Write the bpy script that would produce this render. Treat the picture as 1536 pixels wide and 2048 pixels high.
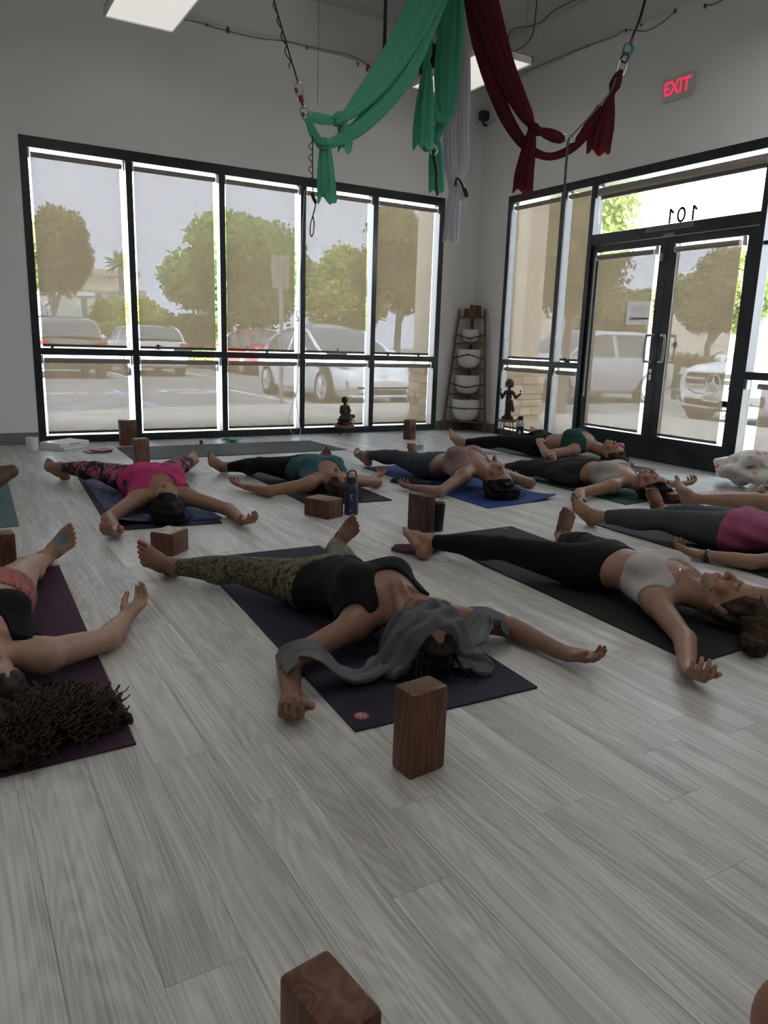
import bpy, bmesh, math, random
import numpy as np
from mathutils import Vector, Matrix
PI = math.pi
random.seed(7)
for o in list(bpy.data.objects): bpy.data.objects.remove(o)
SC = bpy.context.scene
C = SC.collection
# ------------------------------------------------------------------ camera
F_PX, YAW, PITCH, ROLL, CAM_H = 1498.64, .5355, .2203, .0315, 1.06
def cam_axes():
    cy, sy, cp, sp = math.cos(YAW), math.sin(YAW), math.cos(PITCH), math.sin(PITCH)
    fw = np.array([sy*cp, cy*cp, -sp]); rt = np.array([cy, -sy, 0.]); up = np.cross(rt, fw)
    return math.cos(ROLL)*rt+math.sin(ROLL)*up, -math.sin(ROLL)*rt+math.cos(ROLL)*up, fw
_r, _u, _f = cam_axes()
cam_d = bpy.data.cameras.new('camera'); cam = bpy.data.objects.new('camera', cam_d); C.objects.link(cam)
cam.matrix_world = Matrix(((_r[0], _u[0], -_f[0], 0), (_r[1], _u[1], -_f[1], 0), (_r[2], _u[2], -_f[2], CAM_H), (0, 0, 0, 1)))
cam_d.sensor_fit = 'VERTICAL'; cam_d.sensor_height = 24; cam_d.lens = F_PX/2048*24
cam_d.clip_start = .05; cam_d.clip_end = 400
SC.camera = cam
# ------------------------------------------------------------------ sky: bright overcast
W = bpy.data.worlds.new('sky'); SC.world = W; W.use_nodes = True
wt = W.node_tree; wt.nodes.clear()
w_o = wt.nodes.new('ShaderNodeOutputWorld'); w_b = wt.nodes.new('ShaderNodeBackground')
w_c = wt.nodes.new('ShaderNodeTexCoord'); w_s = wt.nodes.new('ShaderNodeSeparateXYZ'); w_r = wt.nodes.new('ShaderNodeValToRGB')
w_r.color_ramp.elements[0].position = .0; w_r.color_ramp.elements[0].color = (.90, .94, 1, 1)
w_r.color_ramp.elements[1].position = .8; w_r.color_ramp.elements[1].color = (.78, .88, 1, 1)
wt.links.new(w_c.outputs['Generated'], w_s.inputs[0]); wt.links.new(w_s.outputs[2], w_r.inputs[0])
wt.links.new(w_r.outputs[0], w_b.inputs[0]); wt.links.new(w_b.outputs[0], w_o.inputs[0])
w_b.inputs[1].default_value = 11.0
sun_d = bpy.data.lights.new('sun', 'SUN'); sun_d.energy = 44.0; sun_d.angle = math.radians(16); sun_d.color = (1, .96, .9)
sun = bpy.data.objects.new('sun', sun_d); C.objects.link(sun); sun.rotation_euler = (math.radians(23), 0, math.radians(-40))
# window portals steer sky sampling into the room (they give off no light)
def portal(loc, sx, sy, rot):
    d = bpy.data.lights.new('window_portal', 'AREA'); d.shape = 'RECTANGLE'; d.size = sx; d.size_y = sy; d.cycles.is_portal = True
    o = bpy.data.objects.new('window_portal', d); C.objects.link(o); o.location = loc; o.rotation_euler = rot
portal((3.14, 8.17, 1.42), 4.7, 2.8, (-PI/2, 0, 0))
portal((6.17, 5.2, 1.42), 4.6, 2.8, (PI/2, 0, PI/2))
SC.view_settings.view_transform = 'Standard'; SC.view_settings.look = 'None'; SC.view_settings.gamma = 1
SC.view_settings.use_curve_mapping = False
SC.view_settings.exposure = 0.25
LENS, LENS_FILL = .5, 5.4  # lens strength: dim front row, then the unseen panels added as fill
SC.cycles.max_bounces = 7; SC.cycles.diffuse_bounces = 4; SC.cycles.glossy_bounces = 3; SC.cycles.transmission_bounces = 4; SC.cycles.transparent_max_bounces = 16
SC.cycles.caustics_reflective = False; SC.cycles.caustics_refractive = False; SC.cycles.sample_clamp_indirect = 6.; SC.cycles.adaptive_threshold = .03
# ------------------------------------------------------------------ helpers
MATS = {}
def mat(name, col=(.8, .8, .8), rough=.6, metal=0., spec=.5, nodes=None, emit=None, estr=1., alpha=None):
    if name in MATS: return MATS[name]
    m = bpy.data.materials.new(name); m.use_nodes = True; MATS[name] = m
    b = m.node_tree.nodes['Principled BSDF']
    b.inputs['Base Color'].default_value = (*col, 1); b.inputs['Roughness'].default_value = rough
    b.inputs['Metallic'].default_value = metal; b.inputs['Specular IOR Level'].default_value = spec
    if emit: b.inputs['Emission Color'].default_value = (*emit, 1); b.inputs['Emission Strength'].default_value = estr
    if nodes: nodes(m.node_tree, b)
    return m
def N(t, kind, **kw):
    n = t.nodes.new('ShaderNode'+kind)
    for k, v in kw.items():
        if k.startswith('i_'):
            key = k[2:]; key = int(key) if key.isdigit() else key.replace('_', ' ')
            n.inputs[key].default_value = v
        else: setattr(n, k, v)
    return n
def ramp(t, src, stops):
    r = t.nodes.new('ShaderNodeValToRGB'); e = r.color_ramp.elements
    while len(e) < len(stops): e.new(.5)
    for el, (p, c) in zip(e, stops): el.position = p; el.color = (*c, 1) if len(c) == 3 else c
    t.links.new(src, r.inputs[0]); return r
def mapping(t, scale, coord='Object', loc=(0, 0, 0), rot=(0, 0, 0)):
    c = t.nodes.new('ShaderNodeTexCoord'); m = t.nodes.new('ShaderNodeMapping')
    m.inputs['Scale'].default_value = scale; m.inputs['Location'].default_value = loc; m.inputs['Rotation'].default_value = rot
    t.links.new(c.outputs[coord], m.inputs[0]); return m
def noise_mat(name, c1, c2, scale=(8, 8, 8), detail=4, rough=.6, bump=0., metal=0., spec=.5, lo=.35, hi=.65, bdist=.01):
    def f(t, b):
        m = mapping(t, scale); n = N(t, 'TexNoise', i_Scale=1., i_Detail=float(detail)); t.links.new(m.outputs[0], n.inputs[0])
        r = ramp(t, n.outputs[0], [(lo, c1), (hi, c2)]); t.links.new(r.outputs[0], b.inputs['Base Color'])
        if bump:
            bp = N(t, 'Bump', i_Strength=bump, i_Distance=bdist); t.links.new(n.outputs[0], bp.inputs['Height']); t.links.new(bp.outputs[0], b.inputs['Normal'])
    return mat(name, c1, rough, metal, spec, f)
def me_from(name, v, f):
    me = bpy.data.meshes.new(name); me.from_pydata([tuple(map(float, p)) for p in v], [], [tuple(map(int, q)) for q in f]); me.update(); return me
class MB:
    """collects geometry for one mesh object"""
    def __init__(s): s.v = []; s.f = []; s.m = []; s.mi = 0
    def add(s, v, f):
        o = len(s.v); s.v += [tuple(p) for p in v]; s.f += [tuple(i+o for i in q) for q in f]; s.m += [s.mi]*len(f); return s
    def box(s, lo, hi, bev=0.):
        x0, y0, z0 = lo; x1, y1, z1 = hi
        if bev <= 0:
            return s.add([(x0,y0,z0),(x1,y0,z0),(x1,y1,z0),(x0,y1,z0),(x0,y0,z1),(x1,y0,z1),(x1,y1,z1),(x0,y1,z1)],
                         [(0,3,2,1),(4,5,6,7),(0,1,5,4),(1,2,6,5),(2,3,7,6),(3,0,4,7)])
        bm = bmesh.new(); bmesh.ops.create_cube(bm, size=1)
        for v in bm.verts: v.co = Vector(((x0+x1)/2+v.co.x*(x1-x0), (y0+y1)/2+v.co.y*(y1-y0), (z0+z1)/2+v.co.z*(z1-z0)))
        bmesh.ops.bevel(bm, geom=list(bm.edges), offset=bev, segments=2, affect='EDGES', profile=.5)
        bm.verts.index_update(); s.add([v.co[:] for v in bm.verts], [[v.index for v in f.verts] for f in bm.faces]); bm.free(); return s
    def tube(s, pts, r, n=8, cap=True, flat=None):
        pts = [np.array(p, float) for p in pts]; rs = r if hasattr(r, '__len__') else [r]*len(pts)
        prev = None; rings = []
        for i, p in enumerate(pts):
            d = pts[min(i+1, len(pts)-1)]-pts[max(i-1, 0)]; d = d/(np.linalg.norm(d)+1e-9)
            if prev is None:
                a = np.array([0, 0, 1.]) if abs(d[2]) < .9 else np.array([1., 0, 0]); a = np.cross(d, a)
            else: a = prev-d*np.dot(prev, d)
            a = a/(np.linalg.norm(a)+1e-9); prev = a; b = np.cross(d, a)
            fl = flat if flat else 1.
            rings.append([p+rs[i]*(math.cos(2*PI*k/n)*a+fl*math.sin(2*PI*k/n)*b) for k in range(n)])
        v = [q for R in rings for q in R]; f = []
        for i in range(len(rings)-1):
            for k in range(n): f.append((i*n+k, i*n+(k+1) % n, (i+1)*n+(k+1) % n, (i+1)*n+k))
        if cap: f.append(tuple(range(n-1, -1, -1))); f.append(tuple((len(rings)-1)*n+k for k in range(n)))
        return s.add(v, f)
    def lathe(s, prof, c=(0, 0, 0), n=24, sx=1., sy=1., close=False):
        v = []; f = []; m = len(prof)
        for (r, z) in prof:
            for k in range(n): a = 2*PI*k/n; v.append((c[0]+r*math.cos(a)*sx, c[1]+r*math.sin(a)*sy, c[2]+z))
        for i in range(m-1):
            for k in range(n): f.append((i*n+k, i*n+(k+1) % n, (i+1)*n+(k+1) % n, (i+1)*n+k))
        if prof[0][0] > 1e-5: f.append(tuple(range(n-1, -1, -1)))
        if prof[-1][0] > 1e-5: f.append(tuple((m-1)*n+k for k in range(n)))
        return s.add(v, f)
    def ell(s, c, r, n=12, m=8):
        prof = [(math.sin(PI*i/m), -math.cos(PI*i/m)) for i in range(m+1)]
        v = []; f = []
        for (a, z) in prof:
            for k in range(n): t = 2*PI*k/n; v.append((c[0]+r[0]*a*math.cos(t), c[1]+r[1]*a*math.sin(t), c[2]+r[2]*z))
        for i in range(m):
            for k in range(n): f.append((i*n+k, i*n+(k+1) % n, (i+1)*n+(k+1) % n, (i+1)*n+k))
        return s.add(v, f)
    def prism(s, poly, h0, h1, axis='z'):
        n = len(poly)
        def P3(a, b, h): return (a, b, h) if axis == 'z' else ((a, h, b) if axis == 'y' else (h, a, b))
        v = [P3(a, b, h0) for a, b in poly]+[P3(a, b, h1) for a, b in poly]
        f = [tuple(range(n-1, -1, -1)), tuple(range(n, 2*n))]+[(i, (i+1) % n, n+(i+1) % n, n+i) for i in range(n)]
        return s.add(v, f)
    def xf(s, M, start=0):
        for i in range(start, len(s.v)): s.v[i] = tuple(M @ Vector(s.v[i]))
        return s
    def build(s, name, m=None, parent=None, smooth=False, loc=None, rot=None):
        me = me_from(name, s.v, s.f)
        bm = bmesh.new(); bm.from_mesh(me); bmesh.ops.recalc_face_normals(bm, faces=bm.faces); bm.to_mesh(me); bm.free()
        o = bpy.data.objects.new(name, me); C.objects.link(o)
        ms = m if isinstance(m, (list, tuple)) else [m]
        for q in ms:
            if q: me.materials.append(q)
        if len(ms) > 1: me.polygons.foreach_set('material_index', s.m)
        if smooth:
            me.polygons.foreach_set('use_smooth', [True]*len(me.polygons))
            if smooth != 'all': me.set_sharp_from_angle(angle=math.radians(smooth if smooth is not True else 40))
        if parent: o.parent = parent
        if loc is not None: o.location = loc
        if rot is not None: o.rotation_euler = rot
        return o
def tag(o, label, cat, group=None, kind=None):
    o['label'] = label; o['category'] = cat
    if group: o['group'] = group
    if kind: o['kind'] = kind
    return o
def empty(name, loc=(0, 0, 0), rz=0., label=None, cat=None, group=None):
    o = bpy.data.objects.new(name, None); C.objects.link(o); o.location = loc; o.rotation_euler = (0, 0, rz); o.empty_display_size = .1
    if label: tag(o, label, cat, group)
    return o
def struct(o): o['kind'] = 'structure'; return o
def dup(o, parent=None):
    c = o.copy(); C.objects.link(c)
    if parent: c.parent = parent
    for ch in list(o.children): dup(ch, c)
    return c
def text_obj(s, size, m, name, M, parent=None, depth=.001, bold=0., align='CENTER'):
    cu = bpy.data.curves.new(name, 'FONT'); cu.body = s; cu.size = size; cu.align_x = align; cu.align_y = 'CENTER'; cu.extrude = depth; cu.offset = bold; cu.resolution_u = 3
    t = bpy.data.objects.new(name+'_tmp', cu); C.objects.link(t)
    dg = bpy.context.evaluated_depsgraph_get(); me = bpy.data.meshes.new_from_object(t.evaluated_get(dg))
    bpy.data.objects.remove(t); bpy.data.curves.remove(cu)
    me.transform(M); o = bpy.data.objects.new(name, me); C.objects.link(o); me.materials.clear(); me.materials.append(m)
    if parent: o.parent = parent
    return o
def catmull(pts, n=8):
    P = [np.array(p, float) for p in pts]; P = [2*P[0]-P[1]]+P+[2*P[-1]-P[-2]]; out = []
    for i in range(1, len(P)-2):
        for k in range(n):
            t = k/n; a, b, c, d = P[i-1], P[i], P[i+1], P[i+2]
            out.append(.5*((2*b)+(c-a)*t+(2*a-5*b+4*c-d)*t*t+(3*b-a-3*c+d)*t**3))
    out.append(P[-2]); return out
# ------------------------------------------------------------------ room shell
YA, XB, Z_HEAD, Z_TR, Z_LEDGE, Z_CEIL = 8.021, 6.006, 2.806, .893, 4.075, 4.58
def plaster(t, b):
    m = mapping(t, (40, 40, 40)); n = N(t, 'TexNoise', i_Scale=1., i_Detail=5.); t.links.new(m.outputs[0], n.inputs[0])
    bp = N(t, 'Bump', i_Strength=.12, i_Distance=.003); t.links.new(n.outputs[0], bp.inputs['Height']); t.links.new(bp.outputs[0], b.inputs['Normal'])
    m2 = mapping(t, (.7, .7, .7)); n2 = N(t, 'TexNoise', i_Scale=1., i_Detail=3.); t.links.new(m2.outputs[0], n2.inputs[0])
    r = ramp(t, n2.outputs[0], [(.3, (.84, .845, .84)), (.7, (.88, .885, .88))]); t.links.new(r.outputs[0], b.inputs['Base Color'])
m_wall = mat('painted_plaster', (.72, .72, .70), .75, spec=.3, nodes=plaster)
m_ceil = noise_mat('ceiling_paint', (.62, .62, .60), (.68, .68, .66), (3, 3, 3), rough=.85)
m_black = noise_mat('black_anodised', (.012, .014, .018), (.02, .023, .028), (6, 6, 6), rough=.32, spec=.5)
m_base = noise_mat('grey_rubber_base', (.17, .18, .18), (.2, .21, .21), (4, 4, 4), rough=.55)
m_white = noise_mat('white_plastic', (.75, .75, .73), (.8, .8, .78), (9, 9, 9), rough=.4)
def glass_nodes(t, b):
    o = t.nodes['Material Output']; tr = N(t, 'BsdfTransparent'); tr.inputs[0].default_value = (.95, .97, .965, 1)
    g = N(t, 'BsdfGlossy'); g.inputs['Roughness'].default_value = .02; lw = N(t, 'LayerWeight', i_Blend=.5); pw = N(t, 'Math', operation='POWER'); pw.inputs[1].default_value = 5.; fr = N(t, 'Math', operation='MULTIPLY_ADD'); fr.inputs[1].default_value = .9; fr.inputs[2].default_value = .03; mx = N(t, 'MixShader')
    t.links.new(lw.outputs['Facing'], pw.inputs[0]); t.links.new(pw.outputs[0], fr.inputs[0]); t.links.new(fr.outputs[0], mx.inputs[0]); t.links.new(tr.outputs[0], mx.inputs[1]); t.links.new(g.outputs[0], mx.inputs[2]); t.links.new(mx.outputs[0], o.inputs[0])
m_glass = mat('window_glass', nodes=glass_nodes)
# solar screen: three open-weave layers (part clear, part translucent yarn) on a grey backing film
def weave_nodes(t, b):
    o = t.nodes['Material Output']; tr = N(t, 'BsdfTransparent'); mp = mapping(t, (2, 2, 1))
    n = N(t, 'TexNoise', i_Scale=90., i_Detail=3.); t.links.new(mp.outputs[0], n.inputs[0])
    r = ramp(t, n.outputs[0], [(.3, (.745,)*3), (.7, (.775,)*3)]); t.links.new(r.outputs[0], tr.inputs[0])
    tl = N(t, 'BsdfTranslucent'); tl.inputs[0].default_value = (.217, .163, .100, 1); a1 = N(t, 'AddShader')
    t.links.new(tr.outputs[0], a1.inputs[0]); t.links.new(tl.outputs[0], a1.inputs[1]); t.links.new(a1.outputs[0], o.inputs[0])
m_shade = mat('solar_screen_weave', nodes=weave_nodes)
def film_nodes(t, b):
    o = t.nodes['Material Output']; tr = N(t, 'BsdfTransparent'); tr.inputs[0].default_value = (.0786, .0843, .0995, 1); t.links.new(tr.outputs[0], o.inputs[0])
m_film = mat('solar_screen_film', nodes=film_nodes)
m_tube = noise_mat('rolled_screen_fabric', (.30, .27, .24), (.36, .33, .29), (60, 60, 60), rough=.8)
m_hem = noise_mat('bronze_hem_bar', (.10, .085, .07), (.14, .12, .10), (20, 20, 20), rough=.4)
def mapA(u, v, w): return (u, YA+w, v)
def mapB(u, v, w): return (XB+w, u, v)
def wbox(mb, mp, u0, u1, v0, v1, w0, w1, bev=0.):
    a = mp(u0, v0, w0); b = mp(u1, v1, w1)
    return mb.box(tuple(min(p, q) for p, q in zip(a, b)), tuple(max(p, q) for p, q in zip(a, b)), bev)
def wall(name, mp, rects):
    mb = MB()
    for (u0, u1, v0, v1, w0, w1) in rects: wbox(mb, mp, u0, u1, v0, v1, w0, w1)
    return struct(mb.build(name, m_wall))
A0, A5 = .801, 5.486
AX = [A0, 1.761, 2.690, 3.610, 4.525, A5]
B_L, B_1, B_J, B_D, B_R, B_E = 7.453, 6.521, 6.105, 5.067, 4.093, 2.75
wall('wall_window', mapA, [(-4.2, A0, 0, Z_LEDGE, 0, .14), (A5, XB, 0, Z_LEDGE, 0, .14), (A0, A5, Z_HEAD, Z_LEDGE, 0, .14), (-4.2, XB+.2, Z_LEDGE, Z_CEIL, .1, .2)])
wall('wall_door', mapB, [(B_L, YA+.14, 0, Z_LEDGE, 0, .14), (B_E, B_L, Z_HEAD, Z_LEDGE, 0, .14), (-4, B_E, 0, Z_LEDGE, 0, .14), (-4, YA+.2, Z_LEDGE, Z_CEIL, .1, .2)])
struct(MB().box((-4.2, -4.2, 0), (-4, 8.1, Z_CEIL)).build('wall_left', m_wall))
struct(MB().box((-4.2, -4.2, 0), (6.1, -4, Z_CEIL)).build('wall_back', m_wall))
struct(MB().box((-4.2, -4.2, Z_CEIL), (6.25, 8.25, Z_CEIL+.15)).build('ceiling', m_ceil))
# baseboards
for nm, mp, u0, u1 in (('baseboard_window', mapA, -4, A0-.004), ('baseboard_corner', mapA, A5+.004, XB-.012), ('baseboard_door', mapB, B_L+.004, YA-.012)):
    struct(wbox(MB(), mp, u0, u1, 0, .115, -.01, 0, .002).build(nm, m_base))
# ---- floor: vinyl planks running away from the camera
def plank_nodes(t, b):
    oi = N(t, 'ObjectInfo'); tc = t.nodes.new('ShaderNodeTexCoord')
    def comb(sx, sy, k):
        off = N(t, 'VectorMath', operation='MULTIPLY'); off.inputs[1].default_value = (0, 0, 0)
        mp = N(t, 'Mapping'); mp.inputs['Scale'].default_value = (sx, sy, 1)
        mul = N(t, 'Math', operation='MULTIPLY'); mul.inputs[1].default_value = 37.*k; t.links.new(oi.outputs['Random'], mul.inputs[0])
        cx = N(t, 'CombineXYZ'); t.links.new(mul.outputs[0], cx.inputs[0]); t.links.new(mul.outputs[0], cx.inputs[1]); t.links.new(mul.outputs[0], cx.inputs[2])
        t.links.new(tc.outputs['Object'], mp.inputs[0]); t.links.new(cx.outputs[0], mp.inputs['Location']); return mp
    # cathedral grain: sine of a slowly warped field, stretched along the plank
    n1 = N(t, 'TexNoise', i_Scale=1., i_Detail=1.5, i_Roughness=.4); t.links.new(comb(9, .9, 1).outputs[0], n1.inputs[0])
    mm = N(t, 'Math', operation='MULTIPLY'); mm.inputs[1].default_value = 120.; t.links.new(n1.outputs[0], mm.inputs[0])
    sn = N(t, 'Math', operation='SINE'); t.links.new(mm.outputs[0], sn.inputs[0])
    n2 = N(t, 'TexNoise', i_Scale=1., i_Detail=4.); t.links.new(comb(250, 1.6, 2).outputs[0], n2.inputs[0])
    n3 = N(t, 'TexNoise', i_Scale=1., i_Detail=3.); t.links.new(comb(14, 1.2, 3).outputs[0], n3.inputs[0])
    a = N(t, 'Math', operation='MULTIPLY'); a.inputs[1].default_value = .075; t.links.new(sn.outputs[0], a.inputs[0])
    s1 = N(t, 'Math', operation='ADD'); t.links.new(a.outputs[0], s1.inputs[0]); t.links.new(n2.outputs[0], s1.inputs[1])
    s3 = N(t, 'Math', operation='MULTIPLY_ADD'); s3.inputs[1].default_value = .9; s3.inputs[2].default_value = -.45; t.links.new(n3.outputs[0], s3.inputs[0])
    s2 = N(t, 'Math', operation='ADD'); t.links.new(s1.outputs[0], s2.inputs[0]); t.links.new(s3.outputs[0], s2.inputs[1])
    r = ramp(t, s2.outputs[0], [(.25, (.36, .350, .335)), (.5, (.52, .51, .492)), (.78, (.67, .66, .64))])
    hv = N(t, 'HueSaturation'); vr = N(t, 'MapRange'); vr.inputs[3].default_value = .96; vr.inputs[4].default_value = 1.04
    t.links.new(oi.outputs['Random'], vr.inputs[0]); t.links.new(vr.outputs[0], hv.inputs['Value']); t.links.new(r.outputs[0], hv.inputs['Color'])
    t.links.new(hv.outputs[0], b.inputs['Base Color'])
    rr = ramp(t, s2.outputs[0], [(.2, (.46,)*3), (.8, (.36,)*3)]); t.links.new(rr.outputs[0], b.inputs['Roughness'])
    bp = N(t, 'Bump', i_Strength=.25, i_Distance=.0015); t.links.new(s1.outputs[0], bp.inputs['Height']); t.links.new(bp.outputs[0], b.inputs['Normal'])
m_plank = mat('grey_oak_vinyl', (.4, .38, .36), .4, spec=.45, nodes=plank_nodes)
m_groove = mat('plank_joint', (.26, .25, .235), .8)
floor = struct(MB().box((-4.2, -4.2, -.12), (6.15, 8.16, -.003)).build('floor', m_groove))
PW, PL = .1475, 1.22
pl_rng = random.Random(3)
_pm = {}
def plank_mesh(L):
    k = round(L, 2)
    if k not in _pm:
        g = .0003; mb = MB(); mb.box((g, g, -.003), (PW-g, k-g, 0), .0004)
        _pm[k] = me_from('plank', mb.v, mb.f); _pm[k].materials.append(m_plank)
    return _pm[k]
seam = {round(1.42-PW, 2): .81, 1.42: 1.035, round(1.42+PW, 2): 1.215, round(1.42+2*PW, 2): 1.309, round(1.42-4*PW, 2): 1.32, round(1.42-5*PW, 2): 1.07, round(1.42-7*PW, 2): 1.763, round(1.42-6*PW, 2): 1.49}
n_pl = 0; rest = MB()
for c in range(-37, 32):
    x0 = 1.42+c*PW; y0 = seam.get(round(x0, 2), pl_rng.random()*PL) % PL-4*PL
    while y0 < 8.1:
        a, b = max(y0, -4.), min(y0+PL, 8.03)
        if b-a > .1:
            # inside the camera's view cone?
            vis = False
            for px, py in ((x0, a), (x0+PW, a), (x0, b), (x0+PW, b), (x0, (a+b)/2)):
                d = np.array([px, py, -CAM_H]); f = d @ _f
                if f > .2 and abs(d @ _r/f) < .53 and abs(d @ _u/f) < .70: vis = True
            if vis:
                o = bpy.data.objects.new('plank', plank_mesh(b-a)); C.objects.link(o); o.location = (x0, a, 0); o.parent = floor; n_pl += 1
            elif b > -4 and x0 > -4.1: rest.box((x0+.0007, a+.0007, -.003), (x0+PW-.0007, b-.0007, 0))
        y0 += PL
print('planks', n_pl)
ro = rest.build('plank_field', m_plank, floor); ro['kind'] = 'stuff'
# ---- glazing
def roller_shade(mp, u0, u1, vtop, vbot, label, grp, chain=None, rolled=False, gapl=.025, gapr=.045, w=.035, beads=True):
    c = mp((u0+u1)/2, vtop, w); root = empty('roller_shade', c, 0, label, 'roller shade', grp)
    def put(mb, n, m, smooth=False): o = mb.build(n, m, root, smooth); o.matrix_parent_inverse = Matrix.Translation(-Vector(c)); return o
    r = .024 if not rolled else .042; zt = vtop-.03-r
    put(MB().tube([mp(u0+gapl, zt, w), mp(u1-gapr+.015, zt, w)], r, 14), 'tube', m_tube, 40)
    for e in (u0+.004, u1-.02):
        put(wbox(MB(), mp, e, e+.014, zt-r-.006, vtop-.004, w-.022, w+.022, .003), 'bracket', m_white)
    if not rolled:
        wf = w+r*.8
        fb = MB()
        for k in range(4): fb.mi = 1 if k == 3 else 0; e = wf+k*.0015; fb.add([mp(u0+gapl, vbot+.03, e), mp(u1-gapr, vbot+.03, e), mp(u1-gapr, zt, e), mp(u0+gapl, zt, e)], [(0, 1, 2, 3)])
        put(fb, 'fabric', [m_shade, m_film])
        put(wbox(MB(), mp, u0+gapl, u1-gapr, vbot+.012, vbot+.038, wf-.006, wf+.007, .003), 'hem_bar', m_hem)
    else:
        put(wbox(MB(), mp, u0+gapl, u1-gapr, zt-r-.03, zt-r+.004, w-.006, w+.007, .003), 'hem_bar', m_hem)
    if chain:
        uc, zc = chain
        mb = MB()
        mb.tube([mp(uc, zt, w-.03), mp(uc, zc, w-.034)], .0022, 5); mb.tube([mp(uc+.012, zt, w-.03), mp(uc+.012, zc, w-.034)], .0022, 5)
        if beads:
            for i in range(int((zt-zc)/.03)): mb.ell(mp(uc, zc+i*.03, w-.033), (.0038,)*3, 6, 4)
        put(mb, 'bead_chain', m_white)
        put(MB().ell(mp(uc+.006, zc-.02, w-.034), (.008, .008, .026), 8, 6), 'chain_weight', m_white, 'all')
    return root
def frame_piece(mp, name, parent, *a, bev=.003): return wbox(MB(), mp, *a, bev).build(name, m_black, parent)
W0, W1 = -.005, .115
wa = struct(frame_piece(mapA, 'window_1', None, A0, A5, Z_HEAD-.095, Z_HEAD, W0, W1))
frame_piece(mapA, 'sill', wa, A0, A5, 0, .075, W0, W1)
for i, x in enumerate(AX):
    if i == 0: frame_piece(mapA, 'jamb', wa, x, x+.07, .075, Z_HEAD-.095, W0, W1)
    elif i == 5: frame_piece(mapA, 'jamb', wa, x-.07, x, .075, Z_HEAD-.095, W0, W1)
    else: frame_piece(mapA, 'mullion', wa, x-.031, x+.031, .075, Z_HEAD-.095, W0, W1)
ordn = ['leftmost', 'second', 'middle', 'fourth', 'rightmost']
for i in range(5):
    l = AX[i]+(.07 if i == 0 else .031); r = AX[i+1]-(.07 if i == 4 else .031)
    frame_piece(mapA, 'transom', wa, l, r, Z_TR-.032, Z_TR+.032, W0, W1)
    for z0, z1 in ((.075, Z_TR-.032), (Z_TR+.032, Z_HEAD-.095)):
        wbox(MB(), mapA, l, r, z0, z1, .085, .091).build('pane', m_glass, wa)
    roller_shade(mapA, l, r, Z_HEAD-.095, Z_TR+.032, f'beige see-through roller shade in the {ordn[i]} upper pane of the five-pane window', 'upper shades of the five-pane window')
    roller_shade(mapA, l, r, Z_TR-.032, .075, f'short beige roller shade in the {ordn[i]} lower pane of the five-pane window', 'lower shades of the five-pane window')
# wall B: sidelites, double door with transom, far sidelite
wb = struct(frame_piece(mapB, 'window_2', None, B_J, B_L, Z_HEAD-.085, Z_HEAD, W0, W1))
frame_piece(mapB, 'sill', wb, B_J, B_L, 0, .075, W0, W1)
frame_piece(mapB, 'jamb', wb, B_L-.06, B_L, .075, Z_HEAD-.085, W0, W1)
frame_piece(mapB, 'mullion', wb, B_1-.032, B_1+.032, .075, Z_HEAD-.085, W0, W1)
for (l, r, nm, gl, gr) in ((B_1+.032, B_L-.06, 'wide', .06, .035), (B_J, B_1-.032, 'narrow', .03, .09)):
    frame_piece(mapB, 'transom', wb, l, r, Z_TR-.032, Z_TR+.032, W0, W1)
    for z0, z1 in ((.075, Z_TR-.032), (Z_TR+.032, Z_HEAD-.085)): wbox(MB(), mapB, l, r, z0, z1, .085, .091).build('pane', m_glass, wb)
    roller_shade(mapB, l, r, Z_HEAD-.085, Z_TR+.032, f'tall beige roller shade on the {nm} sidelight between the corner and the double door', 'sidelight shades', chain=(r-.02, 1.22), gapl=.03, gapr=.05)
    roller_shade(mapB, l, r, Z_TR-.032, .075, f'short lower beige roller shade on the {nm} sidelight left of the double door', 'sidelight shades', chain=(r-.02, .2), gapl=.03, gapr=.05)
D_H, D_T = 2.125, 2.235
df = struct(frame_piece(mapB, 'door_frame', None, B_R, B_J, Z_HEAD-.085, Z_HEAD, W0, W1))
df.name = 'trim_1'
frame_piece(mapB, 'jamb', df, B_J-.06, B_J, 0, Z_HEAD-.085, W0, W1); frame_piece(mapB, 'jamb', df, B_R, B_R+.055, 0, Z_HEAD-.085, W0, W1)
frame_piece(mapB, 'header', df, B_R+.055, B_J-.06, D_H+.003, D_T, W0, W1)
wbox(MB(), mapB, B_R+.055, B_J-.06, D_T, Z_HEAD-.085, .06, .066).build('transom_pane', m_glass, df)
wbox(MB(), mapB, B_R+.055, B_J-.06, 0, .012, -.01, .12, .003).build('threshold', mat('threshold_metal', (.5, .48, .45), .4, .9), df)
m_print = mat('dark_vinyl_print', (.045, .035, .04), .6)
m_sgrey = noise_mat('grey_vinyl_strip', (.19, .19, .19), (.23, .23, .23), (30, 30, 30), rough=.6)
def MBtext(u, v, w, flipped=False):
    # text frame on wall B seen from inside: reading direction runs towards smaller y
    sx = -1 if not flipped else 1
    return Matrix(((0, 0, -1, XB+w), (sx, 0, 0, u), (0, 1, 0, v), (0, 0, 0, 1)))
dgm = MB()
def stroke(pts, w):   # flat strokes on the transom glass, mirrored as seen from inside
    for (a, b) in zip(pts[:-1], pts[1:]):
        a, b = np.array(a), np.array(b); d = (b-a)/np.linalg.norm(b-a); n = np.array([-d[1], d[0]])*w/2; a = a-d*w*.3; b = b+d*w*.3
        dgm.prism([tuple(a+n), tuple(a-n), tuple(b-n), tuple(b+n)], XB+.0575, XB+.0595, 'x')
for uc in (5.125, 4.868): stroke([(uc, 2.255), (uc, 2.375), (uc-.035, 2.343)], .023)
stroke([(4.997+.038*math.cos(2*PI*k/24), 2.315+.058*math.sin(2*PI*k/24)) for k in range(25)], .021)
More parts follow.
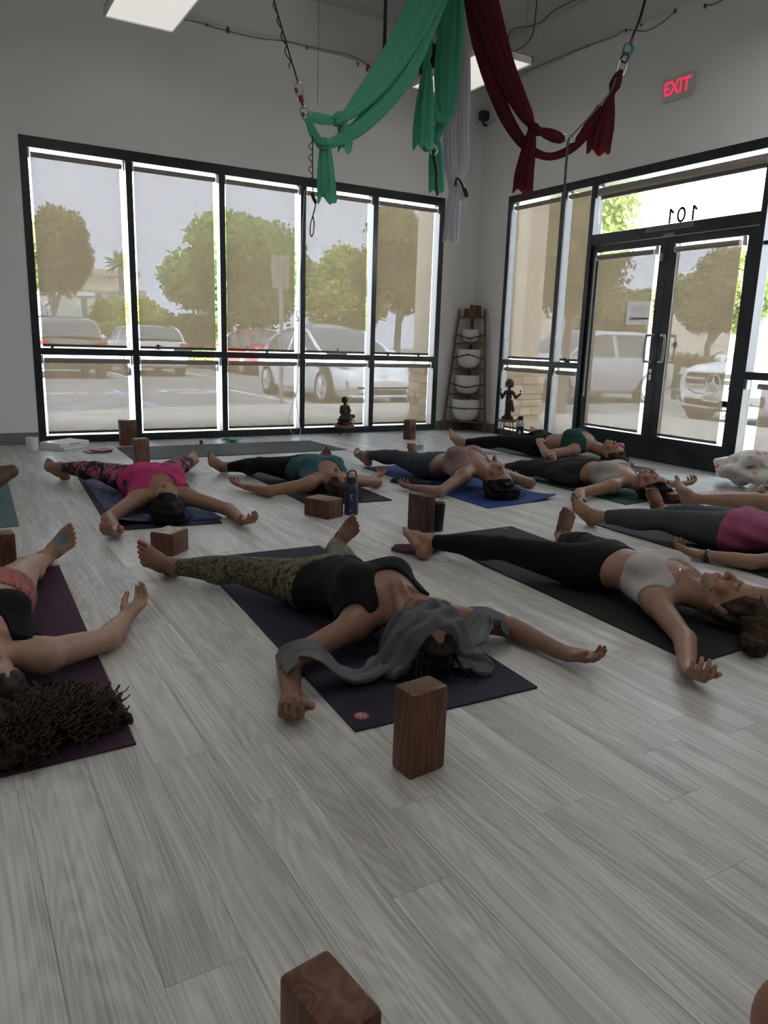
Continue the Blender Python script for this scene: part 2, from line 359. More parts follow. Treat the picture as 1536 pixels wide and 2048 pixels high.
dgm.build('suite_number', m_print, df)
wbox(MB(), mapB, 4.80, 5.34, D_T-.052, D_T-.012, W0-.001, W0+.002).build('notice_strip', m_sgrey, df)
text_obj('THIS DOOR TO REMAIN UNLOCKED DURING BUSINESS HOURS', .017, mat('strip_letters', (.035, .035, .035), .7), 'notice_text', MBtext(5.07, D_T-.032, W0-.0016, True), df, .0004)
roller_shade(mapB, B_R+.055, B_J-.06, Z_HEAD-.085, D_T, 'thick rolled-up shade above the number 101 over the double door', 'door shades', rolled=True, chain=(B_J-.13, 2.37), beads=False)
m_steel = noise_mat('brushed_steel', (.42, .42, .42), (.5, .5, .5), (3, 3, 80), rough=.28, metal=1.)
def door_leaf(name, u0, u1, hinge_left):
    d = struct(frame_piece(mapB, name, None, u0, u1, .012, .255, .02, .065))
    for a in (u0, u1-.098): frame_piece(mapB, 'stile', d, a, a+.098, .255, D_H, .02, .065)
    frame_piece(mapB, 'top_rail', d, u0+.098, u1-.098, 2.055, D_H, .02, .065)
    wbox(MB(), mapB, u0+.098, u1-.098, .255, 2.055, .04, .046).build('pane', m_glass, d)
    s = u0+.05 if not hinge_left else u1-.05
    off = .12 if not hinge_left else -.12
    us = s
    for side, w in ((-1, .02), (1, .065)):
        o = w+side*.055
        pts = catmull([mapB(us, 1.225, w), mapB(us, 1.225, o-side*.02), mapB(us+off*.25, 1.22, o), mapB(us+off*.5, 1.2, o), mapB(us+off*.5, .99, o), mapB(us+off*.25, .975, o), mapB(us, .97, o-side*.02), mapB(us, .97, w)], 5)
        MB().tube(pts, .0125, 10).build('pull_handle', m_steel, d, 50)
    return d
dl = door_leaf('door_1', B_D+.002, B_J-.062, False); dr = door_leaf('door_2', B_R+.057, B_D-.002, True)
MB().tube([mapB(B_D+.05, .883, .02), mapB(B_D+.05, .883, .004)], .021, 16).build('lock_cylinder', m_steel, dl, 40)
wbox(MB(), mapB, B_D+.032, B_D+.07, .79, .855, .008, .02, .008).build('lock_plate', m_steel, dl)
wbox(MB(), mapB, B_D+.05, B_D+.085, 1.91, 1.985, .0, .02, .004).build('door_latch', mat('latch_grey', (.35, .35, .35), .5), dl)
wbox(MB(), mapB, B_D-.06, B_D+.06, D_T-.105, D_T-.08, W0-.001, W0+.001).build('tape_strip', m_sgrey, df)
roller_shade(mapB, B_D+.1, B_J-.16, 2.055, .255, 'beige roller shade on the left door leaf behind the taped paper notice', 'door leaf shades', chain=(B_J-.175, .62), w=-.005, gapl=.04, gapr=.01)
roller_shade(mapB, B_R+.155, B_D-.1, 2.055, .255, 'beige roller shade on the right door leaf beside the silver handle', 'door leaf shades', w=-.005, gapl=.05, gapr=.01)
# chain loop hanging on the right leaf
ch = tag(MB().tube(catmull([mapB(4.225, 2.0, -.02), mapB(4.20, 1.2, -.03), mapB(4.20, .8, -.04), mapB(4.235, .74, -.045), mapB(4.25, .56, -.04), mapB(4.215, .52, -.04), mapB(4.2, .6, -.04), mapB(4.195, .85, -.04)], 6), .003, 5).build('pull_cord', mat('dark_cord', (.05, .045, .04), .6)), 'dark looped pull cord hanging down the right door leaf', 'cord')
# far sidelite
wc = struct(frame_piece(mapB, 'window_3', None, B_E, B_R, Z_HEAD-.085, Z_HEAD, W0, W1))
frame_piece(mapB, 'sill', wc, B_E, B_R, 0, .05, W0, W1); frame_piece(mapB, 'jamb', wc, B_E, B_E+.06, .05, Z_HEAD-.085, W0, W1)
frame_piece(mapB, 'transom', wc, B_E+.06, B_R, Z_TR-.035, Z_TR+.03, W0, W1); frame_piece(mapB, 'crossbar', wc, B_E+.06, B_R, 1.97, 2.0, .03, .08)
for z0, z1 in ((.05, Z_TR-.035), (Z_TR+.03, Z_HEAD-.085)): wbox(MB(), mapB, B_E+.06, B_R, z0, z1, .085, .091).build('pane', m_glass, wc)
roller_shade(mapB, B_E+.06, B_R, Z_TR-.035, .05, 'lower beige roller shade at the right edge beyond the door', 'sidelight shades', gapr=.13)
roller_shade(mapB, B_E+.06, B_R, Z_HEAD-.085, Z_TR+.03, 'tall beige roller shade at the right edge beyond the double door', 'sidelight shades', gapr=.17)
# paper notice and accessibility sticker
def paper_nodes(t, b):
    o = t.nodes['Material Output']; tl = N(t, 'BsdfTranslucent'); tl.inputs[0].default_value = (.95, .93, .92, 1); ds = N(t, 'BsdfDiffuse'); ds.inputs[0].default_value = (.7, .7, .7, 1); mx = N(t, 'MixShader'); mx.inputs[0].default_value = .15
    t.links.new(tl.outputs[0], mx.inputs[1]); t.links.new(ds.outputs[0], mx.inputs[2]); t.links.new(mx.outputs[0], o.inputs[0])
m_paper = mat('backlit_paper', nodes=paper_nodes)
pn = tag(MB().add([mapB(5.195, 1.325, .034), mapB(5.515, 1.325, .034), mapB(5.515, 1.545, .034), mapB(5.195, 1.545, .034)], [(0, 1, 2, 3)]).build('paper_notice', m_paper), 'white paper notice with a red arrow taped to the left door glass', 'notice')
for i, (s, z) in enumerate((('NOTICE: PLEASE ENTER', 1.49), ('through the other door', 1.468), ('thank you', 1.446))):
    text_obj(s, .021, mat('faint_ink', (.22, .2, .2), .8), 'notice_line', MBtext(5.355, z, .0335, True), pn, .0003)
MB().prism([(5.475, 1.385), (5.445, 1.402), (5.445, 1.394), (5.235, 1.394), (5.235, 1.374), (5.445, 1.374), (5.445, 1.366)], XB+.033, XB+.0335, 'x').build('red_arrow', mat('red_ink', (.35, .03, .05), .7), pn)
st = tag(MB().tube([mapB(4.885, 1.14, .036), mapB(4.885, 1.14, .0395)], .026, 24).build('round_sticker', mat('sticker_blue', (.03, .06, .22), .5)), 'small round blue sticker on the right door glass', 'sticker')
text_obj('ACT', .016, mat('sticker_white', (.8, .8, .8), .6), 'sticker_mark', MBtext(4.885, 1.14, .0355), st, .0003)
# ------------------------------------------------------------------ outside
def at(px, py, Y=None, X=None, z=None):
    """world point on the sight line of a photo pixel at a surveyed depth (plane y=Y, x=X or z=z)"""
    d = _f+_r*(px-768)/F_PX-_u*(py-1024)/F_PX
    t = Y/d[1] if Y is not None else (X/d[0] if X is not None else (z-CAM_H)/d[2])
    return np.array([0, 0, CAM_H])+t*d
m_asph = noise_mat('asphalt', (.19, .186, .178), (.25, .245, .235), (3, 3, 3), 8, .9)
m_conc = noise_mat('concrete_walk', (.38, .355, .31), (.45, .425, .375), (1.5, 1.5, 1.5), 6, .85)
m_stucco = noise_mat('tan_stucco', (.56, .47, .35), (.62, .53, .41), (25, 25, 25), 4, .9, bump=.2)
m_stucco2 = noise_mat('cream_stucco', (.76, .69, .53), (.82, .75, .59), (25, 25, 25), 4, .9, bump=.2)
m_line = mat('white_road_paint', (.62, .62, .62), .8); m_blue = mat('blue_road_paint', (.30, .34, .62), .8)
struct(MB().box((-120, -120, -.35), (160, 200, -.15)).build('ground_asphalt', m_asph))
poly = [(-30, 10.9), (0, 11.2), (1.2, 11.5), (2.84, 12.05), (4.1, 12.25), (5, 12.3), (10.2, 12.2), (10.8, 11.6), (11.0, 10.2), (11.05, -20), (6.25, -20), (6.25, 8.3), (-30, 8.3)]
struct(MB().prism(poly, -.16, -.02).build('sidewalk', m_conc))
g = MB()
for (a, b, w) in (((1.2, 11.9), (2.9, 13.4), .1), ((1.3, 13.2), (3.3, 14.9), .1), ((1.2, 14.5), (3.2, 16.1), .1)):
    d = np.array(b)-np.array(a); n = np.array([-d[1], d[0]])/np.linalg.norm(d)*w/2
    g.prism([tuple(np.array(a)+n), tuple(np.array(a)-n), tuple(np.array(b)-n), tuple(np.array(b)+n)], -.15, -.147)
g.box((3.25, 12.4, -.15), (3.35, 17.4, -.147)); struct(g.build('blue_parking_lines', m_blue))
g = MB()
for x in (.6, 3.35, 6.1, 8.9): g.box((x, 12.6 if x > 5 else 17.2, -.15), (x+.1, 18, -.146))
for y in (17.0, 17.9): g.box((4.35, y, -.15), (5.6, y+.12, -.146))
for x in (4.35, 5.48): g.box((x, 17.0, -.15), (x+.12, 18.0, -.146))
for y in (7.3, 10.2, 13.1): g.box((11.6, y, -.15), (16.5, y+.1, -.146))
for x in (2.2, 4.9, 7.6, 10.3, 13): g.box((x, 22.5, -.15), (x+.1, 27.5, -.146))
struct(g.build('white_parking_lines', m_line))
pk = text_obj('NO PARKING', .42, m_line, 'ground_lettering', Matrix.Translation((2.2, 17.1, -.149)) @ Matrix.Rotation(PI, 4, 'Z') @ Matrix.Scale(1.6, 4, (0, 1, 0)), None, .001, .004); struct(pk)
# corner pier with stone base
pier = struct(MB().box((6.07, 8.77, -.05), (7.82, 9.48, 4.7)).build('wall_pier', m_stucco))
MB().box((7.27, 8.735, .93), (7.46, 8.78, 4.7)).build('cream_facing', m_stucco2, pier)  # cream strip, paler than the pier stucco beside it
MB().box((6.05, 8.745, .93), (6.075, 9.5, 4.7)).build('cream_facing', m_stucco2, pier)  # thin cream slab over this side, paler than the pier stucco
MB().box((5.98, 8.66, .86), (7.92, 9.56, .93), .01).build('stone_cap', m_stucco2, pier)
MB().box((6.03, 8.73, -.05), (7.86, 9.52, .86)).build('mortar_core', noise_mat('mortar', (.14, .12, .10), (.18, .15, .12), (20, 20, 20), rough=.95), pier)
st_m = [noise_mat(f'ledge_stone_{i}', tuple(c*.82 for c in col), col, (14, 14, 14), 6, .9, bump=.6, bdist=.02) for i, col in enumerate(((.66, .49, .33), (.46, .36, .27), (.80, .64, .46)))]
rs = random.Random(5)
z = -.04
while z < .84:
    h = rs.uniform(.075, .14); h = min(h, .86-z)
    for face, s0, s1 in (('y', 5.99, 7.90), ('x', 8.69, 9.56)):
        x = s0
        while x < s1-.03:
            w = min(rs.uniform(.16, .36), s1-x); pr = rs.uniform(.01, .05)
            if w > .05:
                if face == 'y': b_ = MB().box((x+.006, 8.725-pr, z+.006), (x+w-.006, 8.76, z+h-.006), .012)
                else: b_ = MB().box((6.025-pr, x+.006, z+.006), (6.06, x+w-.006, z+h-.006), .012)
                b_.build('stone', rs.choice(st_m), pier)
            x += w
    z += h
# sign seen from behind
sg = empty('parking_sign', (5.26, 12.59, -.15), 0, 'back of a parking sign on a perforated metal post outside', 'sign')
m_galv = noise_mat('galvanised', (.42, .42, .40), (.5, .5, .48), (8, 8, 8), rough=.5, metal=.4)
p_ = MB(); p_.box((-.028, -.028, .101), (.028, .028, 2.62)); p_.build('post', m_galv, sg)
h_ = MB()
for i in range(48): h_.box((-.009, -.032, .2+i*.05), (.009, -.0285, .218+i*.05))
ho = h_.build('perforations', mat('hole_dark', (.05, .05, .05), .9), sg); ho['kind'] = 'stuff'
b_ = MB(); b_.box((-.17, .03, 2.1), (.165, .036, 2.64), .003); b_.build('sign_plate', noise_mat('sign_back', (.33, .30, .26), (.38, .35, .3), (5, 5, 5), rough=.6), sg)
tag(MB().prism([(4.85, 12.36), (6.05, 12.36), (5.95, 12.78), (4.95, 12.78)], -.15, -.05).build('concrete_curb_island', m_conc), 'low pale concrete island under the parking sign', 'curb')
# ---- vegetation
def leaf_mat(name, c1, c2):
    def f(t, b):
        o = t.nodes['Material Output']; m = mapping(t, (2.2, 2.2, 2.2)); n = N(t, 'TexNoise', i_Scale=1., i_Detail=3.); t.links.new(m.outputs[0], n.inputs[0])
        r = ramp(t, n.outputs[0], [(.35, c1), (.65, c2)]); df_ = N(t, 'BsdfDiffuse'); tl = N(t, 'BsdfTranslucent'); mx = N(t, 'MixShader'); mx.inputs[0].default_value = .35
        t.links.new(r.outputs[0], df_.inputs[0]); t.links.new(r.outputs[0], tl.inputs[0]); t.links.new(df_.outputs[0], mx.inputs[1]); t.links.new(tl.outputs[0], mx.inputs[2]); t.links.new(mx.outputs[0], o.inputs[0])
    return mat(name, nodes=f)
lf_dark = leaf_mat('olive_leaves', (.14, .17, .06), (.24, .27, .11)); lf_green = leaf_mat('green_leaves', (.19, .32, .10), (.34, .47, .17))
lf_yel = leaf_mat('yellow_green_leaves', (.34, .42, .09), (.48, .54, .16)); lf_hedge = leaf_mat('hedge_leaves', (.2, .22, .09), (.3, .31, .13))
m_bark = noise_mat('bark', (.24, .20, .16), (.34, .30, .25), (12, 12, 3), rough=.95, bump=.4)
def leaves(lobes, n, size, seed, shell=.55, elong=1.6, droop=0.):
    rg = np.random.default_rng(seed); w = np.array([l[3]*l[4]*l[5] for l in lobes])**(2/3); w = w/w.sum()
    k = rg.choice(len(lobes), n, p=w); L = np.array(lobes)
    d = rg.normal(size=(n, 3)); d /= np.linalg.norm(d, axis=1)[:, None]; rr = (shell+(1-shell)*rg.random(n)**.5)*(1+.07*rg.normal(size=n))
    c = L[k, :3]+d*L[k, 3:6]*rr[:, None]
    a = rg.normal(size=(n, 3)); a[:, 2] -= droop; a /= np.linalg.norm(a, axis=1)[:, None]; b = np.cross(a, rg.normal(size=(n, 3))); b /= np.linalg.norm(b, axis=1)[:, None]
    s = size*(.6+.8*rg.random(n))[:, None]
    v = np.empty((n, 4, 3)); v[:, 0] = c-a*s*elong*.5; v[:, 1] = c+b*s*.5; v[:, 2] = c+a*s*elong*.5; v[:, 3] = c-b*s*.5
    return v.reshape(-1, 3), np.arange(4*n).reshape(-1, 4)
def tree(name, base, lobes, n, size, lm, seed, label, grp, trunk_r=.14, limbs=True, droop=0., shell=.55, elong=1.6):
    root = empty(name, base, 0, label, 'tree' if 'hedge' not in name and 'shrub' not in name else 'bush', grp)
    v, f = leaves(lobes, int(n*2.6), size*.58, seed, shell, elong, droop); me = bpy.data.meshes.new('foliage')
    me.vertices.add(len(v)); me.vertices.foreach_set('co', (v-np.array(base)).ravel()); me.loops.add(f.size); me.loops.foreach_set('vertex_index', f.ravel())
    me.polygons.add(len(f)); me.polygons.foreach_set('loop_start', np.arange(len(f))*4); me.update(); me.validate()
    o = bpy.data.objects.new('foliage', me); C.objects.link(o); o.parent = root; me.materials.append(lm); o['kind'] = 'stuff'
    core = MB()
    for l in lobes: core.ell(tuple(np.array(l[:3])-np.array(base)), (l[3]*.72, l[4]*.72, l[5]*.72), 10, 7)
    core.build('inner_foliage', lm, root, 'all')
    if limbs:
        t = MB(); top = np.mean(np.array(lobes)[:, :3], axis=0)-np.array(base); rg = random.Random(seed)
        mid = np.array([top[0]*.15, top[1]*.15, top[2]*.5]); t.tube([(0, 0, 0), mid*.5, mid], [trunk_r, trunk_r*.8, trunk_r*.75], 8)
        for l in lobes[:5]: t.tube([mid*.9, (mid+np.array(l[:3])-np.array(base))/2+np.array([rg.uniform(-.15, .15)]*3), np.array(l[:3])-np.array(base)], [trunk_r*.6, trunk_r*.4, trunk_r*.2], 6)
        t.build('trunk', m_bark, root, 50)
    return root
def blob(px0, px1, py0, py1, Y=None, X=None, n=5, seed=0, ry=None, keep=.62):
    """crown lobes filling a surveyed extent at one depth"""
    a = at(px0, py0, Y, X); b = at(px1, py1, Y, X); c = (a+b)/2; rx = np.linalg.norm((b-a)[:2])/2; rz = abs(a[2]-b[2])/2; rg = random.Random(seed)
    dr = (b-a)[:2]/(np.linalg.norm((b-a)[:2])+1e-9); out = [(c[0], c[1], c[2], rx*keep, rx*keep, rz*keep)]
    for i in range(n):
        an = 2*PI*i/n+rg.uniform(-.3, .3); s = rg.uniform(.42, .56); q = rg.uniform(.34, .5); e = rg.uniform(-.4, .4)*rx
        p = c+np.array([dr[0]*math.cos(an)*rx*(1-s)+dr[1]*e, dr[1]*math.cos(an)*rx*(1-s)-dr[0]*e, math.sin(an)*rz*(1-s)]); out.append((p[0], p[1], p[2], rx*s, rx*s, rz*s))
    return out
TG = 'trees around the car park'
def gbase(px, Y=None, X=None):
    p = at(px, 700, Y, X); return (float(p[0]), float(p[1]), -.15)
tree('shade_tree', gbase(112, 31), blob(15, 196, 398, 600, 31, n=7, seed=1), 5200, .17, lf_dark, 11, 'dark olive tree behind the leftmost window pane', TG, .10)
tree('shade_tree', gbase(490, 30), blob(318, 640, 402, 668, 30, n=8, seed=2), 7500, .24, lf_green, 12, 'large rounded bright green tree across the middle panes', TG, .28)
tree('shade_tree', gbase(690, 33), blob(600, 770, 480, 690, 33, n=7, seed=3), 3600, .26, lf_yel, 13, 'lighter yellow-green tree behind the white electric car', TG, .16)
tree('shade_tree', gbase(792, 26), blob(715, 905, 385, 640, 26, n=7, seed=4), 4200, .2, lf_dark, 14, 'tall olive tree with pale forked trunk beside the stone pier', TG, .17)
tree('flowering_shrub', gbase(250, 32), blob(175, 340, 585, 690, 32, n=6, seed=5), 3600, .2, lf_yel, 15, 'rounded yellow-green shrub below the distant palm', 'shrubs beyond the car park', .1)
tree('flowering_shrub', gbase(375, 33), blob(330, 470, 620, 690, 33, n=5, seed=6), 2200, .2, lf_yel, 16, 'low olive shrub at the foot of the big round tree', 'shrubs beyond the car park', .1)
tree('shade_tree', (9.3, 9.75, -.02), [(9.25, 9.6, 3.2, .95, .95, 1.5), (9.3, 9.2, 4.1, .75, .7, 1.1), (9.0, 9.95, 3.9, .9, .9, 1.2), (9.35, 9.15, 2.55, .5, .5, .8), (9.2, 9.9, 2.3, .8, .7, .7)], 5200, .10, lf_dark, 17, 'leafy tree close outside the glass beside the number 101', TG, .09, droop=.8, shell=.3)
tree('shade_tree', gbase(1410, X=22), blob(1375, 1560, 500, 672, X=22, n=7, seed=8), 5200, .17, lf_dark, 18, 'broad olive tree seen through the right door leaf', TG, .12)
tree('shade_tree', gbase(1240, X=28), blob(1175, 1310, 572, 690, X=28, n=6, seed=9), 3200, .2, lf_dark, 19, 'dense tree line above the silver car outside the left door leaf', TG, .15)
def hedge(a, b, w, h, label, seed):
    root = empty('hedge', ((a[0]+b[0])/2, (a[1]+b[1])/2, -.15), 0, label, 'hedge', 'hedges'); c0 = np.array([(a[0]+b[0])/2, (a[1]+b[1])/2, -.15]); d = np.array([b[0]-a[0], b[1]-a[1], 0]); L = np.linalg.norm(d); d = d/L; n_ = np.array([-d[1], d[0], 0])
    rg = np.random.default_rng(seed); n = int(L*h*70); p = np.array([a[0], a[1], -.15])+rg.random((n, 1))*L*d+n_*(rg.choice([-1, 1], (n, 1))*w/2)+np.array([0, 0, 1.])*rg.random((n, 1))*h
    p2 = np.array([a[0], a[1], -.15])+rg.random((n//2, 1))*L*d+n_*((rg.random((n//2, 1))-.5)*w)+np.array([0, 0, h]); c = np.vstack([p, p2])+rg.normal(size=(n+n//2, 3))*.03
    q = rg.normal(size=c.shape)*.09; r = np.cross(q, rg.normal(size=c.shape)); r = r/np.linalg.norm(r, axis=1)[:, None]*.06
    v = np.stack([c-q, c+r, c+q, c-r], 1).reshape(-1, 3)-c0; o = bpy.data.objects.new('foliage', me_from('foliage', v, np.arange(len(v)).reshape(-1, 4))); C.objects.link(o); o.data.materials.append(lf_hedge); o.parent = root; o['kind'] = 'stuff'
    mb = MB(); k = [tuple(np.array([a[0], a[1]])+s*n_[:2]*w*.48) for s in (-1, 1)]+[tuple(np.array([b[0], b[1]])+s*n_[:2]*w*.48) for s in (1, -1)]
    mb.prism([(x-c0[0], y-c0[1]) for x, y in k], 0, h*.97); mb.build('inner_foliage', lf_hedge, root)
hedge((1, 36), (18, 37), 1.0, 1.25, 'long clipped hedge behind the parked cars', 3)
hedge((18, 21), (34, 14), 1.0, 1.1, 'clipped hedge behind the silver cars outside the door', 4)
tag(MB().box((-2, 34.2, -.15), (18, 34.6, -.02)).build('planter_curb', m_conc), 'pale concrete curb in front of the long hedge', 'curb')
def palm(base, h, label, s=1.):
    root = empty('palm_tree', base, 0, label, 'tree', TG); MB().tube([(0, 0, 0), (.1, 0, h*.5), (0, 0, h)], [.28*s, .22*s, .2*s], 8).build('trunk', m_bark, root)
    mb = MB(); rg = random.Random(2)
    for i in range(46):
        a = rg.uniform(0, 2*PI); e = rg.uniform(-.5, 1.3); L = rg.uniform(1., 1.5)*s; d = np.array([math.cos(a)*math.cos(e), math.sin(a)*math.cos(e), math.sin(e)]); sd = np.array([-math.sin(a), math.cos(a), 0])*.17*s
        c = np.array([0, 0, h]); t = c+d*L+np.array([0, 0, -.25*s]); m_ = c+d*L*.6; mb.add([c, m_-sd, t, m_+sd], [(0, 1, 2, 3)])
    mb.build('fronds', lf_green, root)
pb = at(240, 528, 75); palm((pb[0], pb[1], -.15), pb[2]+.15, 'distant palm in front of the office block', 1.15)
pb = at(1362, 620, X=45); palm((pb[0], pb[1], -.15), pb[2]+.15, 'distant palm seen through the right door leaf', .95)
# ---- distant buildings
def bwin(n, c): return noise_mat(n, c, tuple(k*1.2 for k in c), (.5, .5, .5), rough=.3)
a0 = at(88, 560, 95); a1 = at(270, 565, 95); zt = at(190, 540, 95)[2]
ob = empty('office_building', (float((a0[0]+a1[0])/2), 95, -.15), 0, 'distant pink-beige office block with tall window bays', 'building'); hw = float(a1[0]-a0[0])/2
mb = MB(); mb.box((-hw, 0, 0), (hw, 20, zt)); mb.build('walls', m_stucco2, ob); MB().box((-hw-.5, -.5, zt-.4), (hw+.5, 20.5, zt+.3)).build('cornice', m_stucco, ob); MB().box((-hw-.3, -.3, zt-2.2), (hw+.3, .1, zt-1.9)).build('band', m_stucco, ob)
for i in range(6):
    x = -hw+.6+i*(2*hw-.4)/6
    MB().box((x, -.12, .5), (x+(2*hw-.4)/6-1.0, .3, zt-2.6)).build('window_bay', bwin('bay_glass', (.12, .15, .18)), ob)
mb = MB(); mb.box((hw, 4, 0), (hw+2.2, 18, zt-1.6)); mb.build('wing', m_stucco, ob)
a0 = at(70, 640, 48); a1 = at(205, 640, 48)
lb = empty('low_canopy_building', (float(a0[0]), 48, -.15), 0, 'low building with pale green gabled canopies behind the parked cars', 'building'); wd = float(a1[0]-a0[0])
MB().box((-1, 1.2, 0), (wd, 8, 2.2)).build('walls', noise_mat('brown_wall', (.16, .13, .11), (.2, .16, .14), (2, 2, 2), rough=.8), lb)
m_teal = noise_mat('pale_teal_metal', (.42, .52, .48), (.48, .58, .54), (2, 2, 2), rough=.6)
for k in range(2):
    x0 = -1.2+k*(wd*.52); MB().prism([(x0, 2.2), (x0+wd*.5, 2.2), (x0+wd*.5, 2.6), (x0+wd*.27, 3.4), (x0, 2.6)], 0, 7, 'y').build('gable_canopy', m_teal, lb)
MB().box((-1.2, 2, 3.5), (wd, 5, 3.75)).build('flat_roof', m_white, lb)
for k in range(3): MB().box((k*wd*.45-.15, .3, 0), (k*wd*.45+.2, .6, 2.2)).build('column', m_stucco2, lb)
tag(MB().box((30, 33, -.15), (60, 38, 3.2)).build('pale_wall_building', m_stucco2), 'pale flat building far behind the trees on the right', 'building')
# ---- cars
m_carw = mat('white_car_paint', (.80, .81, .82), .25, spec=.6); m_cars = mat('silver_car_paint', (.52, .54, .56), .3, .3); m_card = mat('dark_grey_car_paint', (.30, .31, .32), .3, .3); m_carr = mat('red_car_paint', (.38, .03, .03), .3)
m_cglass = mat('car_glass', (.10, .12, .13), .06, spec=.8); m_tire = mat('tire_rubber', (.03, .03, .03), .8); m_rim = mat('alloy_rim', (.68, .69, .7), .3, .7); m_trim = mat('car_black_trim', (.045, .045, .045), .6); m_chrome = mat('chrome', (.8, .8, .8), .12, 1.); m_tail = mat('tail_lamp', (.5, .02, .02), .3); m_head = mat('head_lamp', (.55, .57, .6), .15, spec=.9)
def interp(t, pts):
    pts = sorted(pts); xs = [p[0] for p in pts]; return np.array([np.interp(t, xs, [p[k] for p in pts]) for k in range(1, len(pts[0]))]).T
def smooth1(a, it=2):
    for _ in range(it):
        b = a.copy(); b[1:-1] = a[1:-1]*.5+(a[:-2]+a[2:])*.25; a = b
    return a
def loft(secs, closed=True):
    n = len(secs[0]); v = [p for s in secs for p in s]; f = []
    for i in range(len(secs)-1):
        for k in range(n if closed else n-1): f.append((i*n+k, i*n+(k+1) % n, (i+1)*n+(k+1) % n, (i+1)*n+k))
    return v, f
def car(name, loc, rz, label, spec, paint):
    """x forward, ground at 0.  spec: body=[(x, zbottom, zbelt, ztop, halfwidth)], cabin=[(x, zroof, w_base, w_roof)]"""
    root = empty(name, loc, rz, label, 'car')
    B = spec['body']; xs = np.linspace(B[0][0], B[-1][0], 44); q = interp(xs, B); q = np.stack([smooth1(q[:, k]) for k in range(4)], 1); secs = []
    for x, (zb, zm, zt, w) in zip(xs, q):
        h = [(0, zb), (w*.86, zb), (w*.97, zb+.10), (w, zb+(zm-zb)*.45), (w*.985, zm-.10), (w*.95, zm-.01), (w*.80, (zm+zt*2)/3), (w*.45, zt-.01), (0, zt)]
        secs.append([(x, a, b) for a, b in h]+[(x, -a, b) for a, b in h[-2:0:-1]])
    v, f = loft(secs); n = len(secs[0]); f += [tuple(range(n-1, -1, -1)), tuple((len(secs)-1)*n+k for k in range(n))]
    MB().add(v, f).build('body', paint, root, 35)
    K = spec['cabin']; xs2 = np.linspace(K[0][0], K[-1][0], 30); k_ = interp(xs2, K); k_ = np.stack([smooth1(k_[:, i], 1) for i in range(3)], 1); secs = []
    for x, (zr, wb, wr) in zip(xs2, k_):
        zb = np.interp(x, xs[::-1], q[::-1, 1])-.03; zr = max(zr, zb+.01); tt = (zr-zb)
        wt = wb+(wr-wb)*min(1, tt/(spec['roof']-zb)); h = [(wb, zb), (wt+.02*tt, zr-tt*.12), (wt*.86, zr-.012), (wt*.45, zr+.008), (0, zr+.014)]
        secs.append([(x, a, b) for a, b in h]+[(x, -a, b) for a, b in h[-2::-1]])
    v, f = loft(secs, False); g = MB(); g.v = [tuple(p) for p in v]; m = len(secs[0])-1
    for i, fc in enumerate(f):
        st, kk = divmod(i, m); slope = abs(k_[st+1, 0]-k_[st, 0])/abs(xs2[1]-xs2[0]); isroof = kk not in (0, m-1)
        xm = xs2[st]; pil = any(abs(xm-p) < .05 for p in spec.get('pillars', ()))
        g.f.append(fc); g.m.append(0 if (isroof and slope < .16 and not spec.get('glassroof')) or (not isroof and pil) or (not isroof and (st < 2 or st > 27)) else 1)
    g.build('cabin', [paint, m_cglass], root, 35)
    for s in (-1, 1):   # roof rails / pillars as painted tubes along the cabin edge
        MB().tube([(x, s*(np.interp(x, xs2[::-1], [sec[1][1] for sec in secs][::-1])+.004), np.interp(x, xs2[::-1], [sec[1][2] for sec in secs][::-1])) for x in np.linspace(K[0][0], K[-1][0], 24)], .035, 6).build('roof_rail', paint, root, 50)
    W = spec['w']; R_ = spec['r']
    for xw in spec['axles']:
        for s in (-1, 1):
            y = s*(W-.10)
            wh = MB().lathe([(R_*.62, -.10), (R_*.93, -.11), (R_, -.08), (R_, .08), (R_*.93, .11), (R_*.62, .10)], n=28).xf(Matrix.Translation((xw, y, R_)) @ Matrix.Rotation(PI/2, 4, 'X')).build('tire', m_tire, root, 40)
            rm = MB()
            rm.lathe([(R_*.60, -.02), (R_*.66, .0), (R_*.66, .03), (R_*.60, .02)], n=28)
            for kx in range(10):
                a = 2*PI*kx/10+(.18 if kx % 2 else -.18); a2 = 2*PI*(kx//2)/5+.16
                p0 = (math.cos(a2)*.05, math.sin(a2)*.05); p1 = (math.cos(a)*R_*.62, math.sin(a)*R_*.62); rm.tube([(*p0, .03), (*p1, .02)], .016, 5)
            rm.lathe([(.0, .04), (.055, .035), (.06, .0)], n=12)
            rm.xf(Matrix.Translation((xw, y+s*.085, R_)) @ Matrix.Rotation(-s*PI/2, 4, 'X')).build('rim', m_rim, wh, 40)
            MB().lathe([(0, -.02), (R_*.6, -.02)], n=20).xf(Matrix.Translation((xw, y+s*.03, R_)) @ Matrix.Rotation(-s*PI/2, 4, 'X')).build('brake_disc', m_trim, wh)
            MB().lathe([(R_*1.17, -.1), (R_*1.17, .03), (R_*.5, .03)], n=30).xf(Matrix.Translation((xw, s*(W-.055), R_+.02)) @ Matrix.Rotation(-s*PI/2, 4, 'X')).build('wheel_arch', m_trim, root, 40)
    for s in (-1, 1):
        MB().ell((spec['mirror'][0], s*(W+.10), spec['mirror'][1]), (.07, .12, .08), 10, 7).build('door_mirror', paint, root, 'all')
    return root
def carpart(root, name, mb, m, sm=False): return mb.build(name, m, root, sm)
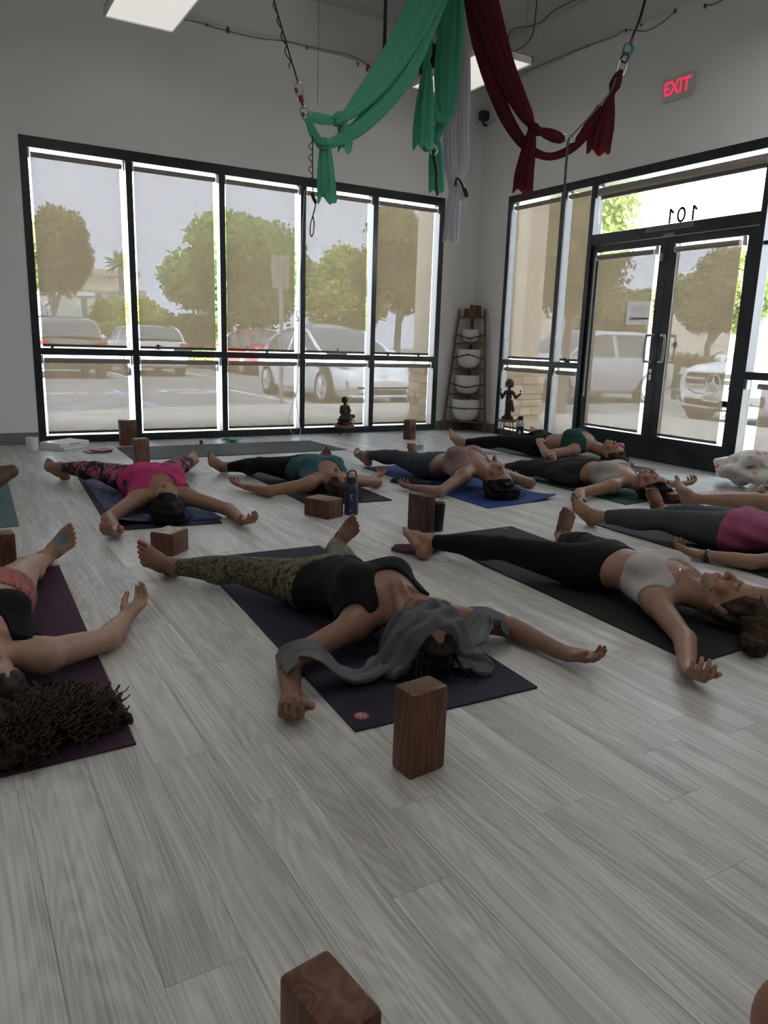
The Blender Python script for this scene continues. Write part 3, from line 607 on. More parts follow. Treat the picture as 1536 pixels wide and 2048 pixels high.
SEDAN = dict(body=[(2.34, .30, .46, .52, .62), (2.26, .20, .62, .68, .80), (1.9, .18, .74, .86, .90), (1.2, .18, .86, .98, .93), (.6, .18, .93, .99, .94), (-1.2, .18, .97, 1.0, .94), (-1.9, .2, 1.0, 1.08, .92), (-2.25, .26, .98, 1.10, .86), (-2.36, .34, .7, .9, .74)],
             cabin=[(1.25, .95, .80, .72), (.9, 1.16, .84, .70), (.25, 1.50, .86, .64), (-.4, 1.60, .87, .62), (-1.1, 1.54, .86, .60), (-1.8, 1.25, .80, .58), (-2.15, 1.08, .7, .55)], roof=1.6, w=.94, r=.35, axles=(1.46, -1.43), mirror=(.75, 1.03), pillars=(-.35,))
tz = car('white_electric_car', (7.42, 14.93, -.15), -PI/2, 'white electric car parked facing the five-pane window', dict(SEDAN, glassroof=True), m_carw)
for s in (-1, 1):
    carpart(tz, 'head_lamp', MB().add([(2.17, s*.52, .69), (2.06, s*.80, .77), (1.82, s*.89, .82), (1.90, s*.80, .83), (2.08, s*.60, .76)], [(0, 1, 2, 3, 4)]), m_head)
    carpart(tz, 'lower_vent', MB().add([(2.30, s*.42, .46), (2.20, s*.80, .50), (2.235, s*.74, .36), (2.30, s*.62, .36)], [(0, 1, 2, 3)]), m_trim)
    carpart(tz, 'side_marker', MB().box((2.05, s*.905-.01, .26), (2.2, s*.905+.01, .31)), mat('amber', (.6, .35, .05), .4))
carpart(tz, 'bumper_intake', MB().box((2.27, -.48, .27), (2.345, .48, .36), .02), m_trim); carpart(tz, 'bumper_lip', MB().box((2.2, -.72, .2), (2.36, .72, .245), .015), m_carw)
carpart(tz, 'emblem', MB().box((2.285, -.03, .56), (2.30, .03, .62), .008), m_chrome)
SUV = dict(body=[(2.40, .34, .62, .70, .66), (2.32, .24, .86, .94, .84), (2.0, .22, .96, 1.04, .94), (1.3, .22, 1.02, 1.12, .96), (.7, .22, 1.05, 1.12, .97), (-1.5, .22, 1.08, 1.1, .97), (-2.2, .26, 1.08, 1.12, .94), (-2.36, .34, 1.0, 1.06, .88)],
           cabin=[(1.15, 1.08, .84, .76), (.55, 1.50, .88, .72), (.2, 1.66, .90, .70), (-1.6, 1.68, .88, .68), (-2.05, 1.55, .84, .66), (-2.3, 1.12, .8, .64)], roof=1.68, w=.97, r=.38, axles=(1.48, -1.42), mirror=(.85, 1.14), pillars=(-.25, -1.35))
mz = car('white_luxury_suv', (11.55+2.38, 8.43, -.15), PI, 'white luxury SUV nosed up to the double door showing its star grille', SUV, m_carw)
gx = 2.36
carpart(mz, 'grille', MB().prism([(-.50, .60), (-.60, .74), (-.56, .90), (.56, .90), (.60, .74), (.50, .60), (.36, .55), (-.36, .55)], gx-.1, gx+.03, 'x'), m_trim)
carpart(mz, 'grille_surround', MB().tube([(gx+.03, y, z) for y, z in ((-.50, .60), (-.60, .74), (-.56, .90), (.56, .90), (.60, .74), (.50, .60), (.36, .55), (-.36, .55), (-.50, .60))], .018, 6), m_chrome)
for z in (.68, .80):
    for s in (-1, 1): carpart(mz, 'grille_bar', MB().box((gx+.03, min(s*.17, s*.56), z-.022), (gx+.06, max(s*.17, s*.56), z+.022), .01), m_chrome)
em = MB(); em.tube([(gx+.06, .135*math.cos(2*PI*k/28), .74+.135*math.sin(2*PI*k/28)) for k in range(29)], .012, 6)
for k in range(3): a = PI/2+2*PI*k/3; em.tube([(gx+.06, 0, .74), (gx+.06, .13*math.cos(a), .74+.13*math.sin(a))], [.024, .004], 6)
carpart(mz, 'star_emblem', em, m_chrome)
for s in (-1, 1):
    carpart(mz, 'head_lamp', MB().add([(2.36, s*.62, .86), (2.33, s*.80, .84), (2.10, s*.95, .92), (2.14, s*.90, 1.00), (2.32, s*.66, .97)], [(0, 1, 2, 3, 4)]), m_head)
    carpart(mz, 'bumper_vent', MB().box((2.25, min(s*.62, s*.9), .38), (2.37, max(s*.62, s*.9), .56), .03), m_trim)
carpart(mz, 'lower_intake', MB().box((2.33, -.6, .26), (2.40, .6, .47), .03), m_trim); carpart(mz, 'skid_trim', MB().tube(catmull([(2.40, -.72, .46), (2.42, -.6, .34), (2.43, 0, .31), (2.42, .6, .34), (2.40, .72, .46)], 5), .02, 6), m_chrome)
pl_ = carpart(mz, 'licence_plate', MB().box((2.42, -.16, .40), (2.435, .16, .56), .004), mat('plate_white', (.75, .75, .75), .5))
text_obj('8VGJ532', .082, mat('plate_blue', (.05, .07, .2), .6), 'plate_number', Matrix(((0, 0, 1, 2.437), (1, 0, 0, 0), (0, 1, 0, .465), (0, 0, 0, 1))), pl_, .001, .002)
text_obj('California', .035, mat('plate_red', (.45, .05, .05), .6), 'plate_state', Matrix(((0, 0, 1, 2.437), (1, 0, 0, 0), (0, 1, 0, .53), (0, 0, 0, 1))), pl_, .001)
car('silver_suv', (13.45, 13.62, -.15), PI, 'silver SUV parked side-on outside the left door leaf', SUV, m_cars)
ra = car('grey_suv', (3.28, 25.0, -.15), PI/2, 'dark grey SUV seen from behind through the leftmost pane', SUV, m_card)
wz = car('white_hatchback', (6.0, 26.4, -.15), PI/2, 'white car seen from behind through the second pane', dict(SUV, roof=1.55, cabin=[(x, z-.13, a, b) for x, z, a, b in SUV['cabin']]), m_carw)
for c_ in (ra, wz):
    for s in (-1, 1): carpart(c_, 'tail_lamp', MB().box((-2.40, min(s*.62, s*.92), .92), (-2.28, max(s*.62, s*.92), 1.04), .02), m_tail)
    carpart(c_, 'rear_bumper', MB().box((-2.45, -.82, .34), (-2.3, .82, .52), .03), m_trim if c_ is ra else m_carw); carpart(c_, 'rear_plate', MB().box((-2.42, -.16, .70), (-2.39, .16, .82)), m_line)
    carpart(c_, 'rear_window', MB().add([(-2.32, -.68, 1.16), (-2.32, .68, 1.16), (-2.12, .56, 1.5), (-2.12, -.56, 1.5)], [(0, 1, 2, 3)]), m_cglass)
car('red_sedan', (10.2, 27.2, -.15), PI/2, 'dark red car behind the white electric car', SEDAN, m_carr)
# ------------------------------------------------------------------ things on walls and ceiling
m_panel = mat('fixture_white', (.82, .82, .8), .5)
m_lens = mat('fixture_lens', (.8, .8, .78), .6, emit=(1, .97, .92), estr=LENS)
m_lens_fill = mat('fixture_lens_fill', (.8, .8, .78), .6, emit=(1, .97, .93), estr=LENS_FILL)
def light_fixture(x, y, label, on=False):
    r = empty('light_fixture', (x, y, 3.70), 0, label, 'ceiling light', 'hanging light panels')
    b = MB()
    for a in ((0, 0, 0, .012, 1.24, .07), (.578, 0, 0, .59, 1.24, .07), (0, 0, 0, .59, .012, .07), (0, 1.228, 0, .59, 1.24, .07), (0, 0, .062, .59, 1.24, .075)): b.box(a[:3], a[3:])
    b.build('housing', m_panel, r)
    MB().box((.014, .014, .012), (.576, 1.226, .02)).build('lens', m_lens_fill if on else m_lens, r)
    for k in (.08, 1.16):
        for u in (.04, .55): MB().tube([(u, k, .075), (u, k, Z_CEIL-3.70)], .002, 5).build('hanging_wire', m_steel, r)
    return r
FX = [(1.47, 6.17, 'white hanging light panel at the top left above the window'), (4.54, 6.14, 'white hanging light panel behind the green and red silks')]
for (x, y, l) in FX: light_fixture(x, y, l)
for x, nx_ in ((-1.6, 'left'), (1.47, 'middle'), (4.54, 'right')):
    for y, ny_ in ((2.5, 'second'), (-1.15, 'third')): light_fixture(x, y, f'unseen light panel added as overhead fill, {nx_} in the {ny_} row from the window', True)  # unseen rows, lit strongly as added fill to brighten the floor
light_fixture(-1.6, 6.17, 'white hanging light panel beyond the left edge of the picture')
# exit sign
ex = empty('exit_sign', (XB, 5.115, 3.40), 0, 'red lettered EXIT sign on the wall above the door', 'sign')
wp = lambda mb, n, m, p=None: (lambda o: (setattr(o, 'parent', p or ex), setattr(o, 'matrix_parent_inverse', Matrix.Translation((-XB, -5.115, -3.40))), o)[-1])(mb.build(n, m))
wp(wbox(MB(), mapB, 4.955, 5.275, 3.305, 3.495, -.045, 0, .004), 'housing', noise_mat('sign_white', (.6, .6, .58), (.66, .66, .64), (9, 9, 9), rough=.5))
et = text_obj('EXIT', .155, mat('exit_red', (.6, .02, .06), .5, emit=(1, .03, .10), estr=.75), 'lettering', MBtext(5.115, 3.40, -.0465) @ Matrix.Scale(.92, 4, (1, 0, 0)) @ Matrix.Scale(1.05, 4, (0, 1, 0)), None, .001, .0035)
et.parent = ex; et.matrix_parent_inverse = Matrix.Translation((-XB, -5.115, -3.40))
# small security camera in the corner
cm = empty('security_camera', (XB-.06, 7.96, 2.98), 0, 'small black camera mounted high in the room corner', 'camera')
q = at(968, 232, X=XB-.06); cm.location = q
MB().box((-.05, -.04, -.05), (.05, .05, .055), .012).build('body', m_trim, cm); MB().tube([(.0, -.045, 0), (0, -.035, 0)], .02, 14).build('lens', m_cglass, cm); MB().tube([(0, 0, -.05), (.0, 0, -.09), (.05, .0, -.1)], .012, 8).build('mount', m_trim, cm)
MB().tube(catmull([(.0, 0, -.05), (-.03, -.05, -.12), (0, -.12, -.12), (.055, -.13, -.05)], 6), .003, 5).build('cable', m_trim, cm)
# string lights on the ledge
m_wire = mat('fine_dark_wire', (.12, .11, .10), .7); m_bulb = mat('red_mini_bulb', (.25, .02, .04), .4)
def string_light(pts, bulbs, label):
    r = empty('string_light', tuple(map(float, pts[0])), 0, label, 'string light'); o_ = np.array(pts[0])
    MB().tube(catmull([np.array(p)-o_ for p in pts], 6), .004, 5).build('wire', m_wire, r)
    for b, big in bulbs: MB().ell(tuple(np.array(b)-o_), (.012*big, .012*big, .02*big), 8, 6).build('bulb', m_bulb if big > 1 else m_wire, r, 'all')
A_ = lambda px, py, w=-.012: at(px, py, Y=YA+w); B_ = lambda px, py, w=-.012: at(px, py, X=XB+w)
string_light([A_(365, 39), A_(400, 46), A_(450, 61), A_(520, 77), A_(575, 83), A_(612, 92), A_(650, 100), A_(700, 110), A_(725, 124), A_(760, 143), A_(820, 165)], [(A_(456, 60), 1.5), (A_(415, 50), .8), (A_(736, 132), 1.2), (A_(735, 139), 1.1), (A_(716, 128), 1), (A_(614, 96), 1)], 'thin string of mini lights along the wall above the five-pane window')
string_light([B_(1050, 143), B_(1110, 118), B_(1175, 92), B_(1230, 72), B_(1252, 60), B_(1290, 62), B_(1320, 48), B_(1350, 22)], [(B_(1252, 61), .9), (B_(1175, 92), .7), (B_(1350, 22), 1.), (B_(1282, 50), .7)], 'thin string of mini lights along the wall above the exit door')
string_light([B_(1408, 8), B_(1425, 9), B_(1460, -8)], [(B_(1410, 12), 1.)], 'short end of wire with one bulb at the top right corner')
# spiral duct with round diffuser
m_duct = noise_mat('painted_duct', (.55, .55, .53), (.6, .6, .58), (4, 4, 4), rough=.5)
dq = at(869, 52, Y=7.75); dv = empty('air_diffuser', tuple(dq), 0, 'round white air diffuser half hidden behind the green silk', 'vent')
MB().lathe([(.17, .26), (.17, .06), (.26, 0), (.25, -.01), (.2, -.005)], n=28).build('collar', m_duct, dv, 40)
for k, r_ in enumerate((.2, .155, .11, .065)): MB().lathe([(r_, -.012+.0*k), (r_-.028, .02), (r_-.022, .022), (r_+.004, -.006)], n=24).build('ring', m_white, dv, 40)
MB().lathe([(0, .045), (.2, .045)], n=24).build('dark_core', m_trim, dv)
MB().tube([(0, 0, .2), (0, 0, Z_CEIL-float(dq[2]))], .17, 20).build('duct', m_duct, dv, 40)
sq = at(861, 128, Y=7.6); sp = empty('wall_speaker', tuple(sq), 0, 'black box hung beside the light panel behind the green silk', 'speaker')
MB().box((-.11, -.06, -.19), (.11, .06, .19), .01).build('cabinet', m_trim, sp); MB().box((-.095, -.066, -.175), (.095, -.058, .175), .004).build('grille', m_black, sp); MB().tube([(0, 0, .19), (0, 0, Z_CEIL-float(sq[2]))], .01, 6).build('hanging_rod', m_trim, sp)
rq = at(768, 122, Y=6.2); tag(MB().tube([tuple(rq), (rq[0], rq[1], Z_CEIL)], .016, 8).build('black_rod', m_black, None, 50), 'slim black rod hanging from the ceiling behind the green silk', 'rod')
rq = at(635, 215, Y=7.3); tag(MB().tube([tuple(rq), (rq[0], rq[1], Z_CEIL)], .0025, 5).build('thread', m_wire), 'hair-thin thread hanging from the ceiling left of the green silk', 'thread')
tag(MB().tube(catmull([at(1010, 103, Y=6.3), at(1018, 70, Y=6.3), at(1030, 57, Y=6.3), at(1060, 52, Y=6.3), at(1085, 42, Y=6.3), at(1110, 20, Y=6.3), at(1160, -5, Y=6.3)], 6), .006, 6).build('power_cable', m_wire), 'loose black cable looping above the right light panel', 'cable')
tag(MB().tube(catmull([at(1012, 101, Y=6.4), at(1030, 101, Y=6.4), at(1050, 90, Y=6.4), at(1066, 65, Y=6.4), at(1072, 20, Y=6.4), at(1075, -20, Y=6.4)], 6), .006, 6).build('power_cable', m_wire), 'black cable running straight up beside the hanging wire', 'cable')
# ------------------------------------------------------------------ aerial silks
def silk_mat(name, col, tcol):
    def f(t, b):
        o = t.nodes['Material Output']; ds = N(t, 'BsdfDiffuse'); tl = N(t, 'BsdfTranslucent'); mx = N(t, 'MixShader'); mx.inputs[0].default_value = .4
        m = mapping(t, (60, 60, 6)); n = N(t, 'TexNoise', i_Scale=1., i_Detail=3.); t.links.new(m.outputs[0], n.inputs[0]); r = ramp(t, n.outputs[0], [(.3, tuple(c*.85 for c in col)), (.7, col)])
        bp = N(t, 'Bump', i_Strength=.25, i_Distance=.004); t.links.new(n.outputs[0], bp.inputs['Height']); t.links.new(bp.outputs[0], ds.inputs['Normal'])
        t.links.new(r.outputs[0], ds.inputs[0]); tl.inputs[0].default_value = (*tcol, 1); t.links.new(ds.outputs[0], mx.inputs[1]); t.links.new(tl.outputs[0], mx.inputs[2]); t.links.new(mx.outputs[0], o.inputs[0])
    return mat(name, nodes=f)
m_green = silk_mat('green_silk', (.14, .50, .34), (.12, .46, .30)); m_red = silk_mat('dark_red_silk', (.105, .026, .032), (.20, .026, .026)); m_lav = silk_mat('white_silk', (.72, .69, .76), (.6, .58, .64))
SY = 4.6
def cloth(name, pts, m, parent, seed=0, depth=.42, pleats=9, n=56, ripple=.16, ragged=0., taper_end=False):
    """a gathered run of cloth: pts = (px, py, width_px[, Y])"""
    P = [at(p[0], p[1], Y=(p[3] if len(p) > 3 else SY)) for p in pts]; sc = [np.linalg.norm(q-np.array([0, 0, CAM_H]))/F_PX for q in P]
    Wd = [p[2]*s for p, s in zip(pts, sc)]; path = catmull(P, 9); ww = np.interp(np.linspace(0, len(pts)-1, len(path)), range(len(pts)), Wd); ww = smooth1(np.array(ww), 3)
    view = _f; rg = random.Random(seed); ph = [rg.uniform(0, 6) for _ in range(4)]; v = []; K = len(path)
    for i, p in enumerate(path):
        T = path[min(i+1, K-1)]-path[max(i-1, 0)]; T /= np.linalg.norm(T); S = np.cross(T, view); S /= np.linalg.norm(S); D = np.cross(S, T); w = ww[i]/2
        for k in range(n):
            a = 2*PI*k/n; tw = .4*math.sin(i*.08+ph[3])
            rip = 1+ripple*math.sin(pleats*a+ph[0]+tw)+ripple*.6*math.sin((pleats*2-3)*a+ph[1]-tw)
            off = S*w*math.cos(a)*(1+ripple*.3*math.sin(5*a+ph[2]))+D*w*depth*math.sin(a)*rip
            if ragged and i >= K-3: off = off+T*ragged*math.sin(3*a+ph[2])*(i-K+4)/3
            v.append(p+off)
    f = [(i*n+k, i*n+(k+1) % n, (i+1)*n+(k+1) % n, (i+1)*n+k) for i in range(K-1) for k in range(n)]
    o = MB().add(v, f).build(name, m, parent, 'all'); return o
def ring_link(name, a, b, wpx, m, parent, r=.006, Y=None):
    """oval carabiner between two photo points"""
    A, B = at(*a, Y=Y or SY), at(*b, Y=Y or SY); c = (A+B)/2; T = (B-A); L = np.linalg.norm(T)/2; T = T/(2*L); S = np.cross(T, _f); S /= np.linalg.norm(S); w = wpx/2*np.linalg.norm(c)/F_PX
    pts = []
    for k in range(25):
        t = 2*PI*k/24; ex_ = lambda q: math.copysign(abs(q)**.75, q); pts.append(c+T*L*ex_(math.cos(t))+S*w*ex_(math.sin(t)))
    return MB().tube(pts, r, 7, False).build(name, m, parent, 'all')
m_strap = noise_mat('black_webbing', (.02, .02, .022), (.035, .035, .037), (90, 90, 90), rough=.8); m_gstrap = noise_mat('grey_webbing', (.10, .10, .11), (.14, .14, .15), (90, 90, 90), rough=.8)
m_rswv = mat('red_anodised', (.25, .02, .04), .35, .6); m_bswv = mat('blue_anodised', (.03, .17, .22), .35, .6)
def strap(name, pts, wpx, m, parent, Y=None, thin=.25):
    P = [at(p[0], p[1], Y=p[2] if len(p) > 2 else (Y or SY)) for p in pts]; r = wpx/2*np.linalg.norm(P[0]-np.array([0, 0, CAM_H]))/F_PX
    return MB().tube(catmull(P, 6), r, 8, True, thin).build(name, m, parent, 50)
sl = empty('aerial_silk', tuple(at(655, 240, Y=SY)), 0, 'green aerial silk knotted onto a carabiner at the left', 'aerial silk', 'aerial yoga silks')
def adopt(root):
    for c_ in list(root.children): c_.matrix_parent_inverse = Matrix.Translation(-root.location)
_g = lambda *a, **k: cloth(*a, **k)
_g('sling', [(905, -150, 60), (866, -30, 56), (822, 60, 52), (770, 145, 46), (722, 203, 34), (690, 234, 17), (676, 240, 13)], m_green, sl, 1)
_g('sling', [(915, -150, 50), (876, -30, 46), (842, 60, 44), (802, 150, 44), (758, 212, 36), (720, 252, 30), (692, 272, 24), (662, 286, 18), (641, 284, 17), (628, 268, 16), (620, 248, 13), (613, 236, 9)], m_green, sl, 2)
_g('knot', [(690, 236, 14), (682, 236, 22), (674, 240, 22), (666, 242, 16)], m_green, sl, 3, depth=.9)
_g('tied_end', [(672, 241, 14), (655, 240, 18), (638, 237, 20), (622, 233, 17), (614, 231, 8)], m_green, sl, 4)
_g('tail', [(683, 238, 12), (688, 258, 22), (691, 280, 27), (690, 300, 24)], m_green, sl, 5, ragged=.02, pleats=6, ripple=.25)
_g('knot', [(660, 287, 17), (651, 289, 24), (642, 287, 20), (636, 282, 15)], m_green, sl, 6, depth=.9)
_g('tail', [(650, 290, 16), (651, 305, 22), (652, 330, 28), (653, 365, 33), (655, 397, 35)], m_green, sl, 7, ragged=.035, pleats=7, ripple=.28)
strap('strap', [(536, -60), (548, 0), (575, 95), (597, 168)], 5, m_strap, sl)
sp_ = MB(); pts = []
for k in range(90):
    t = k/89; a = at(549+36*t, 0+138*t, Y=SY); pts.append(a+np.array([-.018*abs(math.sin(k*.16)), .004*math.sin(k*.3), 0]))
sp_.tube(pts, .0035, 5).build('coiled_cord', m_strap, sl)
ring_link('carabiner', (595, 166), (602, 193), 13, m_steel, sl); ring_link('carabiner', (605, 214), (617, 242), 13, m_steel, sl)
MB().tube([at(601, 191, Y=SY), at(604, 205, Y=SY)], .016, 8).build('swivel', m_rswv, sl, 50); MB().tube([at(604, 205, Y=SY), at(607, 217, Y=SY)], .007, 8).build('swivel_pin', m_strap, sl)
MB().tube([at(592, 176, Y=SY), at(594, 186, Y=SY)], .010, 8).build('screw_gate', m_rswv, sl); MB().tube([at(605, 225, Y=SY), at(608, 233, Y=SY)], .010, 8).build('screw_gate', m_rswv, sl)
strap('hanging_strap', [(617, 234), (622, 255), (625, 280), (625, 340), (626, 385)], 4.5, m_strap, sl)
pts = []
for k in range(110):
    t = k/109; a = at(625, 282+92*t, Y=SY); pts.append(a+np.array([-.024*math.sin(k*.115)**2, .004*math.sin(k*.2), 0]))
MB().tube(pts, .003, 5).build('coiled_cord', m_strap, sl)
strap('knot_end', [(624, 386), (627, 396), (632, 406)], 8, m_strap, sl, thin=.8)
strap('hand_loop', [(632, 405), (629, 420), (622, 445), (620, 463), (623, 473), (627, 465), (628, 445), (626, 430), (631, 412)], 2.6, m_strap, sl, thin=.8)
adopt(sl)
s2 = empty('aerial_silk', tuple(at(880, 200, Y=SY+.3)), 0, 'green aerial silk hanging straight down with two knotted tails', 'aerial silk', 'aerial yoga silks'); G2 = SY+.3
def y2(l, Y): return [(*p, Y) for p in l]
_g('sling', y2([(908, -150, 44), (905, -30, 43), (901, 70, 45), (895, 150, 45), (893, 195, 38), (892, 225, 30), (884, 237, 20), (872, 230, 16), (863, 205, 14), (857, 170, 12)], G2), m_green, s2, 11)
_g('tied_end', y2([(853, 74, 8), (853, 88, 20), (853, 108, 20), (853, 122, 12), (854, 134, 16), (855, 146, 17)], G2-.02), m_green, s2, 12, depth=.7)
_g('tail', y2([(855, 140, 14), (853, 170, 24), (850, 220, 33), (848, 260, 38), (847, 295, 37)], G2-.05), m_green, s2, 13, ragged=.025, pleats=7, ripple=.28)
_g('sling', y2([(884, 236, 14), (879, 255, 18), (874, 272, 15), (871, 281, 14)], G2+.05), m_green, s2, 14)
_g('tail', y2([(871, 279, 14), (872, 295, 22), (873, 330, 27), (874, 383, 28)], G2+.06), m_green, s2, 15, ragged=.01, pleats=5, ripple=.3)
ring_link('carabiner', (850, -10), (853, 18), 17, m_steel, s2, Y=G2); ring_link('carabiner', (852, 46), (854, 82), 9, m_steel, s2, Y=G2); ring_link('swivel', (848, 30), (854, 52), 15, m_rswv, s2, .009, G2)
MB().tube([at(852, 16, Y=G2), at(853, 34, Y=G2)], .012, 8).build('swivel_pin', m_strap, s2); strap('hanging_strap', [(850, -80), (851, -8)], 5, m_strap, s2, G2)
ring_link('carabiner', (860, 292), (872, 306), 13, m_steel, s2, .007, G2); strap('hanging_strap', [(865, 292), (867, 315), (872, 345), (872, 370), (875, 391)], 8, m_strap, s2, G2-.03)
adopt(s2)
s3 = empty('aerial_silk', tuple(at(915, 300, Y=SY+.55)), 0, 'white aerial silk bundled with a black strap', 'aerial silk', 'aerial yoga silks'); G3 = SY+.55
_g('sling', y2([(930, -150, 18), (930, 0, 18), (930, 110, 18), (925, 200, 30), (926, 280, 24), (926, 330, 22), (919, 358, 11)], G3), m_lav, s3, 21, pleats=12)
_g('sling', y2([(920, 60, 10), (918, 150, 16), (906, 215, 22), (900, 260, 24), (901, 320, 26), (905, 360, 20), (903, 384, 9)], G3+.03), m_lav, s3, 22, pleats=12)
_g('tail', y2([(917, 360, 10), (911, 380, 20), (906, 420, 26), (904, 455, 28), (902, 482, 30)], G3-.03), m_lav, s3, 23, ragged=.015, pleats=8, ripple=.25)
_g('tail', y2([(920, 364, 8), (925, 380, 15), (925, 405, 12)], G3-.03), m_lav, s3, 24, ragged=.02, pleats=5, ripple=.3)
strap('binding_strap', [(911, 372), (913, 357), (920, 361), (926, 375), (931, 392), (935, 390), (930, 376)], 5, m_strap, s3, G3-.07, .6)
adopt(s3)
s4 = empty('aerial_silk', tuple(at(1100, 250, Y=SY)), 0, 'dark red aerial silk draped in a loop at the right', 'aerial silk', 'aerial yoga silks')
_g('sling', [(945, -140, 52), (960, -30, 50), (984, 60, 45), (1006, 130, 40), (1031, 190, 36), (1052, 230, 27), (1064, 252, 13)], m_red, s4, 31, ripple=.1)
_g('sling', y2([(935, -140, 34), (944, -30, 34), (957, 60, 33), (974, 130, 30), (990, 180, 27), (1010, 230, 25), (1035, 272, 22), (1058, 297, 18), (1085, 311, 15), (1110, 312, 14), (1140, 299, 15), (1163, 277, 18), (1185, 245, 22), (1203, 215, 16)], SY+.06), m_red, s4, 32, ripple=.12)
_g('knot', [(1060, 248, 12), (1067, 256, 20), (1074, 262, 17), (1082, 263, 13)], m_red, s4, 33, depth=.9)
_g('tied_end', [(1078, 262, 12), (1090, 266, 20), (1105, 271, 24), (1120, 275, 21), (1129, 277, 9)], m_red, s4, 34)
_g('tail', [(1064, 258, 12), (1060, 285, 22), (1054, 320, 29), (1049, 350, 34), (1046, 383, 36)], m_red, s4, 35, ragged=.02, pleats=7, ripple=.25)
_g('tied_end', [(1243, 140, 6), (1237, 152, 15), (1230, 170, 20), (1224, 186, 9)], m_red, s4, 36, depth=.7)
_g('tail', [(1225, 183, 9), (1221, 198, 13), (1214, 225, 27), (1206, 252, 38), (1199, 280, 42), (1197, 300, 40)], m_red, s4, 37, ragged=.035, pleats=7, ripple=.25)
strap('strap', [(1310, -80), (1290, 0), (1278, 42), (1263, 78)], 6, m_strap, s4); strap('hanging_strap', [(1232, 155), (1220, 185), (1180, 232), (1147, 268), (1137, 280), (1134, 310), (1131, 345), (1128, 400), (1124, 458)], 6, m_gstrap, s4, SY-.06)
MB().tube([at(1265, 74, Y=SY), at(1262, 84, Y=SY)], .012, 8).build('screw_gate', m_rswv, s4); ring_link('swivel', (1259, 88), (1253, 110), 13, m_bswv, s4, .009); ring_link('swivel', (1254, 107), (1246, 124), 10, m_strap, s4, .008)
ring_link('carabiner', (1249, 117), (1238, 152), 13, m_steel, s4, .007); ring_link('carabiner', (1120, 273), (1149, 278), 13, m_steel, s4, .006)
adopt(s4)
# ------------------------------------------------------------------ people: implicit-surface bodies
def V3(*a): return np.array(a, float)
def unit(v): v = np.asarray(v, float); return v/(np.linalg.norm(v)+1e-9)
class Field:
    def __init__(s): s.p = []
    def cone(s, a, b, r1, r2, tag, k=.03, flat=None, n=None):
        a = np.asarray(a, float); b = np.asarray(b, float); m = max(r1, r2)
        s.p.append(('c', tag, a, b, r1, r2, k, flat, None if n is None else unit(n), np.minimum(a, b)-m, np.maximum(a, b)+m)); return s
    def limb(s, a, b, prof, tag, k=.03):
        a = np.asarray(a, float); b = np.asarray(b, float); m = max(r for _, r in prof)
        s.p.append(('l', tag, a, b, [t for t, _ in prof], [r for _, r in prof], k, None, None, np.minimum(a, b)-m, np.maximum(a, b)+m)); return s
    def ell(s, c, r, tag, ax=None, k=.03):
        c = np.asarray(c, float); ax = np.eye(3) if ax is None else np.array(ax); r = np.asarray(r, float); m = r.max()
        s.p.append(('e', tag, c, ax, r, None, k, None, None, c-m, c+m)); return s
    def grid(s, lo, hi, h, tags=None, off=0.):
        lo = np.asarray(lo, float); n = np.maximum(4, np.ceil((np.asarray(hi)-lo)/h).astype(int)+1); D = np.full(n, .25, np.float32)
        ax = [lo[i]+h*np.arange(n[i]) for i in range(3)]
        for (ty, tg, a, b, r1, r2, k, fl, nn, bl, bh) in s.p:
            if tags and tg not in tags: continue
            m = k+abs(off)+3*h; i0 = np.maximum(0, np.floor((bl-m-lo)/h).astype(int)); i1 = np.minimum(n, np.ceil((bh+m-lo)/h).astype(int)+1)
            if (i1 <= i0).any(): continue
            X = ax[0][i0[0]:i1[0]].astype(np.float32)[:, None, None]; Y = ax[1][i0[1]:i1[1]].astype(np.float32)[None, :, None]; Z = ax[2][i0[2]:i1[2]].astype(np.float32)[None, None, :]
            if ty in 'cl':
                ba = b-a; L2 = ba@ba+1e-9; px, py, pz = X-a[0], Y-a[1], Z-a[2]; t = np.clip((px*ba[0]+py*ba[1]+pz*ba[2])/L2, 0, 1)
                qx, qy, qz = px-t*ba[0], py-t*ba[1], pz-t*ba[2]
                if fl: e = (qx*nn[0]+qy*nn[1]+qz*nn[2])*(1/fl-1); qx, qy, qz = qx+nn[0]*e, qy+nn[1]*e, qz+nn[2]*e
                rad = (r1+(r2-r1)*t) if ty == 'c' else np.interp(t, np.linspace(0, 1, 65), smooth1(np.interp(np.linspace(0, 1, 65), r1, r2), 40)).astype(np.float32)
                d = (np.sqrt(qx*qx+qy*qy+qz*qz)-rad)*(min(fl, 1)*.5+.5 if fl else 1)
            else:
                px, py, pz = X-a[0], Y-a[1], Z-a[2]; k0 = 0; k1 = 0
                for i in range(3):
                    w = px*b[i][0]+py*b[i][1]+pz*b[i][2]; k0 = k0+(w/r1[i])**2; k1 = k1+(w/r1[i]**2)**2
                k0 = np.sqrt(k0); d = k0*(k0-1)/(np.sqrt(k1)+1e-6)
            sl_ = tuple(slice(i0[i], i1[i]) for i in range(3)); A = D[sl_]; hh = np.maximum(k-np.abs(A-d), 0)/k; D[sl_] = np.minimum(A, d)-hh*hh*k*.25
        return lo, h, D-off, ax
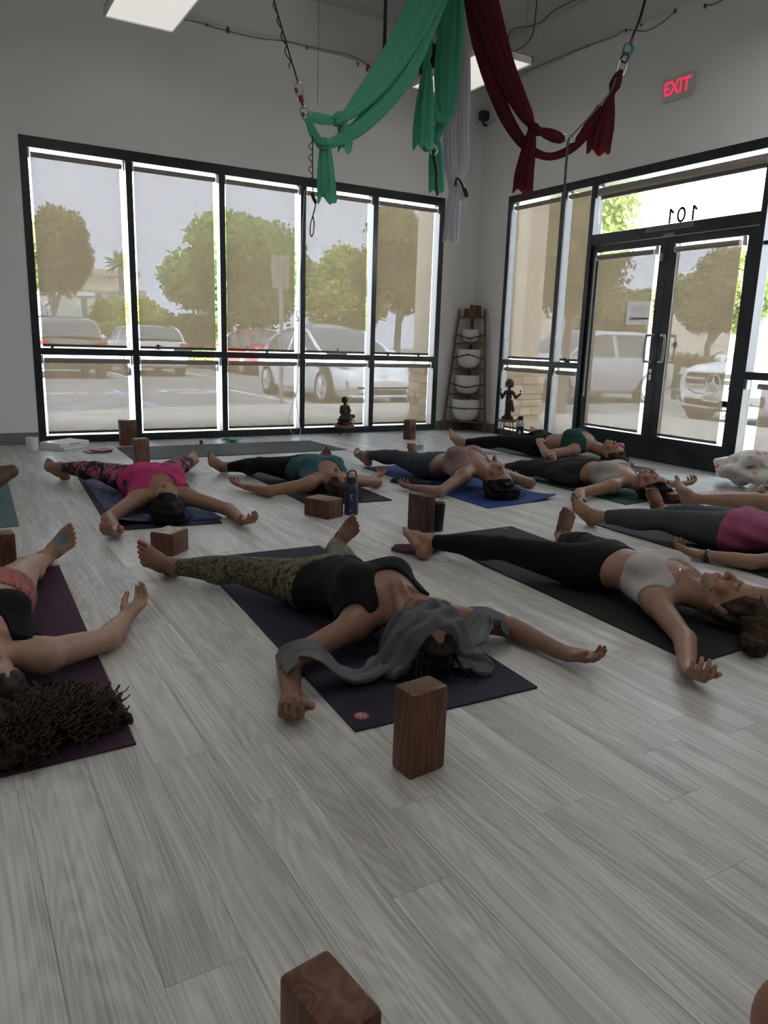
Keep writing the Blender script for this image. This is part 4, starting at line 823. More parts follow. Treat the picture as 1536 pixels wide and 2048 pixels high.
def surface_net(lo, h, D):
    ins = D < 0; nx, ny, nz = D.shape
    c = np.zeros((nx-1, ny-1, nz-1), np.int8)
    for i in (0, 1):
        for j in (0, 1):
            for k in (0, 1): c += ins[i:nx-1+i, j:ny-1+j, k:nz-1+k]
    act = (c > 0) & (c < 8); I = np.argwhere(act); idx = -np.ones(act.shape, np.int64); idx[act] = np.arange(len(I))
    if len(I) == 0: return np.zeros((0, 3)), np.zeros((0, 4), int)
    cor = [(i, j, k) for i in (0, 1) for j in (0, 1) for k in (0, 1)]; val = np.stack([D[I[:, 0]+i, I[:, 1]+j, I[:, 2]+k] for i, j, k in cor], 1)
    acc = np.zeros((len(I), 3)); cnt = np.zeros(len(I))
    for a in range(8):
        for b in range(a+1, 8):
            if sum(abs(p-q) for p, q in zip(cor[a], cor[b])) != 1: continue
            m = (val[:, a] < 0) != (val[:, b] < 0); t = np.where(m, val[:, a]/(val[:, a]-val[:, b]+1e-12), 0)
            acc += m[:, None]*(np.array(cor[a])+t[:, None]*(np.array(cor[b])-np.array(cor[a]))); cnt += m
    v = lo+h*(I+acc/cnt[:, None]); F = []
    for ax_ in range(3):
        u, w = [(1, 2), (2, 0), (0, 1)][ax_]; sl0 = [slice(None)]*3; sl1 = [slice(None)]*3; sl0[ax_] = slice(0, -1); sl1[ax_] = slice(1, None)
        s0, s1_ = ins[tuple(sl0)], ins[tuple(sl1)]; e = np.argwhere(s0 != s1_); e = e[(e[:, u] > 0) & (e[:, w] > 0) & (e[:, u] < D.shape[u]-1) & (e[:, w] < D.shape[w]-1)]
        if not len(e): continue
        du = np.zeros(3, int); du[u] = 1; dw = np.zeros(3, int); dw[w] = 1
        q = np.stack([idx[tuple((e-du-dw).T)], idx[tuple((e-dw).T)], idx[tuple(e.T)], idx[tuple((e-du).T)]], 1); fl = ~s0[tuple(e.T)]; q[fl] = q[fl][:, ::-1]; F.append(q)
    return v, np.vstack(F)
def cull(v, f, keep):
    f = f[keep]; u = np.unique(f); m = -np.ones(len(v), np.int64); m[u] = np.arange(len(u)); return v[u], m[f]
def np_mesh(name, v, f, m, parent=None, col=None, smooth=True):
    me = bpy.data.meshes.new(name); me.vertices.add(len(v)); me.vertices.foreach_set('co', np.ascontiguousarray(v, np.float32).ravel()); me.loops.add(f.size); me.loops.foreach_set('vertex_index', np.ascontiguousarray(f, np.int32).ravel())
    me.polygons.add(len(f)); me.polygons.foreach_set('loop_start', np.arange(len(f), dtype=np.int32)*f.shape[1]); me.polygons.foreach_set('use_smooth', np.ones(len(f), bool)); me.update(); me.validate()
    if col is not None:
        a = me.color_attributes.new('tint', 'FLOAT_COLOR', 'POINT'); a.data.foreach_set('color', np.ascontiguousarray(np.hstack([col, np.ones((len(col), 1))]), np.float32).ravel())
    o = bpy.data.objects.new(name, me); C.objects.link(o); me.materials.append(m)
    if parent: o.parent = parent; o.matrix_parent_inverse = Matrix.Translation(-parent.location)
    return o
def skin_nodes(t, b):
    a = N(t, 'Attribute', attribute_name='tint'); m = mapping(t, (30, 30, 30)); n = N(t, 'TexNoise', i_Scale=1., i_Detail=4.); t.links.new(m.outputs[0], n.inputs[0])
    mx = N(t, 'Mix', data_type='RGBA', blend_type='MULTIPLY'); mx.inputs[0].default_value = .35; r = ramp(t, n.outputs[0], [(.3, (.72, .66, .62)), (.7, (1, 1, 1))])
    t.links.new(a.outputs['Color'], mx.inputs[6]); t.links.new(r.outputs[0], mx.inputs[7]); t.links.new(mx.outputs[2], b.inputs['Base Color'])
    m2 = mapping(t, (260, 260, 260)); n2 = N(t, 'TexNoise', i_Scale=1., i_Detail=2.); t.links.new(m2.outputs[0], n2.inputs[0]); bp = N(t, 'Bump', i_Strength=.12, i_Distance=.001); t.links.new(n2.outputs[0], bp.inputs['Height']); t.links.new(bp.outputs[0], b.inputs['Normal'])
m_skin = mat('skin', (.5, .3, .2), .48, spec=.4, nodes=skin_nodes)
def limb(F, a, b, prof, tag, k=.03):
    F.limb(a, b, prof, tag, k)
def hand(F, w, d, n, v, tag, s=1., curl=(.5, .6, .4), spread=.06, fist=0.):
    """w wrist, d along the hand, n palm normal (fingers curl towards it), v thumb side"""
    d = unit(d); n = unit(n-d*(n@d)); v = unit(np.cross(n, d))*np.sign(np.cross(n, d)@v or 1); tips = []
    F.cone(w-d*.03*s, w+d*.03*s, .024*s, .022*s, tag, .02, .72, n)
    lat = [.027, .009, -.009, -.026]; ln = [.070, .078, .073, .057]; kd = [.088, .090, .086, .078]
    for i in range(4):
        kn = w+d*kd[i]*s+v*lat[i]*s; F.cone(w+d*.018*s+v*lat[i]*.55*s, kn, .0155*s, .0115*s, tag, .014)
        p = kn; an = 0.; dd = unit(d+v*spread*(1.5-i)*.8)
        for j, (fr, rr) in enumerate(((.45, .0098), (.31, .0088), (.24, .0078))):
            an += curl[j]*(1+.12*(i-1))*(1+fist); e = p+(dd*math.cos(an)+n*math.sin(an))*ln[i]*fr*s; F.cone(p, e, rr*s*(.9 if i == 3 else 1), rr*.92*s*(.9 if i == 3 else 1), tag, .005); p = e
        tips.append((p, dd*math.cos(an)+n*math.sin(an)))
    b0 = w+d*.022*s+v*.018*s; b1 = w+d*.052*s+v*.044*s+n*.012*s; b2 = b1+unit(d*.8+v*.35+n*.35)*.034*s; b3 = b2+unit(d*.9+v*.0+n*.45)*.028*s
    F.cone(b0, b1, .0185*s, .0145*s, tag, .016); F.cone(b1, b2, .0125*s, .0108*s, tag, .008); F.cone(b2, b3, .0108*s, .0088*s, tag, .006); tips.append((b3, unit(b3-b2)))
    F.ell(w+d*.05*s+n*.004*s, (.036*s, .042*s, .015*s), tag, [v, d, n], .014)
    return tips
def foot(F, hp, fd, sn, m, tag, s=1.):
    """hp heel centre, fd heel->toe, sn out of the sole, m big-toe side"""
    fd = unit(fd); sn = unit(sn-fd*(sn@fd)); m2 = np.cross(sn, fd); m = m2*np.sign(m2@m or 1); ank = hp+fd*.028*s-sn*.062*s; tips = []
    F.ell(hp, (.031*s, .036*s, .034*s), tag, [m, fd, sn], .02); F.cone(ank, hp, .036*s, .030*s, tag, .025); F.ell(ank+m*.028*s, (.014*s,)*3, tag, None, .012); F.ell(ank-m*.028*s-fd*.006*s, (.014*s,)*3, tag, None, .012)
    mid = hp+fd*.105*s-sn*.024*s; F.cone(ank+fd*.012*s, mid, .034*s, .026*s, tag, .025); lat = [.030, .012, -.005, -.020, -.034]; ball = [.168, .172, .163, .152, .137]; tl = [.050, .040, .036, .032, .027]; tr = [.0128, .0092, .0087, .0083, .0082]
    for i in range(5):
        b = hp+fd*ball[i]*s+m*lat[i]*s+sn*.006*s; F.cone(hp+fd*.05*s+m*lat[i]*.6*s, b, .020*s, (.0165 if i == 0 else .0125)*s, tag, .016); F.cone(mid+m*lat[i]*.5*s, b, .020*s, .0115*s, tag, .016)
        e1 = b+(fd*.75-sn*.28)*tl[i]*.55*s+m*lat[i]*.12*s; e2 = e1+(fd+sn*.12)*tl[i]*.5*s; F.cone(b, e1, tr[i]*1.05*s, tr[i]*.95*s, tag, .006); F.cone(e1, e2, tr[i]*.98*s, tr[i]*.9*s, tag, .004); tips.append((e2-sn*tr[i]*.6*s, fd, -sn))
    return ank, tips
def head(F, c, t, f, tag='head', s=1., near=True):
    """c centre, t towards crown, f face direction"""
    t = unit(t); f = unit(f-t*(f@t)); l = np.cross(f, t); A = [l, f, t]; g = lambda x, y, z: c+(l*x+f*y+t*z)*s
    E = lambda p, r, k=.012: F.ell(g(*p), np.array(r)*s, tag, A, k); Cn = lambda p, q, a, b, k=.012: F.cone(g(*p), g(*q), a*s, b*s, tag, k)
    E((0, -.016, .030), (.073, .093, .086), .02); E((0, .026, -.030), (.060, .062, .085), .03); E((0, .045, .055), (.055, .042, .04), .02)
    for x in (-1, 1):
        Cn((x*.052, -.01, -.055), (x*.016, .070, -.100), .022, .016, .03); Cn((x*.010, .087, .022), (x*.043, .074, .021), .0075, .006, .012); E((x*.041, .060, -.034), (.026, .022, .026), .02); E((x*.031, .0745, -.001), (.0165, .0125, .0115), .006); E((x*.012, .094, -.038), (.0085, .009, .0075), .006)
        E((x*.075, -.012, -.008), (.009, .019, .031), .006); E((x*.080, -.018, .002), (.006, .016, .022), .005)
    E((0, .078, -.101), (.017, .014, .014), .016); Cn((0, .086, .016), (0, .109, -.030), .0075, .0115, .012); E((0, .104, -.036), (.0095, .009, .0085), .006)
    E((0, .084, -.066), (.028, .016, .018), .012); E((0, .0955, -.0635), (.0225, .0075, .0052), .004); E((0, .0945, -.0725), (.0195, .0085, .0068), .004)
    return l, f, t, g
def tint_verts(v, base, spots, seed=0):
    col = np.tile(np.array(base, float), (len(v), 1))
    for (c, ax, r, cc, soft) in spots:
        d = v-np.asarray(c); q = np.zeros(len(v))
        for i in range(3): q += ((d@np.asarray(ax[i]))/r[i])**2
        w = np.clip((1+soft-np.sqrt(q))/max(soft, 1e-3), 0, 1)[:, None]; col = col*(1-w)+np.array(cc)*w
    return col
FINE_N, FINE_F = .0036, .0052
def person(P):
    """supine figure. P: dict of world joints; a = picture-left limb, b = picture-right limb"""
    near = P.get('near', False); H_ = P.get('s', 1.); F = Field(); pel = V3(*P['pel'], .113*H_); zc = P.get('zc', .125); zn = P.get('zn', zc-.01)
    nk = V3(*P['neck'], zn); sp = nk-pel; s_ = unit(sp*V3(1, 1, 0)); up = V3(0, 0, 1); lat = np.cross(s_, up); lat = unit(lat)   # lat: for a body with head towards the camera this is picture-left... sign set below
    if lat @ _r < 0: lat = -lat       # lat -> picture-right (b side)
    L = np.linalg.norm(sp[:2]); ax = [lat, s_, up]; sc = H_; g = lambda x, y, z: pel+lat*x*sc+s_*y*L+up*z
    fat = P.get('fat', 1.)
    # torso
    F.ell(g(0, .00, .0), (.165*sc*fat, .115*sc, .100*sc), 'torso', ax, .05); F.ell(g(0, .16, .004), (.140*sc*fat, .12*sc, .088*sc), 'torso', ax, .05)
    wz = (zc-pel[2]); F.ell(g(0, .36, wz*.45), (.122*sc*fat, .13*sc, .083*sc), 'torso', ax, .05); F.ell(g(0, .62, wz*.85), (.138*sc*fat, .135*sc, .096*sc), 'torso', ax, .05); F.ell(g(0, .80, wz+.0), (.142*sc, .10*sc, .085*sc), 'torso', ax, .05)
    for x in (-1, 1):
        F.ell(g(x*.080, .66, wz*.95+.066*sc), (.066*sc*fat, .070*sc*fat, .042*sc*fat), 'torso', ax, .034); F.ell(g(x*.075, -.06, -.03), (.085*sc*fat, .09*sc, .075*sc), 'torso', ax, .05)
    nb = nk+up*.0; shz = P.get('shz', .085)
    sh = {}
    for k, x in (('a', -1), ('b', 1)):
        if k+'Sh' in P: sh[k] = V3(*P[k+'Sh'], shz)
        else: sh[k] = g(x*.168, .93, 0)*V3(1, 1, 0)+up*shz
        j = sh[k]; F.cone(g(x*.06, .86, wz-.005), j, .060*sc, .046*sc, 'torso', .03, .85, up); F.cone(nk-s_*.01-up*.01, j+up*.004, .038*sc, .034*sc, 'torso', .025)
        F.cone(g(x*.10, .60, wz*.6-.02), j-up*.006, .046*sc, .038*sc, 'torso', .03)
        if near: F.cone(g(x*.018, .93, wz+.075*sc*.9), j+up*.030-s_*.005, .0085, .0075, 'torso', .016)
    # head and neck
    hc = V3(*P['head'], P.get('hz', .105)); hd = unit((hc-nk)*V3(1, 1, 0)); tilt = P.get('tilt', .25); turn = P.get('turn', 0.); hl = np.cross(up, hd); fz = unit(up*math.cos(turn)+hl*math.sin(turn)); tt = hd*math.cos(tilt)-fz*math.sin(tilt); ff = fz*math.cos(tilt)+hd*math.sin(tilt)
    hs = P.get('hs', 1.)*H_; l_, f_, t_, hg = head(F, hc, tt, ff, 'head', hs, near); nt = hg(0, -.025, -.055); F.cone(nk-up*.004, nt, .056*sc, .050*sc, 'neck', .03)
    if near:
        for x in (-1, 1): F.cone(g(x*.014, .95, wz+.065), hg(x*.05, -.02, -.04), .011, .011, 'neck', .018)
    # legs
    tips_h = {}; tips_f = {}; cut = {}
    for k, x in (('a', -1), ('b', 1)):
        hip = g(x*.088, -.02, -.008); hp = V3(*P[k+'Heel'][:2], P[k+'Heel'][2] if len(P[k+'Heel']) > 2 else .034); tz = P.get(k+'Toe')
        fd = unit(V3(*tz)-hp) if tz is not None else unit(V3(x*.30, .35, .86))
        leg0 = unit(hip-hp); sn = -(leg0-fd*(leg0@fd)); sn = unit(sn); m = -lat*x if abs(lat@fd) < .95 else up
        fs = sc*P.get('fs', 1.); ank, tp = foot(F, hp, fd, sn, m+up*.35, k+'foot', fs); tips_f[k] = tp
        kn = ank+(hip-ank)*.485; kb = P.get(k+'Kn'); kn = V3(*kb) if kb is not None else kn+up*(.028*sc+P.get('kneeup', 0.))
        T = k+'leg'; limb(F, hip, kn, [(0, .092*sc*fat), (.25, .086*sc*fat), (.6, .069*sc*fat), (1, .051*sc)], T, .04); F.ell(kn+up*.010, (.038*sc, .045*sc, .038*sc), T, ax, .02)
        limb(F, kn, ank, [(0, .048*sc), (.28, .0535*sc), (.55, .046*sc), (.85, .034*sc), (1, .033*sc)], T, .02); F.ell(kn+(ank-kn)*.30-up*.022, (.043*sc, .10*sc, .038*sc), T, [lat, unit(ank-kn), np.cross(lat, unit(ank-kn))], .03); cut[k] = (ank, kn, hip)
    # arms
    for k, x in (('a', -1), ('b', 1)):
        j = sh[k]; w = V3(*P[k+'Wr'][:2], P[k+'Wr'][2] if len(P[k+'Wr']) > 2 else .036); e = P.get(k+'El'); e = V3(*e[:2], e[2] if len(e) > 2 else .052) if e is not None else (j+w)/2
        # keep bone lengths human: elbow solved on the hinted side
        a1, a2 = .285*sc*P.get('al', 1.), .250*sc*P.get('al', 1.); dv = w-j; dist = np.linalg.norm(dv)
        if dist > (a1+a2)*.995: w = j+dv/dist*(a1+a2)*.995; dv = w-j; dist = np.linalg.norm(dv)
        u_ = dv/dist; c0 = (a1*a1-a2*a2+dist*dist)/(2*dist); hgt = math.sqrt(max(0, a1*a1-c0*c0)); pe = (e-j)-u_*((e-j)@u_); e = j+u_*c0+unit(pe)*hgt
        if P.get(k+'El') is None or len(P[k+'El']) < 3: e[2] = max(.046, min(e[2], .075))
        T = k+'arm'; ar = P.get('arm', 1.); F.ell(j+up*.002, (.050*sc, .050*sc, .048*sc), T, ax, .03); limb(F, j, e, [(0, .048*sc*ar), (.4, .045*sc*ar), (.8, .039*sc*ar), (1, .037*sc)], T, .025)
        limb(F, e, w, [(0, .038*sc), (.22, .0405*sc*ar), (.6, .033*sc*ar), (1, .0255*sc)], T, .018)
        hd_ = P.get(k+'Hd'); d = unit(V3(*hd_)-w) if hd_ is not None else unit(w-e); pn = V3(*P.get(k+'Pn', (0, 0, 1))); hv = P.get(k+'Th'); hv = V3(*hv) if hv else s_*1.
        tips_h[k] = (hand(F, w, d, pn, hv, k+'hand', sc*P.get('hsz', 1.), P.get(k+'Curl', P.get('curl', (.42, .55, .35))), P.get('spread', .10), P.get(k+'Fist', 0.)), w, d)
    # ---- mesh the skin: coarse body plus fine head, hands and feet of the same field
    hb = .0085 if near else .0115; hf = FINE_N if near else FINE_F; allp = F.p; lo = np.min([p[9] for p in allp], 0)-.03; hi = np.max([p[10] for p in allp], 0)+.03
    fine = []   # (region test, lo, hi)
    npt = nk+(nt-nk)*.75; nd = unit(nt-nk); fine.append((lambda q, a=npt, d=nd: ((q-a)@d > 0) & (np.abs(q-hc).max(-1) < .158), hc-.17, hc+.17))
    for k in 'ab':
        w, d = tips_h[k][1:]; fine.append((lambda q, a=w-d*.012, d=d: ((q-a)@d > 0) & (np.abs(q-(a+d*.102)).max(-1) < .138), w+d*.09-.15, w+d*.09+.15))
        an, kn, _ = cut[k]; dd = unit(an-kn); fine.append((lambda q, a=an-dd*.035, d=dd, h=an: ((q-a)@d > 0) & (np.abs(q-h).max(-1) < .238), an-.25, an+.25))
    g0, h0, D, _ = F.grid(lo, hi, hb); v, f = surface_net(g0, h0, D); ce = v[f].mean(1); keep = np.ones(len(f), bool)
    for t_est, *_x in fine: keep &= ~t_est(ce)
    vs, fs_ = [], []; v, f = cull(v, f, keep); vs.append(v); fs_.append(f)
    show = P.get('detail', ('head', 'a', 'b'))
    for i, (t_est, a, b) in enumerate(fine):
        tg = None; pts = np.array([p[9] for p in allp]); g1, h1, D, _ = F.grid(np.maximum(a, lo), np.minimum(b, hi), hf); v, f = surface_net(g1, h1, D)
        if len(f): v, f = cull(v, f, t_est(v[f].mean(1)+0) | t_est(v[f].mean(1)+hb*0)); vs.append(v); fs_.append(f)
    off = np.cumsum([0]+[len(q) for q in vs[:-1]]); v = np.vstack(vs); f = np.vstack([q+o for q, o in zip(fs_, off)])
    v[:, 2] = np.maximum(v[:, 2], .0075)
    base = np.array(P['skin']); spots = []
    lip = P.get('lip', (base*np.array((.85, .52, .55))).tolist()); brow = P.get('brow', (.04, .025, .018)); HA = (l_, f_, t_)
    spots += [(hg(0, .099, -.0635), HA, (.021*hs, .012, .0048), lip, .25), (hg(0, .098, -.0725), HA, (.019*hs, .012, .0060), lip, .25)]
    for x in (-1, 1):
        spots += [(hg(x*.030, .083, .0235), (unit(l_+t_*x*-.12), f_, unit(t_+l_*x*.12)), (.017, .02, .0036), brow, .4), (hg(x*.031, .083, -.0065), HA, (.0155, .014, .0020), brow, .6), (hg(x*.043, .065, -.035), HA, (.022, .02, .018), (base*np.array((1.05, .80, .76))).tolist(), 1.), (hg(x*.0065, .104, -.0435), HA, (.004, .006, .003), (base*.3).tolist(), .4)]
    I3 = np.eye(3)
    if P.get('nails'):
        for k in 'ab':
            for (p, d) in tips_h[k][0]: spots.append((p+unit(d)*.005, I3, (.0085,)*3, P['nails'], .15))
    else:
        for k in 'ab':
            for (p, d) in tips_h[k][0]: spots.append((p, I3, (.010,)*3, (base*np.array((1.1, .86, .84))).tolist(), .6))
    tn = P.get('toenails', (base*np.array((1.05, .9, .88))).tolist())
    for k in 'ab':
        for i, (p, d, u2) in enumerate(tips_f[k]): spots.append((p+d*.002+u2*.004, I3, (.0095 if i == 0 else .0062,)*3, tn, .15))
        if P.get('sole', True): spots.append((V3(*P[k+'Heel'][:2], .03), I3, (.04, .04, .035), (base*np.array((1.02, .82, .76))).tolist(), .8))
    for (pt, r, cc, sf) in P.get('marks', ()): spots.append((pt, I3, r, cc, sf))
    root = empty('person', (float(pel[0]), float(pel[1]), 0), 0, P['label'], 'person', 'people lying on yoga mats')
    np_mesh('body', v, f, m_skin, root, tint_verts(v, base, spots))
    R = dict(root=root, F=F, pel=pel, nk=nk, s_=s_, lat=lat, up=up, L=L, g=g, sh=sh, cut=cut, hg=hg, HA=HA, hc=hc, lo=lo, hi=hi, near=near, sc=sc, wz=wz, hs=hs, tips_h=tips_h, tips_f=tips_f); return R
def garment(R, name, m, tags, off, region, h=None, fold=0., seed=0, zfloor=.006):
    h = h or (.0075 if R['near'] else .0105); lo, hi = R['lo']-off, R['hi']+off; pp = [p for p in R['F'].p if p[1] in tags]; lo = np.min([p[9] for p in pp], 0)-.03-off; hi = np.max([p[10] for p in pp], 0)+.03+off
    g0, h0, D, ax = R['F'].grid(lo, hi, h, tags, off); X = np.stack(np.meshgrid(*ax, indexing='ij'), -1)
    if fold:
        rg = np.random.default_rng(seed)
        for i in range(5):
            d = rg.normal(size=3); d /= np.linalg.norm(d); D = D-(fold*np.sin((X@(d*rg.uniform(35, 80)))+rg.uniform(0, 6))*.5).astype(np.float32)
    Rg = region(X).astype(np.float32); D = np.maximum(D, Rg); v, f = surface_net(g0, h0, D); v[:, 2] = np.maximum(v[:, 2], zfloor); return np_mesh(name, v, f, m, R['root'])
TL = ('torso', 'aleg', 'bleg')
def pants_region(R, waist=.22, cuff=(.93, .93)):
    """below the waist plane, above each cuff (fraction hip->ankle)"""
    def f(X):
        d = (X-R['g'](0, waist, 0))@R['s_']
        for k, c in zip('ab', cuff):
            an, kn, hip = R['cut'][k]; q = kn+(an-kn)*c if c > 0 else hip+(kn-hip)*(-c); dr = unit(an-kn) if c > 0 else unit(kn-hip); e = (X-q)@dr; nearleg = np.linalg.norm(X-q, axis=-1) < .45; side = ((X-R['pel'])@R['lat'])*(1 if k == 'b' else -1) > 0
            d = np.where(side, np.maximum(d, e), d)
        return d
    return f
def top_region(R, hem=.5, scoop=(1.02, .11), arm=.085, back=None, sdrop=0., high=False):
    g, L = R['g'], R['L']
    def f(X):
        d = -((X-g(0, hem, 0))@R['s_']); nc = g(0, scoop[0], R['wz']+.05*R['sc']); q = X-nc; y = q@R['s_']; x = q@R['lat']; z = q@R['up']
        sc_ = scoop[1]; fy = scoop[2] if len(scoop) > 2 else .85; d = np.maximum(d, sc_-np.sqrt(x*x+(y*fy)**2+np.maximum(0, -z-.06)**2*.3))
        d = np.maximum(d, (X-g(0, .985, 0))@R['s_'])
        for k in 'ab': j = R['sh'][k]; s = 1 if k == 'b' else -1; d = np.maximum(d, arm-np.linalg.norm(X-(j+R['lat']*s*.022), axis=-1))
        return d
    return f
# fabrics
def fab(name, col, rough=.85, bump=.15, var=.15, scale=220, spec=.12):
    def f(t, b):
        m = mapping(t, (scale,)*3); n = N(t, 'TexNoise', i_Scale=1., i_Detail=2.); t.links.new(m.outputs[0], n.inputs[0]); m2 = mapping(t, (7, 7, 7)); n2 = N(t, 'TexNoise', i_Scale=1., i_Detail=3.); t.links.new(m2.outputs[0], n2.inputs[0])
        r = ramp(t, n2.outputs[0], [(.3, tuple(c*(1-var) for c in col)), (.7, tuple(c*(1+var) for c in col))]); t.links.new(r.outputs[0], b.inputs['Base Color']); bp = N(t, 'Bump', i_Strength=bump, i_Distance=.001); t.links.new(n.outputs[0], bp.inputs['Height']); t.links.new(bp.outputs[0], b.inputs['Normal'])
        b.inputs['Sheen Weight'].default_value = .03
    return mat(name, col, rough, spec=spec, nodes=f)
def print_mat(name, stops, scale=14, dist=3.5, detail=4., kind='noise'):
    def f(t, b):
        m = mapping(t, (scale,)*3); n = N(t, 'TexNoise', i_Scale=1., i_Detail=detail, i_Distortion=dist); t.links.new(m.outputs[0], n.inputs[0]); r = ramp(t, n.outputs[0], stops); r.color_ramp.interpolation = 'LINEAR'; t.links.new(r.outputs[0], b.inputs['Base Color'])
    return mat(name, stops[0][1], .75, spec=.25, nodes=f)
m_blk = fab('black_stretch', (.009, .009, .0105)); m_blkc = fab('black_cotton', (.012, .012, .014), .9); m_gry = fab('grey_stretch', (.30, .28, .26)); m_wht = fab('pale_grey_stretch', (.42, .40, .39)); m_mau = fab('mauve_stretch', (.24, .15, .15)); m_tealc = fab('teal_cotton', (.035, .10, .12)); m_pink = fab('pink_jersey', (.48, .05, .17), .85); m_rose = fab('rose_jersey', (.30, .08, .16), .85); m_slate = fab('slate_stretch', (.045, .052, .065)); m_dgreen = fab('dark_green_stretch', (.02, .075, .06)); m_char = fab('charcoal_cotton', (.03, .03, .032), .9)
m_swirl = print_mat('swirl_print', [(.0, (.02, .02, .02)), (.42, (.025, .025, .025)), (.47, (.22, .20, .10)), (.51, (.03, .03, .03)), (.56, (.05, .05, .045)), (.60, (.30, .28, .17)), (.64, (.03, .03, .03)), (.72, (.32, .12, .07)), (.76, (.03, .03, .03))], 9, 5.5, 3.)
m_camo = print_mat('pink_black_print', [(.0, (.015, .013, .015)), (.50, (.02, .016, .02)), (.56, (.40, .10, .16)), (.62, (.45, .14, .2)), (.68, (.02, .018, .02))], 13, 1.)
m_floral = print_mat('floral_shorts_print', [(.0, (.06, .08, .05)), (.40, (.07, .09, .05)), (.46, (.40, .10, .12)), (.54, (.5, .14, .16)), (.60, (.10, .12, .07)), (.68, (.42, .16, .13))], 22, 2.)
# hair
def hair_mat(name, c1, c2): return noise_mat(name, c1, c2, (90, 90, 90), 3, .6, bump=.3, spec=.18, bdist=.002)
m_hblk = hair_mat('black_hair', (.006, .005, .005), (.016, .013, .012)); m_hbrn = hair_mat('brown_hair', (.022, .013, .008), (.06, .036, .02)); m_hcurl = hair_mat('dark_brown_curls', (.018, .011, .008), (.05, .03, .02))
def hair_cap(R, m, thick=.012, line=(.012, .75), noise=.004, seed=1, h=None):
    F = Field(); hg, HA = R['hg'], R['HA']; s = R['hs']; F.ell(hg(0, -.018, .030), np.array((.076+thick, .096+thick, .088+thick))*s, 'h', HA, .01); F.ell(hg(0, -.055, -.02), np.array((.066+thick*.6, .050+thick, .06))*s, 'h', HA, .03)
    c = R['hc']; g0, h0, D, ax = F.grid(c-.16, c+.16, h or (.005 if R['near'] else .007)); X = np.stack(np.meshgrid(*ax, indexing='ij'), -1); q = X-c; y = q@HA[1]/s; z = q@HA[2]/s; x = q@HA[0]/s; rg = np.random.default_rng(seed)
    for i in range(5): d = rg.normal(size=3)*rg.uniform(40, 110); D = D+(noise*np.sin(X@d+rg.uniform(0, 6))).astype(np.float32)
    part = .004*np.exp(-(x/.006)**2); D = D+part.astype(np.float32)
    D = np.maximum(D, (y-line[0]-line[1]*z)*.8); D = np.maximum(D, np.where((np.abs(x) > .06), np.maximum(y+.002, -.015-z)*0-1, -1).astype(np.float32)); v, f = surface_net(g0, h0, D); v[:, 2] = np.maximum(v[:, 2], .009); return np_mesh('hair', v, f, m, R['root'])
def locks(R, name, m, paths, r=.006, n=5, curl=0., freq=60., seed=0):
    mb = MB(); rg = random.Random(seed)
    for pth in paths:
        q = catmull(pth, 7); ph = rg.uniform(0, 6); K = len(q); out = []
        for i, p in enumerate(q):
            if curl:
                a = ph+i*freq/K; e = min(1, i/5)*curl; p = p+np.array([math.cos(a)*e, math.sin(a)*e*.9, math.sin(a+1.1)*e*.8])
            p = np.array(p); p[2] = max(p[2], .010); out.append(p)
        mb.tube(out, [r*(1-.6*i/K) for i in range(K)], n)
    o = mb.build(name, m, R['root'], 'all'); o.matrix_parent_inverse = Matrix.Translation(-R['root'].location); return o
# ------------------------------------------------------------------ the class
def toe(px, py, heel, ln=.232):
    h = V3(*heel[:2], heel[2] if len(heel) > 2 else .034); best = None
    for z in np.arange(.02, .30, .004):
        t = at(px, py, z=z); e = abs(np.linalg.norm(t-h)-ln)
        if best is None or e < best[0]: best = (e, t)
    return tuple(best[1])
SK1, SK2, SK3, SK4, SK5 = (.235, .128, .086), (.31, .178, .122), (.40, .25, .185), (.26, .148, .105), (.12, .066, .047)
# --- centre front: black tank, printed leggings, grey shirt over the eyes
h1, h2 = (.835, 3.30), (1.715, 3.375)
A = person(dict(label='person in black tank top and swirl-print leggings with a grey shirt over the eyes', near=True, skin=SK1, pel=(1.30, 2.63), neck=(1.345, 2.13), head=(1.325, 1.945), zc=.165, zn=.145, shz=.10, hz=.115, tilt=.34, aSh=(1.175, 2.16), bSh=(1.505, 2.13), aHeel=h1, bHeel=h2, aToe=toe(268, 1095, h1), bToe=toe(720, 1036, h2),
    aEl=(.93, 2.05), aWr=(.812, 1.865), aHd=(.745, 1.72, .03), aCurl=(.75, .85, .5), bEl=(1.72, 1.97), bWr=(1.79, 1.765), bHd=(1.85, 1.62, .05), bCurl=(.25, .5, .3), toenails=(.55, .10, .06)))
garment(A, 'leggings', m_swirl, TL, .005, pants_region(A, .30, (.95, .95)))
garment(A, 'tank_top', m_blkc, TL, .010, top_region(A, .06, (1.03, .088, .66), .086), fold=.0015, seed=2)
hair_cap(A, m_hblk, .016, (.05, .85))
m_jersey = fab('grey_marl_jersey', (.14, .145, .155), .95, .25, .25)
# --- right front: pale bra, black leggings
h1, h2 = (2.045, 3.045), (2.985, 3.05)
B = person(dict(label='person in pale grey sports bra and black leggings with long brown hair', near=True, skin=SK2, pel=(2.535, 2.33), neck=(2.56, 1.865), head=(2.625, 1.725), zc=.13, shz=.09, hz=.108, tilt=.10, al=.955, aSh=(2.385, 1.878), bSh=(2.735, 1.91), aHeel=h1, bHeel=h2, aToe=toe(803, 1048, h1), bToe=toe(1142, 1013, h2),
    aEl=(2.25, 1.66), aWr=(2.08, 1.485), aHd=(2.0, 1.37, .05), aCurl=(.8, .75, .45), aPn=(.25, -.2, 1), bEl=(2.95, 1.81), bWr=(3.16, 1.70), nails=(.50, .22, .20)))
garment(B, 'leggings', m_blk, TL, .005, pants_region(B, .26, (.93, .93)))
garment(B, 'sports_bra', m_wht, ('torso',), .007, top_region(B, .50, (1.04, .084, .70), .082))
